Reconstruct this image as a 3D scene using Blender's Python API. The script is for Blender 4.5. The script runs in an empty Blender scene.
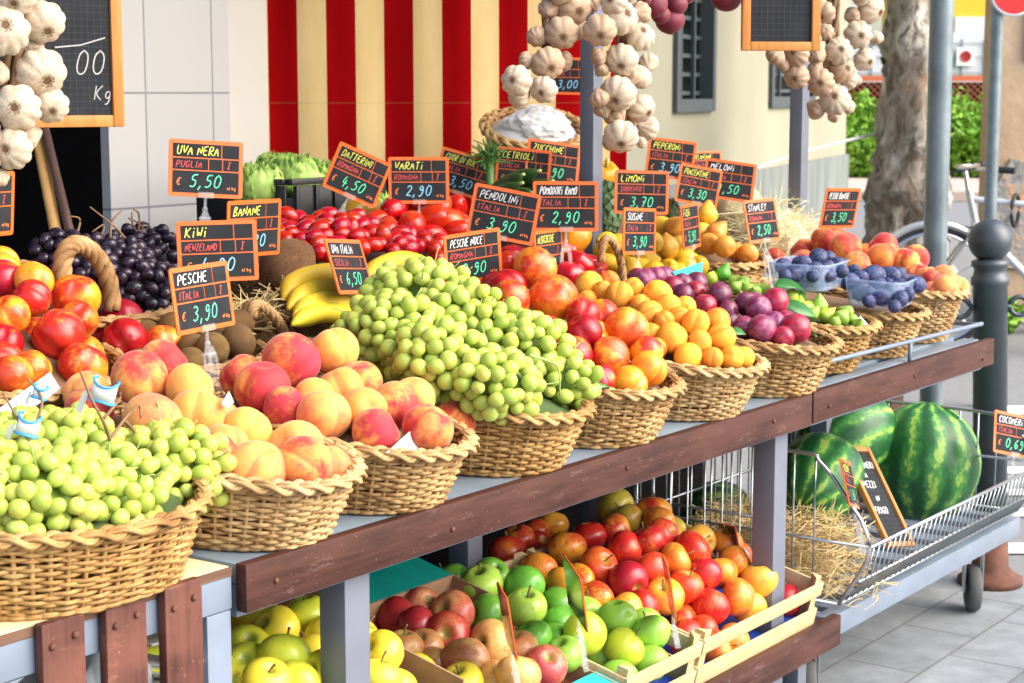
import bpy, bmesh, math, random
import numpy as np
from mathutils import Vector, Matrix, Euler
random.seed(11); RNG = np.random.default_rng(5)
PI = math.pi
scene = bpy.context.scene
COL = scene.collection
# ---------------------------------------------------------------- camera geometry (x along the stall, y to the back, z up)
CAM = np.array((-1.669, -1.65, 1.40)); FPX = 1800.; PITCH = math.radians(7.9)
RT = np.array((.5819, -.8132, 0.)); FW = np.array((.8132, .5819, 0.)); UP = np.array((0, 0, 1.))
def ray(u, v):
    x = (u-512)/FPX; y = (341.5-v)/FPX
    return RT*x + FW*(math.cos(PITCH)+y*math.sin(PITCH)) + UP*(-math.sin(PITCH)+y*math.cos(PITCH))
def atY(u, v, Y):
    d = ray(u, v); return CAM + d*((Y-CAM[1])/d[1])
def atX(u, v, X):
    d = ray(u, v); return CAM + d*((X-CAM[0])/d[0])
def atZ(u, v, Z):
    d = ray(u, v); return CAM + d*((Z-CAM[2])/d[2])
def atD(u, v, D):
    return CAM + ray(u, v)*D
def proj(P):
    w = np.asarray(P, float)-CAM
    x = w@RT; y = w@FW; z = w[2]
    dp = y*math.cos(PITCH)-z*math.sin(PITCH); up = y*math.sin(PITCH)+z*math.cos(PITCH)
    return 512+FPX*x/dp, 341.5-FPX*up/dp, dp
# ---------------------------------------------------------------- materials
MATS = {}
class NT:
    def __init__(s, name):
        m = bpy.data.materials.new(name); m.use_nodes = True
        s.m = m; s.t = m.node_tree; s.n = s.t.nodes; s.l = s.t.links
        s.b = s.n['Principled BSDF']
        MATS[name] = m
    def node(s, typ, **kw):
        n = s.n.new(typ)
        for k, v in kw.items():
            if k in n.inputs.keys(): n.inputs[k].default_value = v
            else: setattr(n, k, v)
        return n
    def link(s, a, b): s.l.new(a, b)
    def obj(s):
        return s.node('ShaderNodeTexCoord').outputs['Object']
    def rnd(s):
        return s.node('ShaderNodeObjectInfo').outputs['Random']
    def coord(s, scale=(1, 1, 1), rand=True, world=False):
        c = s.node('ShaderNodeNewGeometry').outputs['Position'] if world else s.obj()
        mp = s.node('ShaderNodeMapping'); mp.inputs['Scale'].default_value = scale
        s.link(c, mp.inputs['Vector'])
        o = mp.outputs['Vector']
        if rand and not world:
            mul = s.node('ShaderNodeMath', operation='MULTIPLY'); s.link(s.rnd(), mul.inputs[0]); mul.inputs[1].default_value = 73.
            ad = s.node('ShaderNodeVectorMath', operation='ADD'); s.link(o, ad.inputs[0]); s.link(mul.outputs[0], ad.inputs[1])
            o = ad.outputs[0]
        return o
    def noise(s, vec, scale=5, detail=3, rough=.55, dist=0.):
        n = s.node('ShaderNodeTexNoise'); n.inputs['Scale'].default_value = scale; n.inputs['Detail'].default_value = detail
        n.inputs['Roughness'].default_value = rough; n.inputs['Distortion'].default_value = dist
        s.link(vec, n.inputs['Vector']); return n.outputs['Fac']
    def voro(s, vec, scale, out='Distance', feature='F1'):
        n = s.node('ShaderNodeTexVoronoi', feature=feature); n.inputs['Scale'].default_value = scale
        s.link(vec, n.inputs['Vector']); return n.outputs[out]
    def ramp(s, fac, stops, interp='LINEAR'):
        r = s.node('ShaderNodeValToRGB'); e = r.color_ramp.elements; r.color_ramp.interpolation = interp
        while len(e) < len(stops): e.new(.5)
        for i, (p, c) in enumerate(stops):
            e[i].position = p; e[i].color = (*c, 1) if len(c) == 3 else c
        s.link(fac, r.inputs['Fac']); return r.outputs['Color']
    def math(s, op, a, b=None, clamp=False):
        n = s.node('ShaderNodeMath', operation=op); n.use_clamp = clamp
        for i, q in enumerate((a, b)):
            if q is None: continue
            if isinstance(q, (int, float)): n.inputs[i].default_value = q
            else: s.link(q, n.inputs[i])
        return n.outputs[0]
    def mix(s, fac, a, b, typ='MIX'):
        n = s.node('ShaderNodeMix', data_type='RGBA', blend_type=typ)
        for i, q in ((0, fac), (6, a), (7, b)):
            if isinstance(q, (int, float)): n.inputs[i].default_value = q
            elif isinstance(q, tuple): n.inputs[i].default_value = (*q, 1) if len(q) == 3 else q
            else: s.link(q, n.inputs[i])
        return n.outputs[2]
    def bump(s, h, strength=.3, dist=.01):
        n = s.node('ShaderNodeBump'); n.inputs['Strength'].default_value = strength; n.inputs['Distance'].default_value = dist
        s.link(h, n.inputs['Height']); s.link(n.outputs['Normal'], s.b.inputs['Normal'])
    def set(s, **kw):
        names = dict(color='Base Color', rough='Roughness', metal='Metallic', spec='Specular IOR Level', trans='Transmission Weight', sss='Subsurface Weight',
                     sssr='Subsurface Radius', ssss='Subsurface Scale', sheen='Sheen Weight', sheenr='Sheen Roughness', sheent='Sheen Tint', coat='Coat Weight', coatr='Coat Roughness', ior='IOR', alpha='Alpha')
        for k, v in kw.items():
            i = s.b.inputs[names[k]]
            if isinstance(v, (int, float)): i.default_value = v
            elif isinstance(v, tuple): i.default_value = (*v, 1) if len(v) == 3 and i.type == 'RGBA' else v
            else: s.link(v, i)
        return s
def simple(name, c, rough=.5, metal=0., var=.12, scale=30, bump=0., world=False, **kw):
    t = NT(name); co = t.coord(rand=not world, world=world)
    f = t.noise(co, scale, 4)
    a = tuple(min(1, x*(1+var)) for x in c); b = tuple(x*(1-var) for x in c)
    t.set(color=t.ramp(f, [(.3, b), (.7, a)]), rough=rough, metal=metal, **kw)
    if bump: t.bump(f, bump, .004)
    return t.m
def fruit_mat(name, base, blush, lo, hi, base2=None, nscale=1.0, rough=.45, sheen=0., streak=0., speck=None, bloom=None, spec=.5, bumps=0., bscale=40, sss=0., tint=None, stemcol=None, seam=False):
    """base colour with a blush that covers the side where a soft noise lies between lo and hi"""
    t = NT(name); co = t.coord()
    f1 = t.noise(co, nscale, 2, .5, .3)
    if streak:
        st = t.coord((9, 9, .6)); f2 = t.noise(st, 1.6, 4, .65)
    else:
        f2 = t.noise(co, nscale*7, 3, .6)
    f3 = t.noise(co, nscale*26, 2, .6)
    f = t.math('ADD', t.math('MULTIPLY', f1, 1-.36-streak), t.math('ADD', t.math('MULTIPLY', f2, .22+streak), t.math('MULTIPLY', f3, .14)))
    bc = base
    if base2:
        bc = t.mix(t.math('MULTIPLY', t.noise(co, nscale*2.2, 2), 1.2, True), base, base2)
    if isinstance(bc, tuple): bc = t.mix(0., bc, bc)
    mid = tuple(.5*(x+y) for x, y in zip(base, blush))
    msk = t.ramp(f, [(lo, (0, 0, 0)), (hi, (1, 1, 1))], 'EASE')
    c = t.mix(msk, bc, blush)
    dk = t.noise(co, nscale*1.7, 2); c = t.mix(t.ramp(dk, [(.5, (0, 0, 0)), (.75, (.35, .35, .35))]), c, tuple(x*.6 for x in blush))
    if speck:
        v = t.voro(co, 14); c = t.mix(t.ramp(v, [(.06, (1, 1, 1)), (.11, (0, 0, 0))]), c, speck)
    if bloom:
        bl = t.noise(co, 3.2, 5, .7); c = t.mix(t.ramp(bl, [(.42, (0, 0, 0)), (.72, (.7, .7, .7))]), c, bloom)
    if stemcol:
        sp = t.node('ShaderNodeSeparateXYZ'); t.link(t.obj(), sp.inputs[0])
        x2 = t.math('MULTIPLY', sp.outputs[0], sp.outputs[0]); y2 = t.math('MULTIPLY', sp.outputs[1], sp.outputs[1])
        rr = t.math('SQRT', t.math('ADD', x2, y2)); ab = t.math('ABSOLUTE', sp.outputs[2])
        c = t.mix(t.math('MULTIPLY', t.ramp(rr, [(.1, (1, 1, 1)), (.42, (0, 0, 0))], 'EASE'), .85), c, stemcol)
    if seam:
        sp = t.node('ShaderNodeSeparateXYZ'); t.link(t.obj(), sp.inputs[0]); an = t.node('ShaderNodeMath', operation='ARCTAN2'); t.link(sp.outputs[1], an.inputs[0]); t.link(sp.outputs[0], an.inputs[1])
        q = t.math('ADD', t.math('ABSOLUTE', an.outputs[0]), t.math('MULTIPLY', f2, .12)); c = t.mix(t.math('MULTIPLY', t.ramp(q, [(.05, (1, 1, 1)), (.26, (0, 0, 0))], 'EASE'), .55), c, blush)
    hv = t.node('ShaderNodeHueSaturation'); t.link(c, hv.inputs['Color'])
    t.link(t.math('ADD', t.math('MULTIPLY', t.rnd(), .24), .88), hv.inputs['Value']); t.link(t.math('ADD', t.math('MULTIPLY', t.rnd(), .016), .492), hv.inputs['Hue'])
    t.set(color=hv.outputs['Color'], rough=rough, spec=spec)
    if sheen: t.set(sheen=sheen, sheenr=.4)
    if sss: t.set(sss=sss, sssr=(.5, .3, .1), ssss=.06)
    if bumps: t.bump(t.noise(co, bscale, 3), bumps, .02)
    return t.m
# ---------------------------------------------------------------- mesh helpers
class MB:
    def __init__(s): s.v = []; s.f = []; s.mi = []; s.n = 0; s.cur = 0
    def add(s, V, F):
        b = s.n; V = np.asarray(V, float).reshape(-1, 3)
        s.v.append(V); s.n += len(V)
        for f in F: s.f.append([i+b for i in f]); s.mi.append(s.cur)
        return s
    def box(s, c, d, rot=None, bev=0.):
        x, y, z = (q/2 for q in d)
        if bev <= 0:
            V = np.array([(sx*x, sy*y, sz*z) for sx in (-1, 1) for sy in (-1, 1) for sz in (-1, 1)])
            F = [(0, 1, 3, 2), (4, 6, 7, 5), (0, 4, 5, 1), (2, 3, 7, 6), (0, 2, 6, 4), (1, 5, 7, 3)]
        else:
            bm = bmesh.new(); bmesh.ops.create_cube(bm, size=1.)
            for q in bm.verts: q.co = Vector((q.co.x*2*x, q.co.y*2*y, q.co.z*2*z))
            bmesh.ops.bevel(bm, geom=bm.edges[:], offset=bev, segments=2, profile=.6, affect='EDGES')
            bm.verts.index_update()
            V = np.array([q.co[:] for q in bm.verts]); F = [[q.index for q in f.verts] for f in bm.faces]; bm.free()
        if rot is not None: V = V @ np.array(Euler(rot).to_matrix()).T
        return s.add(V+np.array(c), F)
    def bar(s, p, q, w, h, up=(0, 0, 1), bev=0.):
        p, q = np.array(p, float), np.array(q, float); d = q-p; L = np.linalg.norm(d); d /= L
        up = np.array(up, float); y = np.cross(up, d); y /= np.linalg.norm(y); z = np.cross(d, y)
        m = MB(); m.box((0, 0, 0), (L, w, h), bev=bev)
        V = m.v[0] @ np.array([d, y, z]) + (p+q)/2
        return s.add(V, m.f)
    def tube(s, P, r, n=8, closed=False, caps=True, flat=1.):
        P = np.asarray(P, float); m = len(P)
        R = np.full(m, r, float) if np.isscalar(r) else np.asarray(r, float)
        T = (np.roll(P, -1, 0)-np.roll(P, 1, 0)) if closed else np.gradient(P, axis=0)
        T /= np.linalg.norm(T, axis=1)[:, None]+1e-12
        ref = np.array((0, 0, 1.)) if abs(T[:, 2]).mean() < .8 else np.array((1., 0, 0))
        A = np.cross(T, ref); A /= np.linalg.norm(A, axis=1)[:, None]+1e-12; B = np.cross(A, T)
        th = np.arange(n)*2*PI/n
        V = (P[:, None]+R[:, None, None]*(A[:, None]*np.cos(th)[None, :, None]*flat+B[:, None]*np.sin(th)[None, :, None])).reshape(-1, 3)
        F = []
        for i in range(m if closed else m-1):
            j = (i+1) % m
            for k in range(n): F.append((i*n+k, i*n+(k+1) % n, j*n+(k+1) % n, j*n+k))
        if not closed and caps: F += [tuple(range(n))[::-1], tuple((m-1)*n+k for k in range(n))]
        return s.add(V, F)
    def lathe(s, prof, n=24, c=(0, 0, 0), rot=None, func=None):
        th = np.arange(n)*2*PI/n; V = []; F = []
        for (r, z) in prof:
            for t in th: V.append((r*math.cos(t), r*math.sin(t), z))
        V = np.array(V)
        m = len(prof)
        for i in range(m-1):
            for k in range(n): F.append((i*n+k, i*n+(k+1) % n, (i+1)*n+(k+1) % n, (i+1)*n+k))
        if prof[0][0] > 1e-6: F.append(tuple(range(n))[::-1])
        if prof[-1][0] > 1e-6: F.append(tuple((m-1)*n+k for k in range(n)))
        if func: V = func(V)
        if rot is not None: V = V @ np.array(Euler(rot).to_matrix()).T
        return s.add(V+np.array(c), F)
    def sphere(s, c, r, nu=16, nv=10, func=None, rot=None):
        V = [(0, 0, 1.)]; F = []
        for j in range(1, nv):
            t = PI*j/nv
            for i in range(nu): V.append((math.sin(t)*math.cos(2*PI*i/nu), math.sin(t)*math.sin(2*PI*i/nu), math.cos(t)))
        V.append((0, 0, -1.)); V = np.array(V)
        for i in range(nu): F.append((0, 1+i, 1+(i+1) % nu))
        for j in range(nv-2):
            for i in range(nu): a = 1+j*nu; F.append((a+i, a+nu+i, a+nu+(i+1) % nu, a+(i+1) % nu))
        L = len(V)-1; a = 1+(nv-2)*nu
        for i in range(nu): F.append((L, a+(i+1) % nu, a+i))
        if func: V = func(V)
        V = V*np.array(r)
        if rot is not None: V = V @ np.array(Euler(rot).to_matrix()).T
        return s.add(V+np.array(c), F)
    def prism(s, pts, t, axis='y'):
        """2-D outline (counter-clockwise) given thickness t"""
        n = len(pts); a = []
        for o in (-t/2, t/2):
            for (x, z) in pts: a.append((x, o, z) if axis == 'y' else ((o, x, z) if axis == 'x' else (x, z, o)))
        F = [tuple(range(n)), tuple(range(2*n-1, n-1, -1))]
        for i in range(n): j = (i+1) % n; F.append((i, i+n, j+n, j))
        return s.add(a, F)
    def move(s, off):
        s.v = [q+np.array(off) for q in s.v]; return s
    def mesh(s, name, mats, smooth=True):
        me = bpy.data.meshes.new(name)
        V = np.concatenate(s.v) if s.v else np.zeros((0, 3))
        me.from_pydata(V.tolist(), [], s.f)
        for m in (mats if isinstance(mats, (list, tuple)) else [mats]): me.materials.append(m)
        if any(s.mi): me.polygons.foreach_set('material_index', s.mi)
        bm = bmesh.new(); bm.from_mesh(me); bmesh.ops.recalc_face_normals(bm, faces=bm.faces[:]); bm.to_mesh(me); bm.free()
        if smooth is True: me.polygons.foreach_set('use_smooth', [True]*len(me.polygons))
        elif smooth == 'auto':
            me.polygons.foreach_set('use_smooth', [True]*len(me.polygons)); me.set_sharp_from_angle(angle=math.radians(35))
        me.update(); return me
    def build(s, name, mats, parent=None, smooth='auto', loc=(0, 0, 0), rot=(0, 0, 0), label=None):
        return put(name, s.mesh(name, mats, smooth), parent, loc, rot, label=label)
def put(name, me, parent=None, loc=(0, 0, 0), rot=(0, 0, 0), scale=(1, 1, 1), label=None):
    o = bpy.data.objects.new(name, me); COL.objects.link(o)
    o.parent = parent; o.location = loc; o.rotation_euler = rot; o.scale = scale if not isinstance(scale, (int, float)) else (scale,)*3
    if label: o['label'] = label
    return o
def tag(o, label, cat, group=None):
    o['label'] = label; o['category'] = cat
    if group: o['group'] = group
    return o
def thing(name, label, cat, loc=(0, 0, 0), rot=(0, 0, 0), group=None):
    return tag(put(name, None, None, loc, rot), label, cat, group)
def setting(o, kind='structure'):
    o['kind'] = kind; return o
def smooth_path(P, n=8):
    """Catmull-Rom through the points"""
    P = np.asarray(P, float); Q = np.vstack([2*P[0]-P[1], P, 2*P[-1]-P[-2]]); out = []
    for i in range(1, len(Q)-2):
        for t in np.arange(n)/n:
            a, b, c, d = Q[i-1], Q[i], Q[i+1], Q[i+2]
            out.append(.5*((2*b)+(c-a)*t+(2*a-5*b+4*c-d)*t*t+(3*b-a-3*c+d)*t**3))
    out.append(P[-1]); return np.array(out)
# measured fruit: picture column, picture row, width in pixels, colour variant
FRUIT = {
 'NL': '33.4,280,40,y 2.5,278.4,30,r 0.8,265.8,18.4,y 31.7,298.4,34.2,r 9.2,315.9,42.5,o 75.1,297.5,50.9,m 78.4,319.2,40.9,o 58.4,335.1,55.1,r 121.8,320.1,45,d 124.3,340.9,47.5,d 102.6,336.8,33.4,d 82.1,366.8,51.7,m 2.5,343.4,31.7,d 161.8,343.4,33.4,o 11.3,375.4,44.1,o 30.8,370.3,36.9,o 2.1,362.1,30.8,r',
 'B': '86.9,393.3,47.2,p 139.2,377.9,59.5,r 163.8,363.6,51.3,r 152.5,420,59.5,p 189.5,388.2,46.1,y 196.6,414.9,57.4,y 212,456.9,30.8,r 246.9,431.3,46.1,y 89,410.8,20.5,r 224.9,446.9,42,y 256.7,470.5,63.6,p 295.6,449,59.5,p 301.8,463.3,59.5,m 325.4,468.4,24.6,p',
 'C': '241.6,375.9,44.8,m 262.7,388.2,58.9,r 291.7,361,60.6,r 334.8,351.3,50.1,y 313.7,400.5,37.8,y 341,389.1,49.2,y 359.4,382.1,21.1,r 323.4,415.5,57.1,p 364.7,410.2,45.7,y 285.6,410.2,26.4,r 394.7,405,49.2,r 413.2,398.9,29,p 376.2,433.2,51.9,r 428.1,428.8,52.7,m 453.6,423.5,41.3,m',
 'E': '535.4,267.8,44.8,o 552.1,298.6,50.1,o 509.9,300.3,42.2,o 506.4,289.8,42.2,d 495.8,288,26.4,d 482.6,291.5,13.2,o 545.9,334.6,40.4,m 583.7,332.8,38.7,d 601.3,316.1,20.2,m 582.8,314.4,26.4,r 626.3,329,46.6,o 572.7,356.2,41.3,r 608.8,357.1,43.1,o 649.2,368.6,37.8,y 629.9,383.5,37.8,y 599.1,381.7,21.1,r 645.7,352.7,33.4,m',
 'F': '608.8,281.6,22,r 619.3,294.8,28.1,o 633.4,287.8,20.2,o 600.9,292.2,12.3,o 658,293.9,29,o 640.4,304.5,19.3,o 649.2,313.3,26.4,o 667.7,307.1,27.2,o 679.1,316.8,19.3,o 685.3,307.1,22,o 664.2,321.2,20.2,o 651,333.5,21.1,o 672.1,337.9,31.6,o 695.8,322.9,28.1,o 716.9,321.2,26.4,r 699.3,342.3,25.5,o 721.3,337.9,29,o 687.9,357.2,29,o 712.5,358.1,22,o 731.8,358.1,25.5,o 744.1,357.2,16.7,o 656.2,348.4,21.1,r 589,286.2,30,o 587,301,22,o 603,291,20,o',
 'G': '696,282.7,23.7,d 682,283.6,21.1,d 695.2,291.5,21.1,r 682.9,294.2,22.9,d 718.9,295,27.2,d 704.8,305.6,24.6,r 727.7,310.9,22,d 746.1,303.8,24.6,d 758.4,308.2,27.2,p 775.1,301.2,28.1,r 744.4,326.7,22.9,p 762,328.4,29.9,p 774.3,322.3,20.2,p 784.8,320.5,16.7,r 795.3,328.4,31.6,r 783,337.2,16.7,r 731.2,324,13.2,d 673.2,286.2,19.3,r 663.5,276.6,19.3,p 644.8,279.9,23.7,p 655.4,277.2,21.1,p 637.8,278.1,14.1,d',
 'H': '711,278.3,15.8,l 723.3,273.9,19.3,t 791,296.4,19,l 735.6,287.1,14.9,g 747.9,288.9,14.9,g 755.8,291.5,13.2,g 763.7,288.9,11.4,g 744.4,281.9,12.3,g 733.8,281,10.5,g 744.3,283.8,12.9,g 752.9,289.2,12.9,g 763.7,288.6,11.2,g 805.7,309.7,21.5,l 819.7,305.3,19.4,g 826.1,316.1,19.8,l 841.2,317.8,19.8,g 847.6,311.8,15.5,g 858.4,324.3,13.3,g 851.9,319.3,13.3,g 813.2,312.9,15.1,g 834.7,322.6,12.9,g',
 'I1': '783.1,266.2,18.3,b 801.4,263.4,18.9,b 817.9,258,21.5,b 829.3,257.6,15.5,b 793.8,273.7,20.5,b 813.2,275.6,15.5,b 816.4,268.3,14,b 827.8,274.8,16.8,b 837.3,264,16.8,b 841.2,271.3,13.3,b 804.6,270.9,12.9,b 785.2,275.2,15.1,b',
 'I2': '849.4,281.2,19.8,b 873.5,275.6,24.1,b 890.7,275.6,20.7,b 898.9,273.7,15.5,b 861,291.4,19.8,b 879.9,286.4,19.8,b 901.5,289.8,22,b 916.5,284.3,19.8,b 882.1,297.2,19.8,b 899.3,298.5,19.8,b 854.1,270.5,13.3,b 868.7,292.9,15.5,b 906.8,294.6,17.7,b 895,306.4,13.3,b 860.6,277.4,15.5,b 869.2,301,15.1,b',
 'J': '825,240.3,28.4,r 845.5,247.7,34.4,r 836.9,239.7,24.8,r 857.3,264.9,24.1,m 864.9,256.9,16.1,m 883.2,247.2,31.2,r 884.2,257.6,35.5,m 905.8,260.6,28.4,m 915.5,258.4,28.4,r 931.6,283.4,22,r 943.4,278.4,24.1,p 918.7,277.8,18.3,m 945.6,289.8,30.1,p 955.3,287.7,22.6,p 927.3,279.1,17.2,m 912.2,274.1,17.2,p 933.8,294.6,19.4,p',
 'TR': '579.3,264.3,29.9,r 590.7,265.2,22.9,r 569.6,273.1,20.2,r 567.9,248.5,18.5,r 502.9,263.4,23.7,r 515.2,256.4,19.3,r 592.5,273.9,15.8,r 578.4,273.9,14.1,r',
 'LE': '607,242.2,20.2,y 618.5,243.9,13.2,y 618.5,252.7,14.9,y 607,264.2,16.7,y 629.9,267.7,22,y 654.5,271.2,25.5,y 668.6,269.4,25.5,y 684.4,258.9,20.2,y 686.1,266.8,16.7,y 698.4,265.9,16.7,y 646.6,260.6,16.7,y 640.4,268.6,16.7,y 603.5,252.7,12.3,y 677.3,273.8,15.8,y 667.7,247.5,26.4,m 652.7,242.2,19.3,y 680.9,245.7,15.8,m',
 'PE': '707.2,214.9,20.2,y 702,233.4,20.2,y 716,233.4,23.7,o 724.8,246.6,26.4,o 747.7,253.6,22.9,o 709,243.9,17.6,o 735.3,252.7,14.1,o 661.5,226.4,15.8,y 674.7,227.2,16.7,o 691.4,243.9,14.1,y',
 'TV': '394.3,208.6,25.4,r 378.6,221.2,23.4,r 387.4,228.1,22.5,o 411.8,225.2,29.3,o 430.4,218.3,29.3,r 416.7,205.6,23.4,r 434.3,237.9,25.4,r 451.9,223.2,24.4,o 456.8,207.6,22.5,r 407,237.9,16.6,g 455.8,231,20.5,r 440.2,207.6,19.5,o',
 'KI': '212.1,349,37.5,k 239,340.7,34.7,k 263.6,341.9,29.3,k 253.1,316.1,34,k 239,323.2,29.3,k 281.2,331.4,28.1,k 192.2,347.8,26.9,k 191,361.8,18.7,k 172.3,326.7,19.9,k 222.6,333.7,25.8,k 206.2,332.5,25.8,k',
 'AY': '307.5,615.8,45,g 277.8,629.3,46.8,y 284.1,658.1,52.2,g 266.1,680.6,40.5,y 328.2,637.4,34.2,y 330,608.6,15.3,y 312,657.2,20.7,y 324.6,672.5,34.2,y 357,637.4,27,y 382.2,652.7,42.3,y 378.6,678.8,39.6,y 418.2,676.1,39.6,y 247.2,648.2,22.5,g 247.2,666.2,24.3,g 297.6,684.2,19.8,g 355.2,675.2,16.2,y 462.5,684,36,y 395,690,36,y',
 'AB': '375,605,25.2,g 396.6,618.5,43.2,r 364.2,626.6,21.6,r 416.4,605.9,18.9,b 402.9,649.1,27,b 421.7,607,27.2,p 453.1,613.3,45,p 447.9,635.2,46,r 464.6,663.5,51.3,b 491.9,642.6,45,q 422.8,648.8,27.2,b 433.3,667.7,20.9,b 416.5,625.8,27.2,r 518.1,676.2,43.9,q 545.5,666.4,42,p 569.9,682.1,25.4,p 519.1,648.9,24.4,b 492.7,681.1,19.5,q',
 'AG': '451.7,581.5,23.4,d 482,585.4,43,l 490.8,576.6,36.1,d 524,585.4,39.1,d 525.9,607.9,41,l 488.8,613.7,24.4,d 559.1,604.9,29.3,d 559.1,625.4,29.3,d 533.8,638.1,35.2,d 584.5,634.2,43.9,y 617.7,619.6,40,g 623.6,647.9,40,y 556.2,643,18.6,d 565,654.7,16.6,g 602.1,657.7,18.6,g 619.7,679.1,23.4,g 643.1,624.5,17.6,g 651,633,38,g 650,663,30,g',
 'AR': '507.3,554.2,37.1,r 519.1,540.5,32.2,m 533.7,534.7,30.3,m 552.3,524.9,30.3,o 566.9,549.3,38.1,m 538.6,547.4,19.5,d 589.4,537.6,34.2,d 614.8,530.8,32.2,m 615.7,507.3,37.1,g 626.5,520,32.2,g 653.8,512.2,35.2,m 658.7,523,33.2,m 661.6,534.7,33.2,r 649.9,541.5,33.2,r 624.5,548.4,34.8,r 598.2,566.9,39.1,r 538.6,570.8,37.1,o 563,583.5,31.2,o 578.6,581.6,23.4,m 595.2,599.1,33.6,m 627.5,580.6,40,d 651.9,568.9,31.2,r 625.5,610.9,32.2,o 671.4,540.5,17.6,y 700.5,541.5,29.5,y 692.4,549.6,37.5,r 675,560.3,30.8,o 704.5,575,34.3,r 725.9,544.2,32.2,o 735.3,563,30.8,o 720.6,573.7,17.4,o 685.7,587.1,31.6,r 664.3,597,38.9,o 709.9,607.2,38.9,r 738,597,37.5,o 759.4,580.4,34.8,y 780.1,584.4,25.5,r 784.9,601.3,28.1,r 683.1,621.9,22.8,r 701.8,632.6,22.8,r 715.2,649.5,22.8,o 732.6,641.5,20.1,o 685.7,638,17.4,r 642.9,607.2,21.4,d',
}
# ---------------------------------------------------------------- shared materials
def wicker_mat(name, a, b, c):
    t = NT(name); co = t.coord()
    f = t.noise(co, 22, 3); g = t.noise(co, 160, 2)
    col = t.ramp(f, [(.3, c), (.5, a), (.72, b)])
    col = t.mix(t.math('MULTIPLY', g, .35), col, c, 'MULTIPLY')
    col = t.mix(t.ramp(t.noise(co, 6, 4, .7), [(.52, (0, 0, 0)), (.75, (.6, .6, .6))]), col, tuple(x*.5 for x in c))
    t.set(color=col, rough=.55, spec=.25); t.bump(g, .25, .002); return t.m
wicker_mat('wicker', (.52, .325, .135), (.67, .465, .22), (.30, .165, .06))
wicker_mat('wicker_gold', (.50, .29, .10), (.63, .41, .17), (.29, .15, .045)); wicker_mat('wicker_pale', (.56, .375, .17), (.70, .51, .27), (.36, .21, .085))
wicker_mat('wicker_dark', (.40, .24, .10), (.52, .33, .16), (.22, .11, .04))
def wood_board(name, a, b, sc=(2, 30, 30), scratch=None, rough=.5, world=False):
    t = NT(name); co = t.coord(sc, rand=False); f = t.noise(co, 3, 5, .6, .4)
    col = t.ramp(f, [(.3, a), (.7, b)])
    if scratch:
        g = t.noise(t.coord((3, 8, 14), rand=False), 4, 6, .8); col = t.mix(t.ramp(t.noise(t.coord((1.2, 3, 3), rand=False), 3.5, 4), [(.4, (0, 0, 0)), (.7, (.5, .5, .5))]), col, tuple(x*1.9 for x in b)); col = t.mix(t.ramp(g, [(.58, (0, 0, 0)), (.72, (.55, .55, .55))]), col, scratch)
        h = t.noise(t.coord((1, 1, 1)), 160, 2); col = t.mix(t.ramp(h, [(.70, (0, 0, 0)), (.76, (.8, .8, .8))]), col, scratch)
    t.set(color=col, rough=rough, spec=.22); t.bump(f, .15, .003); return t.m
wood_board('brown_board', (.026, .009, .006), (.070, .027, .020), scratch=(.22, .14, .115), rough=.5)
wood_board('slat_board', (.05, .018, .013), (.11, .042, .031), sc=(30, 30, 2), scratch=(.32, .15, .10), rough=.4)
wood_board('poplar', (.50, .35, .17), (.64, .49, .28), sc=(3, 40, 40), rough=.6)
wood_board('frame_wood', (.45, .17, .04), (.58, .26, .075), sc=(30, 30, 3), rough=.4)
wood_board('dark_plank', (.10, .055, .035), (.16, .09, .06), rough=.7)
simple('blue_steel', (.17, .21, .275), .42, .0, .10, 14)
simple('post_steel', (.145, .16, .205), .42, .1, .10, 10)
simple('bench_top', (.23, .30, .37), .35, .1, .18, 9)
simple('cream_laminate', (.74, .62, .36), .35, 0, .05, 8)
simple('wire_metal', (.45, .48, .50), .3, .85, .1, 40)
simple('galvanised', (.165, .21, .235), .42, .25, .22, 14)
simple('bollard_paint', (.055, .072, .084), .38, .2, .2, 8)
simple('rust', (.11, .04, .022), .8, 0, .4, 30)
simple('black_plastic', (.015, .016, .018), .4)
simple('black_rubber', (.02, .02, .022), .7)
simple('wheel_rubber', (.09, .09, .09), .75)
simple('white_card', (.74, .74, .72), .7, 0, .04)
simple('tissue_paper', (.60, .60, .60), .8, 0, .04, bump=.2)
simple('blue_print', (.05, .35, .75), .5)
simple('stem_brown', (.20, .11, .05), .7, 0, .3)
simple('stem_green', (.32, .42, .12), .6, 0, .25)
simple('leaf_dark', (.03, .16, .025), .35, 0, .3, 12)
simple('liner_kraft', (.16, .09, .045), .8, 0, .3)
simple('liner_green', (.06, .10, .025), .8, 0, .3)
simple('liner_dark', (.04, .015, .015), .8, 0, .3)
simple('kraft_board', (.34, .20, .11), .75, 0, .12)
simple('teal_board', (.0, .27, .24), .55, 0, .12)
simple('cyan_board', (.02, .50, .52), .55, 0, .08)
simple('blue_tray', (.02, .07, .42), .45, 0, .12)
simple('orange_plastic', (.76, .125, .012), .45, 0, .05)
simple('panel_black', (.022, .024, .028), .35, 0, .2)
simple('panel_slate', (.022, .024, .028), .75, 0, .2, spec=.15)
simple('ink_white', (.85, .85, .85), .7); simple('ink_yellow', (.85, .85, .12), .6); simple('ink_green', (.10, .80, .42), .6)
simple('ink_blue', (.25, .62, .90), .6); simple('ink_red', (.62, .06, .06), .6); simple('ink_orange', (.85, .22, .06), .6); simple('chalk_white', (.42, .42, .41), .9, bump=.1); simple('chalk_pink', (.55, .38, .33), .9)
simple('sign_back', (.10, .09, .085), .12, .55, .15)
simple('chrome', (.62, .63, .65), .22, 1., .05)
simple('bike_silver', (.50, .52, .54), .3, .5, .05)
simple('hay', (.62, .47, .22), .8, 0, .25, 60)
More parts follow.
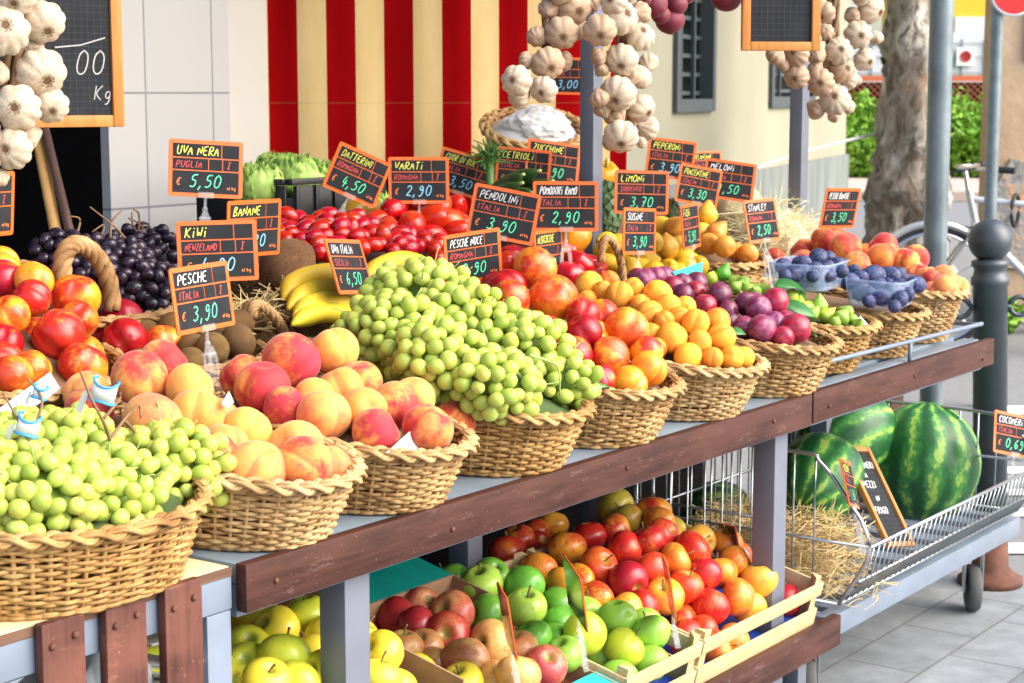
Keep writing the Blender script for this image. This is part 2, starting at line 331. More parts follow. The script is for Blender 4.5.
simple('excelsior', (.72, .66, .42), .8, 0, .2, 60)
simple('skin_red', (.70, .03, .02), .4)
def clear_plastic(name, tint, rough=.12, alpha=.16):
    t = NT(name); t.set(color=tint, rough=rough, alpha=alpha, spec=.6); return t.m
clear_plastic('clear_plastic', (.92, .95, .98))
clear_plastic('punnet_plastic', (.48, .62, .88), .2, .24)
# fruit skins
YEL = (.80, .42, .045); ORG = (.80, .22, .03); RED = (.52, .022, .022); PINK = (.62, .085, .07); DRED = (.25, .008, .018)
for k, (lo, hi, base, bl) in dict(y=(.54, .70, (.82, .39, .055), (.72, .16, .06)), p=(.46, .61, (.80, .38, .095), (.70, .16, .085)), m=(.42, .56, (.82, .34, .045), (.58, .055, .04)), r=(.38, .50, (.82, .34, .05), (.50, .04, .045))).items():
    fruit_mat('peach_skin_'+k, base, bl, lo-.03, hi+.04, base2=(.84, .36, .10), nscale=.85, seam=True, rough=.62, sheen=.25, spec=.25)
for k, (lo, hi, base, bl) in dict(y=(.52, .70, (.86, .46, .03), (.70, .12, .02)), o=(.38, .58, (.85, .36, .03), (.56, .045, .015)), m=(.42, .55, (.84, .36, .02), (.50, .018, .015)), r=(.34, .48, (.80, .26, .02), (.46, .014, .02)), d=(.26, .42, (.70, .14, .02), (.34, .006, .014))).items():
    fruit_mat('nectarine_skin_'+k, base, bl, lo, hi, base2=(.82, .26, .02), nscale=.8, seam=True, rough=.26, spec=.5)
for k, (lo, hi) in dict(o=(.58, .78), r=(.40, .60)).items():
    fruit_mat('apricot_skin_'+k, (.84, .33, .03), (.70, .13, .03), lo-.06, hi, base2=(.86, .42, .05), nscale=.75, seam=True, rough=.55, spec=.25, speck=(.70, .17, .02))
fruit_mat('plum_skin_d', (.20, .01, .035), (.09, .008, .035), .4, .6, rough=.28, bloom=(.20, .11, .20))
fruit_mat('plum_skin_p', (.30, .02, .07), (.14, .015, .07), .4, .6, rough=.34, bloom=(.33, .17, .30))
fruit_mat('plum_skin_r', (.42, .012, .035), (.24, .008, .03), .4, .6, rough=.22, bloom=(.34, .09, .14))
fruit_mat('blueplum_skin', (.018, .028, .095), (.035, .015, .05), .42, .62, rough=.5, bloom=(.15, .22, .40), spec=.3)
fruit_mat('fig_skin_g', (.32, .50, .07), (.22, .40, .05), .4, .6, rough=.45)
fruit_mat('fig_skin_l', (.50, .62, .06), (.36, .52, .05), .4, .6, rough=.4)
fruit_mat('fig_skin_t', (.11, .42, .035), (.07, .30, .03), .4, .6, rough=.4)
fruit_mat('tomato_skin_r', (.58, .012, .008), (.48, .008, .006), .4, .6, rough=.18, spec=.55)
fruit_mat('tomato_skin_o', (.62, .07, .012), (.55, .02, .01), .4, .6, rough=.2, spec=.55)
fruit_mat('tomato_skin_g', (.42, .16, .02), (.30, .20, .02), .4, .6, rough=.22)
fruit_mat('cherry_skin', (.52, .006, .01), (.38, .004, .008), .4, .6, rough=.13, spec=.6)
fruit_mat('lemon_skin_y', (.84, .52, .015), (.80, .46, .01), .4, .6, rough=.4, bumps=.25, bscale=34)
fruit_mat('lemon_skin_m', (.66, .38, .03), (.56, .26, .02), .4, .6, rough=.42, bumps=.25, bscale=34)
fruit_mat('pear_skin_y', (.76, .48, .05), (.68, .36, .05), .45, .7, rough=.45, speck=(.5, .26, .05))
fruit_mat('pear_skin_o', (.80, .36, .05), (.70, .19, .04), .45, .65, rough=.45, speck=(.5, .22, .05))
fruit_mat('kiwi_skin', (.20, .115, .030), (.15, .075, .02), .4, .6, rough=.6, bumps=.5, bscale=60)
fruit_mat('coconut_skin', (.33, .16, .07), (.19, .085, .035), .4, .6, rough=.9, bumps=.8, bscale=30, streak=.3)
fruit_mat('melon_skin', (.72, .60, .36), (.62, .50, .28), .4, .6, rough=.6, bumps=.5, bscale=20)
fruit_mat('apple_skin_yy', (.82, .66, .05), (.74, .60, .05), .4, .7, rough=.3, speck=(.5, .34, .04), stemcol=(.30, .30, .05))
fruit_mat('apple_skin_yg', (.60, .62, .05), (.48, .54, .04), .4, .7, rough=.3, speck=(.4, .34, .05), stemcol=(.24, .30, .05))
for k, (lo, hi, base, bl) in dict(r=(.30, .48, (.42, .16, .06), (.34, .022, .028)), p=(.38, .56, (.62, .32, .12), (.46, .06, .06)), q=(.48, .66, (.74, .44, .13), (.55, .12, .06)), b=(.40, .60, (.44, .28, .09), (.36, .11, .05)), g=(.62, .85, (.36, .32, .09), (.36, .12, .05))).items():
    fruit_mat('apple_skin_b'+k, base, bl, lo, hi, nscale=.7, rough=.33, streak=.22, stemcol=(.34, .30, .08))
for k, (a, b) in dict(l=((.44, .64, .09), (.36, .58, .07)), d=((.17, .46, .05), (.13, .38, .04)), g=((.32, .58, .07), (.26, .52, .06)), y=((.56, .58, .045), (.46, .54, .04))).items():
    fruit_mat('apple_skin_g'+k, a, b, .4, .7, rough=.28, speck=(.45, .55, .2), stemcol=(.12, .26, .03))
for k, (lo, hi, base, bl) in dict(r=(.32, .52, (.80, .28, .03), (.56, .022, .018)), d=(.26, .42, (.66, .16, .02), (.42, .012, .014)), m=(.42, .56, (.80, .36, .03), (.50, .025, .018)), o=(.44, .66, (.82, .34, .035), (.62, .07, .025)), y=(.56, .72, (.82, .46, .06), (.64, .15, .04)), g=(.50, .66, (.46, .36, .045), (.46, .06, .02))).items():
    fruit_mat('apple_skin_r'+k, base, bl, lo, hi, nscale=.7, rough=.3, streak=.2, speck=(.78, .42, .16), stemcol=(.45, .28, .05))
def grape_mat(name, a, b, sss, rough, spec=.5, trans=0., bloom=None):
    t = NT(name); co = t.coord(); f = t.noise(co, 1.6, 2)
    c = t.ramp(t.math('ADD', t.math('MULTIPLY', t.rnd(), .6), t.math('MULTIPLY', f, .4)), [(.1, a), (.9, b)])
    if not bloom: c = t.mix(t.ramp(t.noise(co, 5, 5, .75), [(.58, (0, 0, 0)), (.74, (.5, .5, .5))]), c, (.50, .46, .14))
    if bloom:
        c = t.mix(t.ramp(t.noise(co, 2.4, 4, .65), [(.45, (0, 0, 0)), (.75, (.6, .6, .6))]), c, bloom)
    sp = t.node('ShaderNodeSeparateXYZ'); t.link(t.obj(), sp.inputs[0]); c = t.mix(t.ramp(sp.outputs[2], [(1.035, (0, 0, 0)), (1.06, (.6, .6, .6))]), c, (.22, .18, .05) if not bloom else (.02, .015, .02))
    t.set(color=c, rough=rough, spec=spec)
    if sss: t.set(sss=sss, sssr=(.6, .6, .15), ssss=.011)
    if trans: t.set(trans=trans, ior=1.36)
    return t.m
grape_mat('grape_green', (.45, .60, .095), (.64, .74, .17), .55, .13, .5, .25)
grape_mat('grape_yellow', (.57, .66, .11), (.72, .72, .17), .55, .13, .5, .25)
grape_mat('grape_olive', (.35, .48, .07), (.50, .60, .12), .5, .15, .5, .2)
simple('grape_core', (.22, .34, .05), .6); simple('grape_core_black', (.008, .006, .010), .6)
grape_mat('grape_black', (.010, .008, .018), (.026, .010, .024), 0, .26, .5, 0, (.06, .052, .085))
def garlic_mat(name, a, b, c):
    t = NT(name); co = t.coord((2.2, 2.2, .25)); f = t.noise(co, 6, 5, .7); g = t.noise(t.coord(), 1.6, 3)
    col = t.ramp(f, [(.3, b), (.65, a)]); col = t.mix(t.ramp(g, [(.45, (0, 0, 0)), (.75, (.75, .75, .75))]), col, c)
    t.set(color=col, rough=.5, sheen=.1); t.bump(f, .25, .02); return t.m
garlic_mat('garlic_skin', (.66, .56, .40), (.40, .31, .22), (.40, .25, .18))
garlic_mat('garlic_tan', (.50, .36, .23), (.36, .23, .14), (.32, .18, .12))
garlic_mat('onion_skin', (.17, .004, .020), (.10, .003, .014), (.22, .015, .04))
t = NT('watermelon_rind'); co = t.coord(rand=False)
sp = t.node('ShaderNodeSeparateXYZ'); t.link(t.obj(), sp.inputs[0])
ang = t.node('ShaderNodeMath', operation='ARCTAN2'); t.link(sp.outputs[1], ang.inputs[0]); t.link(sp.outputs[0], ang.inputs[1])
wob = t.noise(t.coord(), 5.5, 4, .7)
wv = t.math('SINE', t.math('ADD', t.math('MULTIPLY', ang.outputs[0], 12.), t.math('ADD', t.math('MULTIPLY', wob, 7.), t.math('MULTIPLY', t.noise(t.coord((1, 1, .5)), 24, 3, .7), 3.5))))
wv = t.math('ADD', t.math('MULTIPLY', wv, .22), t.math('MULTIPLY', t.noise(t.coord((1, 1, .6)), 26, 4, .8), 1.0))
t.set(color=t.ramp(wv, [(.34, (.012, .085, .020)), (.56, (.035, .18, .045)), (.65, (.06, .24, .045)), (.74, (.28, .44, .08))]), rough=.4, spec=.4)
# the setting
t = NT('curtain_cloth'); co = t.node('ShaderNodeTexCoord').outputs['Object']
sp = t.node('ShaderNodeSeparateXYZ'); t.link(co, sp.inputs[0])
md = t.math('MODULO', t.math('ADD', sp.outputs[0], .009), .2755)
st = t.math('LESS_THAN', md, .1377)
fz = t.noise(t.coord((3, 3, .7), rand=False), 6, 4)
cy = t.ramp(fz, [(.3, (.62, .455, .20)), (.7, (.70, .53, .26))]); cr = t.ramp(fz, [(.3, (.27, .003, .004)), (.7, (.33, .004, .006))])
ln = t.math('COMPARE', sp.outputs[2], .645); t.n[-1].inputs[2].default_value = .002
t.set(color=t.mix(t.math('MULTIPLY', t.math('LESS_THAN', t.math('ABSOLUTE', t.math('SUBTRACT', sp.outputs[2], -.03)), .002), .15), t.mix(st, cy, cr), (.3, .2, .1)), rough=.85, spec=.0)
t = NT('wall_tiles'); co = t.coord(rand=False)
b = t.node('ShaderNodeTexBrick', offset=0., squash=1.); b.inputs['Scale'].default_value = 1.; b.inputs['Mortar Size'].default_value = .003; b.inputs['Brick Width'].default_value = .265; b.inputs['Row Height'].default_value = .265
b.inputs['Color1'].default_value = (.47, .475, .485, 1); b.inputs['Color2'].default_value = (.44, .445, .455, 1); b.inputs['Mortar'].default_value = (.22, .23, .25, 1)
sx = t.node('ShaderNodeSeparateXYZ'); t.link(co, sx.inputs[0]); cx = t.node('ShaderNodeCombineXYZ'); t.link(sx.outputs[0], cx.inputs[0]); t.link(sx.outputs[2], cx.inputs[1]); t.link(cx.outputs[0], b.inputs['Vector'])
t.set(color=b.outputs['Color'], rough=.22)
simple('beige_panel', (.52, .50, .46), .55, 0, .04, 3)
simple('dark_interior', (.008, .007, .007), .9, spec=.05)  # near-black puts the dark of unlit spaces into the colour
t = NT('cream_plaster'); co = t.coord(rand=False)
f = t.noise(co, .7, 5, .6); t.set(color=t.ramp(f, [(.3, (.26, .25, .175)), (.7, (.32, .31, .23))]), rough=.85); t.bump(t.noise(co, 40, 3), .15, .01)
t = NT('plinth_stone'); co = t.coord((6, 6, .6), rand=False); t.set(color=t.ramp(t.noise(co, 2, 5), [(.3, (.10, .12, .12)), (.7, (.22, .24, .22))]), rough=.8)
simple('window_frame_paint', (.055, .07, .075), .5); simple('window_glass_dark', (.02, .026, .028), .12)
t = NT('paving'); co = t.node('ShaderNodeNewGeometry').outputs['Position']
mp = t.node('ShaderNodeMapping'); mp.inputs['Rotation'].default_value = (0, 0, .0); t.link(co, mp.inputs['Vector'])
b = t.node('ShaderNodeTexBrick', offset=.5); b.inputs['Scale'].default_value = 1.; b.inputs['Mortar Size'].default_value = .004; b.inputs['Brick Width'].default_value = .36; b.inputs['Row Height'].default_value = .2; b.inputs['Bias'].default_value = 0
b.inputs['Color1'].default_value = (.20, .225, .25, 1); b.inputs['Color2'].default_value = (.29, .31, .335, 1); b.inputs['Mortar'].default_value = (.17, .17, .17, 1)
t.link(mp.outputs[0], b.inputs['Vector'])
f = t.noise(co, 9, 6, .7)
t.set(color=t.mix(t.ramp(t.noise(co, 2.2, 6, .75), [(.5, (0, 0, 0)), (.75, (.35, .35, .35))]), t.mix(.85, b.outputs['Color'], t.ramp(f, [(.3, (.55, .55, .54)), (.7, (1.1, 1.1, 1.08))]), 'MULTIPLY'), (.16, .155, .15)), rough=.7); t.bump(f, .2, .004)
t = NT('asphalt'); co = t.node('ShaderNodeNewGeometry').outputs['Position']
t.set(color=t.ramp(t.noise(co, 60, 4, .8), [(.3, (.15, .155, .165)), (.7, (.25, .255, .265))]), rough=.85); t.bump(t.noise(co, 200, 2), .2, .004)
simple('road_paint', (.72, .72, .72), .7, 0, .15, 12)
simple('far_pavement', (.52, .40, .34), .8, 0, .12, 3, world=True)
simple('kerb_stone', (.38, .38, .37), .8, 0, .15)
simple('grass_soil', (.10, .16, .04), .9, 0, .3, 3, world=True)
t = NT('tan_wall'); co = t.coord(rand=False)
t.set(color=t.ramp(t.noise(co, 1.3, 6, .65), [(.35, (.36, .24, .15)), (.6, (.50, .37, .25))]), rough=.9); t.bump(t.noise(co, 14, 5), .4, .02)
t = NT('stone_patch'); co = t.coord(rand=False)
t.set(color=t.ramp(t.noise(co, 7, 5, .7), [(.35, (.12, .12, .12)), (.52, (.30, .29, .27)), (.6, (.52, .26, .12))]), rough=.9); t.bump(t.noise(co, 14, 5), .8, .03)
t = NT('bark'); co = t.coord((1.6, 1.6, .7), rand=False)
f = t.noise(co, 7, 5, .65, .8); g = t.noise(t.coord(rand=False), 1.6, 3)
c = t.ramp(f, [(.38, (.10, .085, .07)), (.47, (.34, .31, .27)), (.56, (.62, .60, .56))]); c = t.mix(t.ramp(t.voro(t.coord((1, 1, .6), rand=False), 4.5), [(.42, (0, 0, 0)), (.52, (.6, .6, .6))]), c, (.22, .17, .13)); c = t.mix(t.ramp(g, [(.54, (0, 0, 0)), (.62, (.7, .7, .7))]), c, (.30, .19, .115))
t.set(color=c, rough=.9); t.bump(f, .8, .03)
simple('yellow_render', (.80, .47, .03), .8, 0, .06, 2); simple('white_render', (.62, .64, .66), .8, 0, .05, 2)
simple('lattice_paint', (.42, .13, .06), .6, 0, .2); simple('dark_backing', (.05, .022, .014), .8); simple('fence_rail_paint', (.55, .13, .05), .6)
def leaf_mat(name, a, b):
    t = NT(name); co = t.coord(rand=False); f = t.noise(co, 2.5, 4); g = t.noise(co, 30, 1)
    t.set(color=t.mix(.5, t.ramp(f, [(.35, a), (.65, b)]), t.ramp(g, [(.3, a), (.7, b)])), rough=.5, spec=.4)
    return t.m
leaf_mat('ivy_leaf', (.10, .27, .015), (.30, .52, .05)); leaf_mat('crown_leaf', (.03, .08, .012), (.09, .17, .03))
leaf_mat('lettuce_leaf', (.17, .36, .045), (.48, .64, .17)); leaf_mat('cucumber_skin', (.015, .05, .012), (.04, .11, .02)); leaf_mat('herb_leaf', (.04, .12, .02), (.10, .24, .05)); leaf_mat('artichoke_leaf', (.05, .12, .04), (.14, .22, .09))
leaf_mat('banana_skin', (.66, .42, .02), (.74, .52, .04)); leaf_mat('banana_green', (.50, .52, .02), (.76, .56, .03))
simple('banana_tip', (.09, .06, .02), .7)
simple('pepper_yellow', (.80, .30, .01), .25)
simple('sign_red', (.68, .02, .02), .4); simple('sign_white', (.8, .8, .8), .4); simple('sign_grey', (.35, .36, .37), .4)
simple('awning_cloth', (.62, .58, .48), .8, 0, .05)
simple('bag_plastic', (.58, .66, .72), .3, 0, .1, 12)
simple('handle_wood', (.60, .34, .12), .5); simple('handle_metal', (.16, .10, .09), .3, .5)
simple('rope_white', (.7, .7, .7), .7)
# ---------------------------------------------------------------- fruit shapes (unit size: half-width 1)
def creased(depth=.13, top=.16, oblate=.94, point=.03, seed=0):
    rg = np.random.default_rng(seed); a = rg.uniform(-.035, .035, 6)
    def f(V):
        x, y, z = V[:, 0].copy(), V[:, 1].copy(), V[:, 2].copy(); ph = np.arctan2(y, x); s = np.hypot(x, y)
        k = 1-depth*1.15*np.exp(-(np.abs(ph)/.19)**1.5)*np.clip(s*1.25, 0, 1)+.03*np.exp(-((np.abs(ph)-.55)/.35)**2)*s
        k = k*(1+a[0]*np.cos(ph+a[1]*40)+a[2]*np.cos(2*ph+a[3]*60)*s)
        z2 = z*oblate-top*np.exp(-(s/.30)**2)*(z > 0)-.05*np.exp(-(s/.2)**2)*-1*(z < 0)*0-point*np.exp(-(s/.12)**2)*(z < 0)
        return np.stack([x*k, y*k, z2], 1)
    return f
def apple_f(tall=.92, seed=0):
    rg = np.random.default_rng(seed); a = rg.uniform(-.035, .035, 6)
    def f(V):
        x, y, z = V[:, 0].copy(), V[:, 1].copy(), V[:, 2].copy(); ph = np.arctan2(y, x); s = np.hypot(x, y)
        k = 1+.09*z*s-.04*np.clip(-z, 0, 1)*s; k = k*(1+a[0]*np.cos(ph+a[1]*40)+.018*np.cos(5*ph)*(1-z)*.6+a[2]*np.cos(2*ph))
        z2 = z*tall-.34*np.exp(-(s/.24)**2)*(z > 0)+.24*np.exp(-(s/.22)**2)*(z < 0)+.02*np.cos(5*ph)*(z < -.4)*s
        return np.stack([x*k, y*k, z2], 1)
    return f
def pear_f(V):
    x, y, z = V.T; k = np.where(z > 0, 1-.52*np.clip(z, 0, 1)**1.2, 1.); s = np.hypot(x, y)
    z2 = np.where(z > 0, z*1.45, z*.92)-.08*np.exp(-(s/.16)**2)*(z > 0)+.1*np.exp(-(s/.2)**2)*(z < 0)
    return np.stack([x*k, y*k, z2], 1)
def fig_f(V):
    x, y, z = V.T; k = np.where(z > 0, 1-.75*np.clip(z, 0, 1)**1.3, 1.); return np.stack([x*k, y*k, np.where(z > 0, z*1.5, z*.88)], 1)
def lemon_f(V):
    x, y, z = V.T; s = np.hypot(x, y); k = 1-.06*np.abs(z); return np.stack([x*k, y*k, z*1.12+.26*np.sign(z)*np.exp(-(s/.26)**2)], 1)
def tomato_f(V):
    x, y, z = V.T; ph = np.arctan2(y, x); s = np.hypot(x, y); k = 1+.06*np.cos(6*ph+.6*np.sin(2*ph))*s
    return np.stack([x*k, y*k, z*.74-.2*np.exp(-(s/.32)**2)*(z > 0)+.05*np.exp(-(s/.25)**2)*(z < 0)], 1)
def long_f(k=1.5, dent=.06):
    def f(V):
        x, y, z = V.T; s = np.hypot(x, y); q = 1+.05*z
        return np.stack([x*q+.06*z*z, y*q, z*k-dent*np.exp(-(s/.2)**2)*(z > 0)+.06*np.exp(-(s/.15)**2)*(z < 0)*-1], 1)
    return f
def ellip(k): return lambda V: V*np.array((1, 1, k))
FM = {}
def fm(kind, i, mat, f, nu=32, nv=20, r=(1, 1, 1)):
    key = (kind, i, mat)
    if key not in FM: FM[key] = MB().sphere((0, 0, 0), r, nu, nv, f).mesh(kind, MATS[mat], True)
    return FM[key]
def stem_mesh(L=.42, r=.035):
    if 'stem' not in FM: FM['stem'] = MB().tube(smooth_path([(0, 0, .50), (.02, .01, .7), (.08, .03, .98), (.17, .04, 1.2)], 4), [.05, .045, .042, .04, .038, .038, .038, .04, .04, .045, .05, .055, .06], 6).mesh('stem', MATS['stem_brown'])
    return FM['stem']
KIND = dict(  # kind: (category, number of shapes, shape maker, skin prefix)
    peach=('peach', 4, lambda i: creased(.13, .17, .93, .0, i)), nectarine=('nectarine', 4, lambda i: creased(.13, .17, .97, .06, i+9)),
    apricot=('apricot', 3, lambda i: creased(.085, .13, 1.07, .03, i+20)), plum=('plum', 3, lambda i: creased(.05, .10, 1.0, 0, i+30)),
    blue_plum=('plum', 2, lambda i: creased(.05, .06, 1.22, .02, i+40)), fig=('fig', 1, lambda i: fig_f), tomato=('tomato', 1, lambda i: tomato_f),
    lemon=('lemon', 1, lambda i: lemon_f), pear=('pear', 1, lambda i: pear_f), plum_tomato=('tomato', 2, lambda i: long_f(1.5)), cherry_tomato=('cherry tomato', 1, lambda i: long_f(1.32)),
    kiwi=('kiwi', 1, lambda i: ellip(1.2)), apple=('apple', 4, lambda i: apple_f(.86+.03*i, i)))
ORD = 'first second third fourth fifth sixth seventh eighth ninth tenth eleventh twelfth thirteenth fourteenth fifteenth sixteenth seventeenth eighteenth nineteenth twentieth'.split()
ORD += ['twenty-'+w for w in ORD[:9]]+['thirtieth']+['thirty-'+w for w in ORD[:9]]+['fortieth']+['forty-'+w for w in ORD[:9]]
HEAPS = []      # every fruit on show: dict(obj, kind, look, place, heap, r)
BODIES = []     # (object, radius) for settling
def heap_surface(h):
    xc, yc, zc, a, b, sl, H = h
    def z(x, y):
        rho = ((x-xc)/a)**2+((y-yc)/b)**2
        return zc+sl*(y-yc)+H*(1-rho)
    return z
def on_heap(h, u, v):
    z = heap_surface(h); d = ray(u, v); k0 = 1.2
    ks = np.arange(1.2, 7., .01); P = CAM+ks[:, None]*d
    rho = ((P[:, 0]-h[0])/h[3])**2+((P[:, 1]-h[1])/h[4])**2
    S = h[2]+h[5]*(P[:, 1]-h[1])+h[6]*(1-rho)
    g = P[:, 2]-S
    i = np.nonzero(g <= 0)[0]
    return ks[i[0]] if len(i) else ks[np.argmin(g)]
FR = []
def plan_heap(key, h, kind, skin, look, place, fill=0, rfill=.04, group=None, lim=None):
    n0 = len(FR); RM = dict(peach=.036, nectarine=.032, apricot=.0205, plum=.0235, blue_plum=.017, fig=.0165, tomato=.036, lemon=.030, pear=.033, plum_tomato=.024, kiwi=.027, apple=.0345)[kind]
    for s in FRUIT[key].split():
        u, v, d, k = s.split(','); u, v, d = float(u), float(v), float(d)
        kk = on_heap(h, u, v)
        rr = d/2*kk/FPX; back = 0.
        if rr < RM: back = min(.045, (RM-rr)*1.2); d = RM*2*FPX/kk
        FR.append(dict(u=u, v=v, px=d, k=kk+back, k0=kk+back, back=back, h=h, var=k, heap=key, kind=kind, skin=skin, look=look, place=place, group=group, fixed=True))
    rs = [f['px']/2*f['k']/FPX for f in FR[n0:]]
    Pm = np.mean([CAM+ray(f['u'], f['v'])*f['k'] for f in FR[n0:]], axis=0); print(key, Pm.round(2), 'median width', round(2*float(np.median(rs)), 3), 'min/max', round(2*min(rs), 3), round(2*max(rs), 3))
    for i in range(fill*3):
        if fill <= 0: break
        an = RNG.uniform(0, 2*PI); q = math.sqrt(RNG.uniform(0, 1))*(1-rfill*1.15/min(h[3], .5*h[3]+.5*h[4]))
        x, y = h[0]+h[3]*q*math.cos(an), h[1]+h[4]*q*math.sin(an)
        if lim and not (lim[0] < x < lim[1]): continue
        zz = heap_surface(h)(x, y)-rfill*RNG.uniform(.8, 1.9)
        P = np.array((x, y, zz)); u, v, dp = proj(P)
        FR.append(dict(P=P, r=rfill, var=list(look)[RNG.integers(len(look))], heap=key, kind=kind, skin=skin, look=look, place=place, group=group, fixed=False))
        fill -= 1
def settle():
    A = [f for f in FR if f['fixed']]
    U = np.array([ray(f['u'], f['v']) for f in A]); k = np.array([f['k'] for f in A]); k0 = k.copy()
    pr = np.array([f['px']/2/FPX for f in A])*np.linalg.norm(U, axis=1)**.5
    # nothing sticks out through the front or the side of its basket
    kmin = k0-.10
    for i, f in enumerate(A):
        h = f['h']; r = pr[i]*k0[i]; k_ = k0[i]-.10
        if f['heap'] in ('NL', 'J', 'TR', 'LE', 'PE', 'KI', 'B', 'C', 'E', 'F', 'G', 'H', 'AR', 'AG', 'AB', 'AY'):
            for st in range(60):
                P = CAM+U[i]*k_; a, b = max(.02, h[3]-r*.8), max(.02, h[4]-r*.8)
                if P[1] > h[1] or ((P[0]-h[0])/a)**2+((P[1]-h[1])/b)**2 < 1: break
                k_ += .005
        kmin[i] = min(k_, k0[i]+.12)
    k0 = np.maximum(k0, kmin); k = k0.copy()
    for it in range(140):
        P = CAM+U*k[:, None]; R = pr*k
        D = np.linalg.norm(P[:, None]-P[None], axis=2); S = (R[:, None]+R[None])*.95-D
        np.fill_diagonal(S, -1); S[S < 0] = 0
        # push pairs apart along their own rays: the one lower in the picture comes forward
        fwd = np.array([f['v']+f['px']*.15-f['back']*500 for f in A])
        sg = np.where(fwd[:, None] > fwd[None], -1., 1.)
        mv = (S*sg).sum(1)*.30+(k0-k)*.03
        k = np.maximum(np.clip(k+mv, k0-.10, k0+.10), kmin)
    for f, kk, u in zip(A, k, U): f['P'] = CAM+u*kk; f['r'] = f['px']/2*kk/FPX
    PP = np.array([f['P'] for f in A]); RR = np.array([f['r'] for f in A])
    out = list(A)
    for f in FR:
        if f['fixed']: continue
        d = np.linalg.norm(PP-f['P'], axis=1)
        if (d < (RR+f['r'])*.74).any(): continue
        out.append(f); PP = np.vstack([PP, f['P']]); RR = np.append(RR, f['r'])
    return out
UPR = dict(fig=.5, pear=.5)
def make_fruit(f):
    kind = f['kind']; cat, ns, mk = KIND[kind]
    i = RNG.integers(ns); me = fm(kind, int(i), f['skin'] if f['skin'] in MATS else f['skin']+f['var'], mk(int(i)), *((20, 12) if f['r'] < .017 else (36, 22)))
    r = f['r']
    o = put(kind, me, None, tuple(f['P']))
    if kind in ('apple',):
        o.rotation_euler = (RNG.normal(.2, .75), RNG.normal(0, .7), RNG.uniform(0, 2*PI)); r *= 1.05
        if RNG.random() < .62: s = put('stem', stem_mesh(), o); s['_'] = 0; del s['_']
    elif kind in ('fig', 'pear'):
        o.rotation_euler = (RNG.normal(0, .5), RNG.normal(0, .5), RNG.uniform(0, 6.28)) if f['var'] in 't' else (RNG.uniform(-1.5, 1.5), RNG.uniform(-1.2, 1.2), RNG.uniform(0, 6.28)); r *= .86
    elif kind in ('plum_tomato', 'cherry_tomato', 'kiwi', 'blue_plum', 'lemon'):
        q = Vector((RNG.normal(), RNG.normal(), RNG.normal()*.35)).to_track_quat('Z', 'Y'); o.rotation_euler = q.to_euler()
        r *= {'plum_tomato': 1.02, 'cherry_tomato': .88, 'kiwi': .92, 'blue_plum': .9, 'lemon': .86}[kind]
    elif kind == 'tomato':
        o.rotation_euler = (RNG.normal(.2, .3), RNG.normal(0, .3), RNG.uniform(0, 6))
    else:
        # the seam runs down the x side of the fruit: let it show on most of them
        cam_dir = Vector(tuple(CAM-f['P'])).normalized(); side = (cam_dir+Vector(tuple(RNG.normal(size=3)))*.55).normalized()
        up_ = Vector((RNG.normal()*.8, RNG.normal()*.8, 1.)); yv = up_.cross(side).normalized(); zv = side.cross(yv)
        o.rotation_euler = Matrix((side, yv, zv)).transposed().to_euler(); r *= .99
    o.scale = (r,)*3
    f['obj'] = o; HEAPS.append(f); o['category'] = cat
    return o
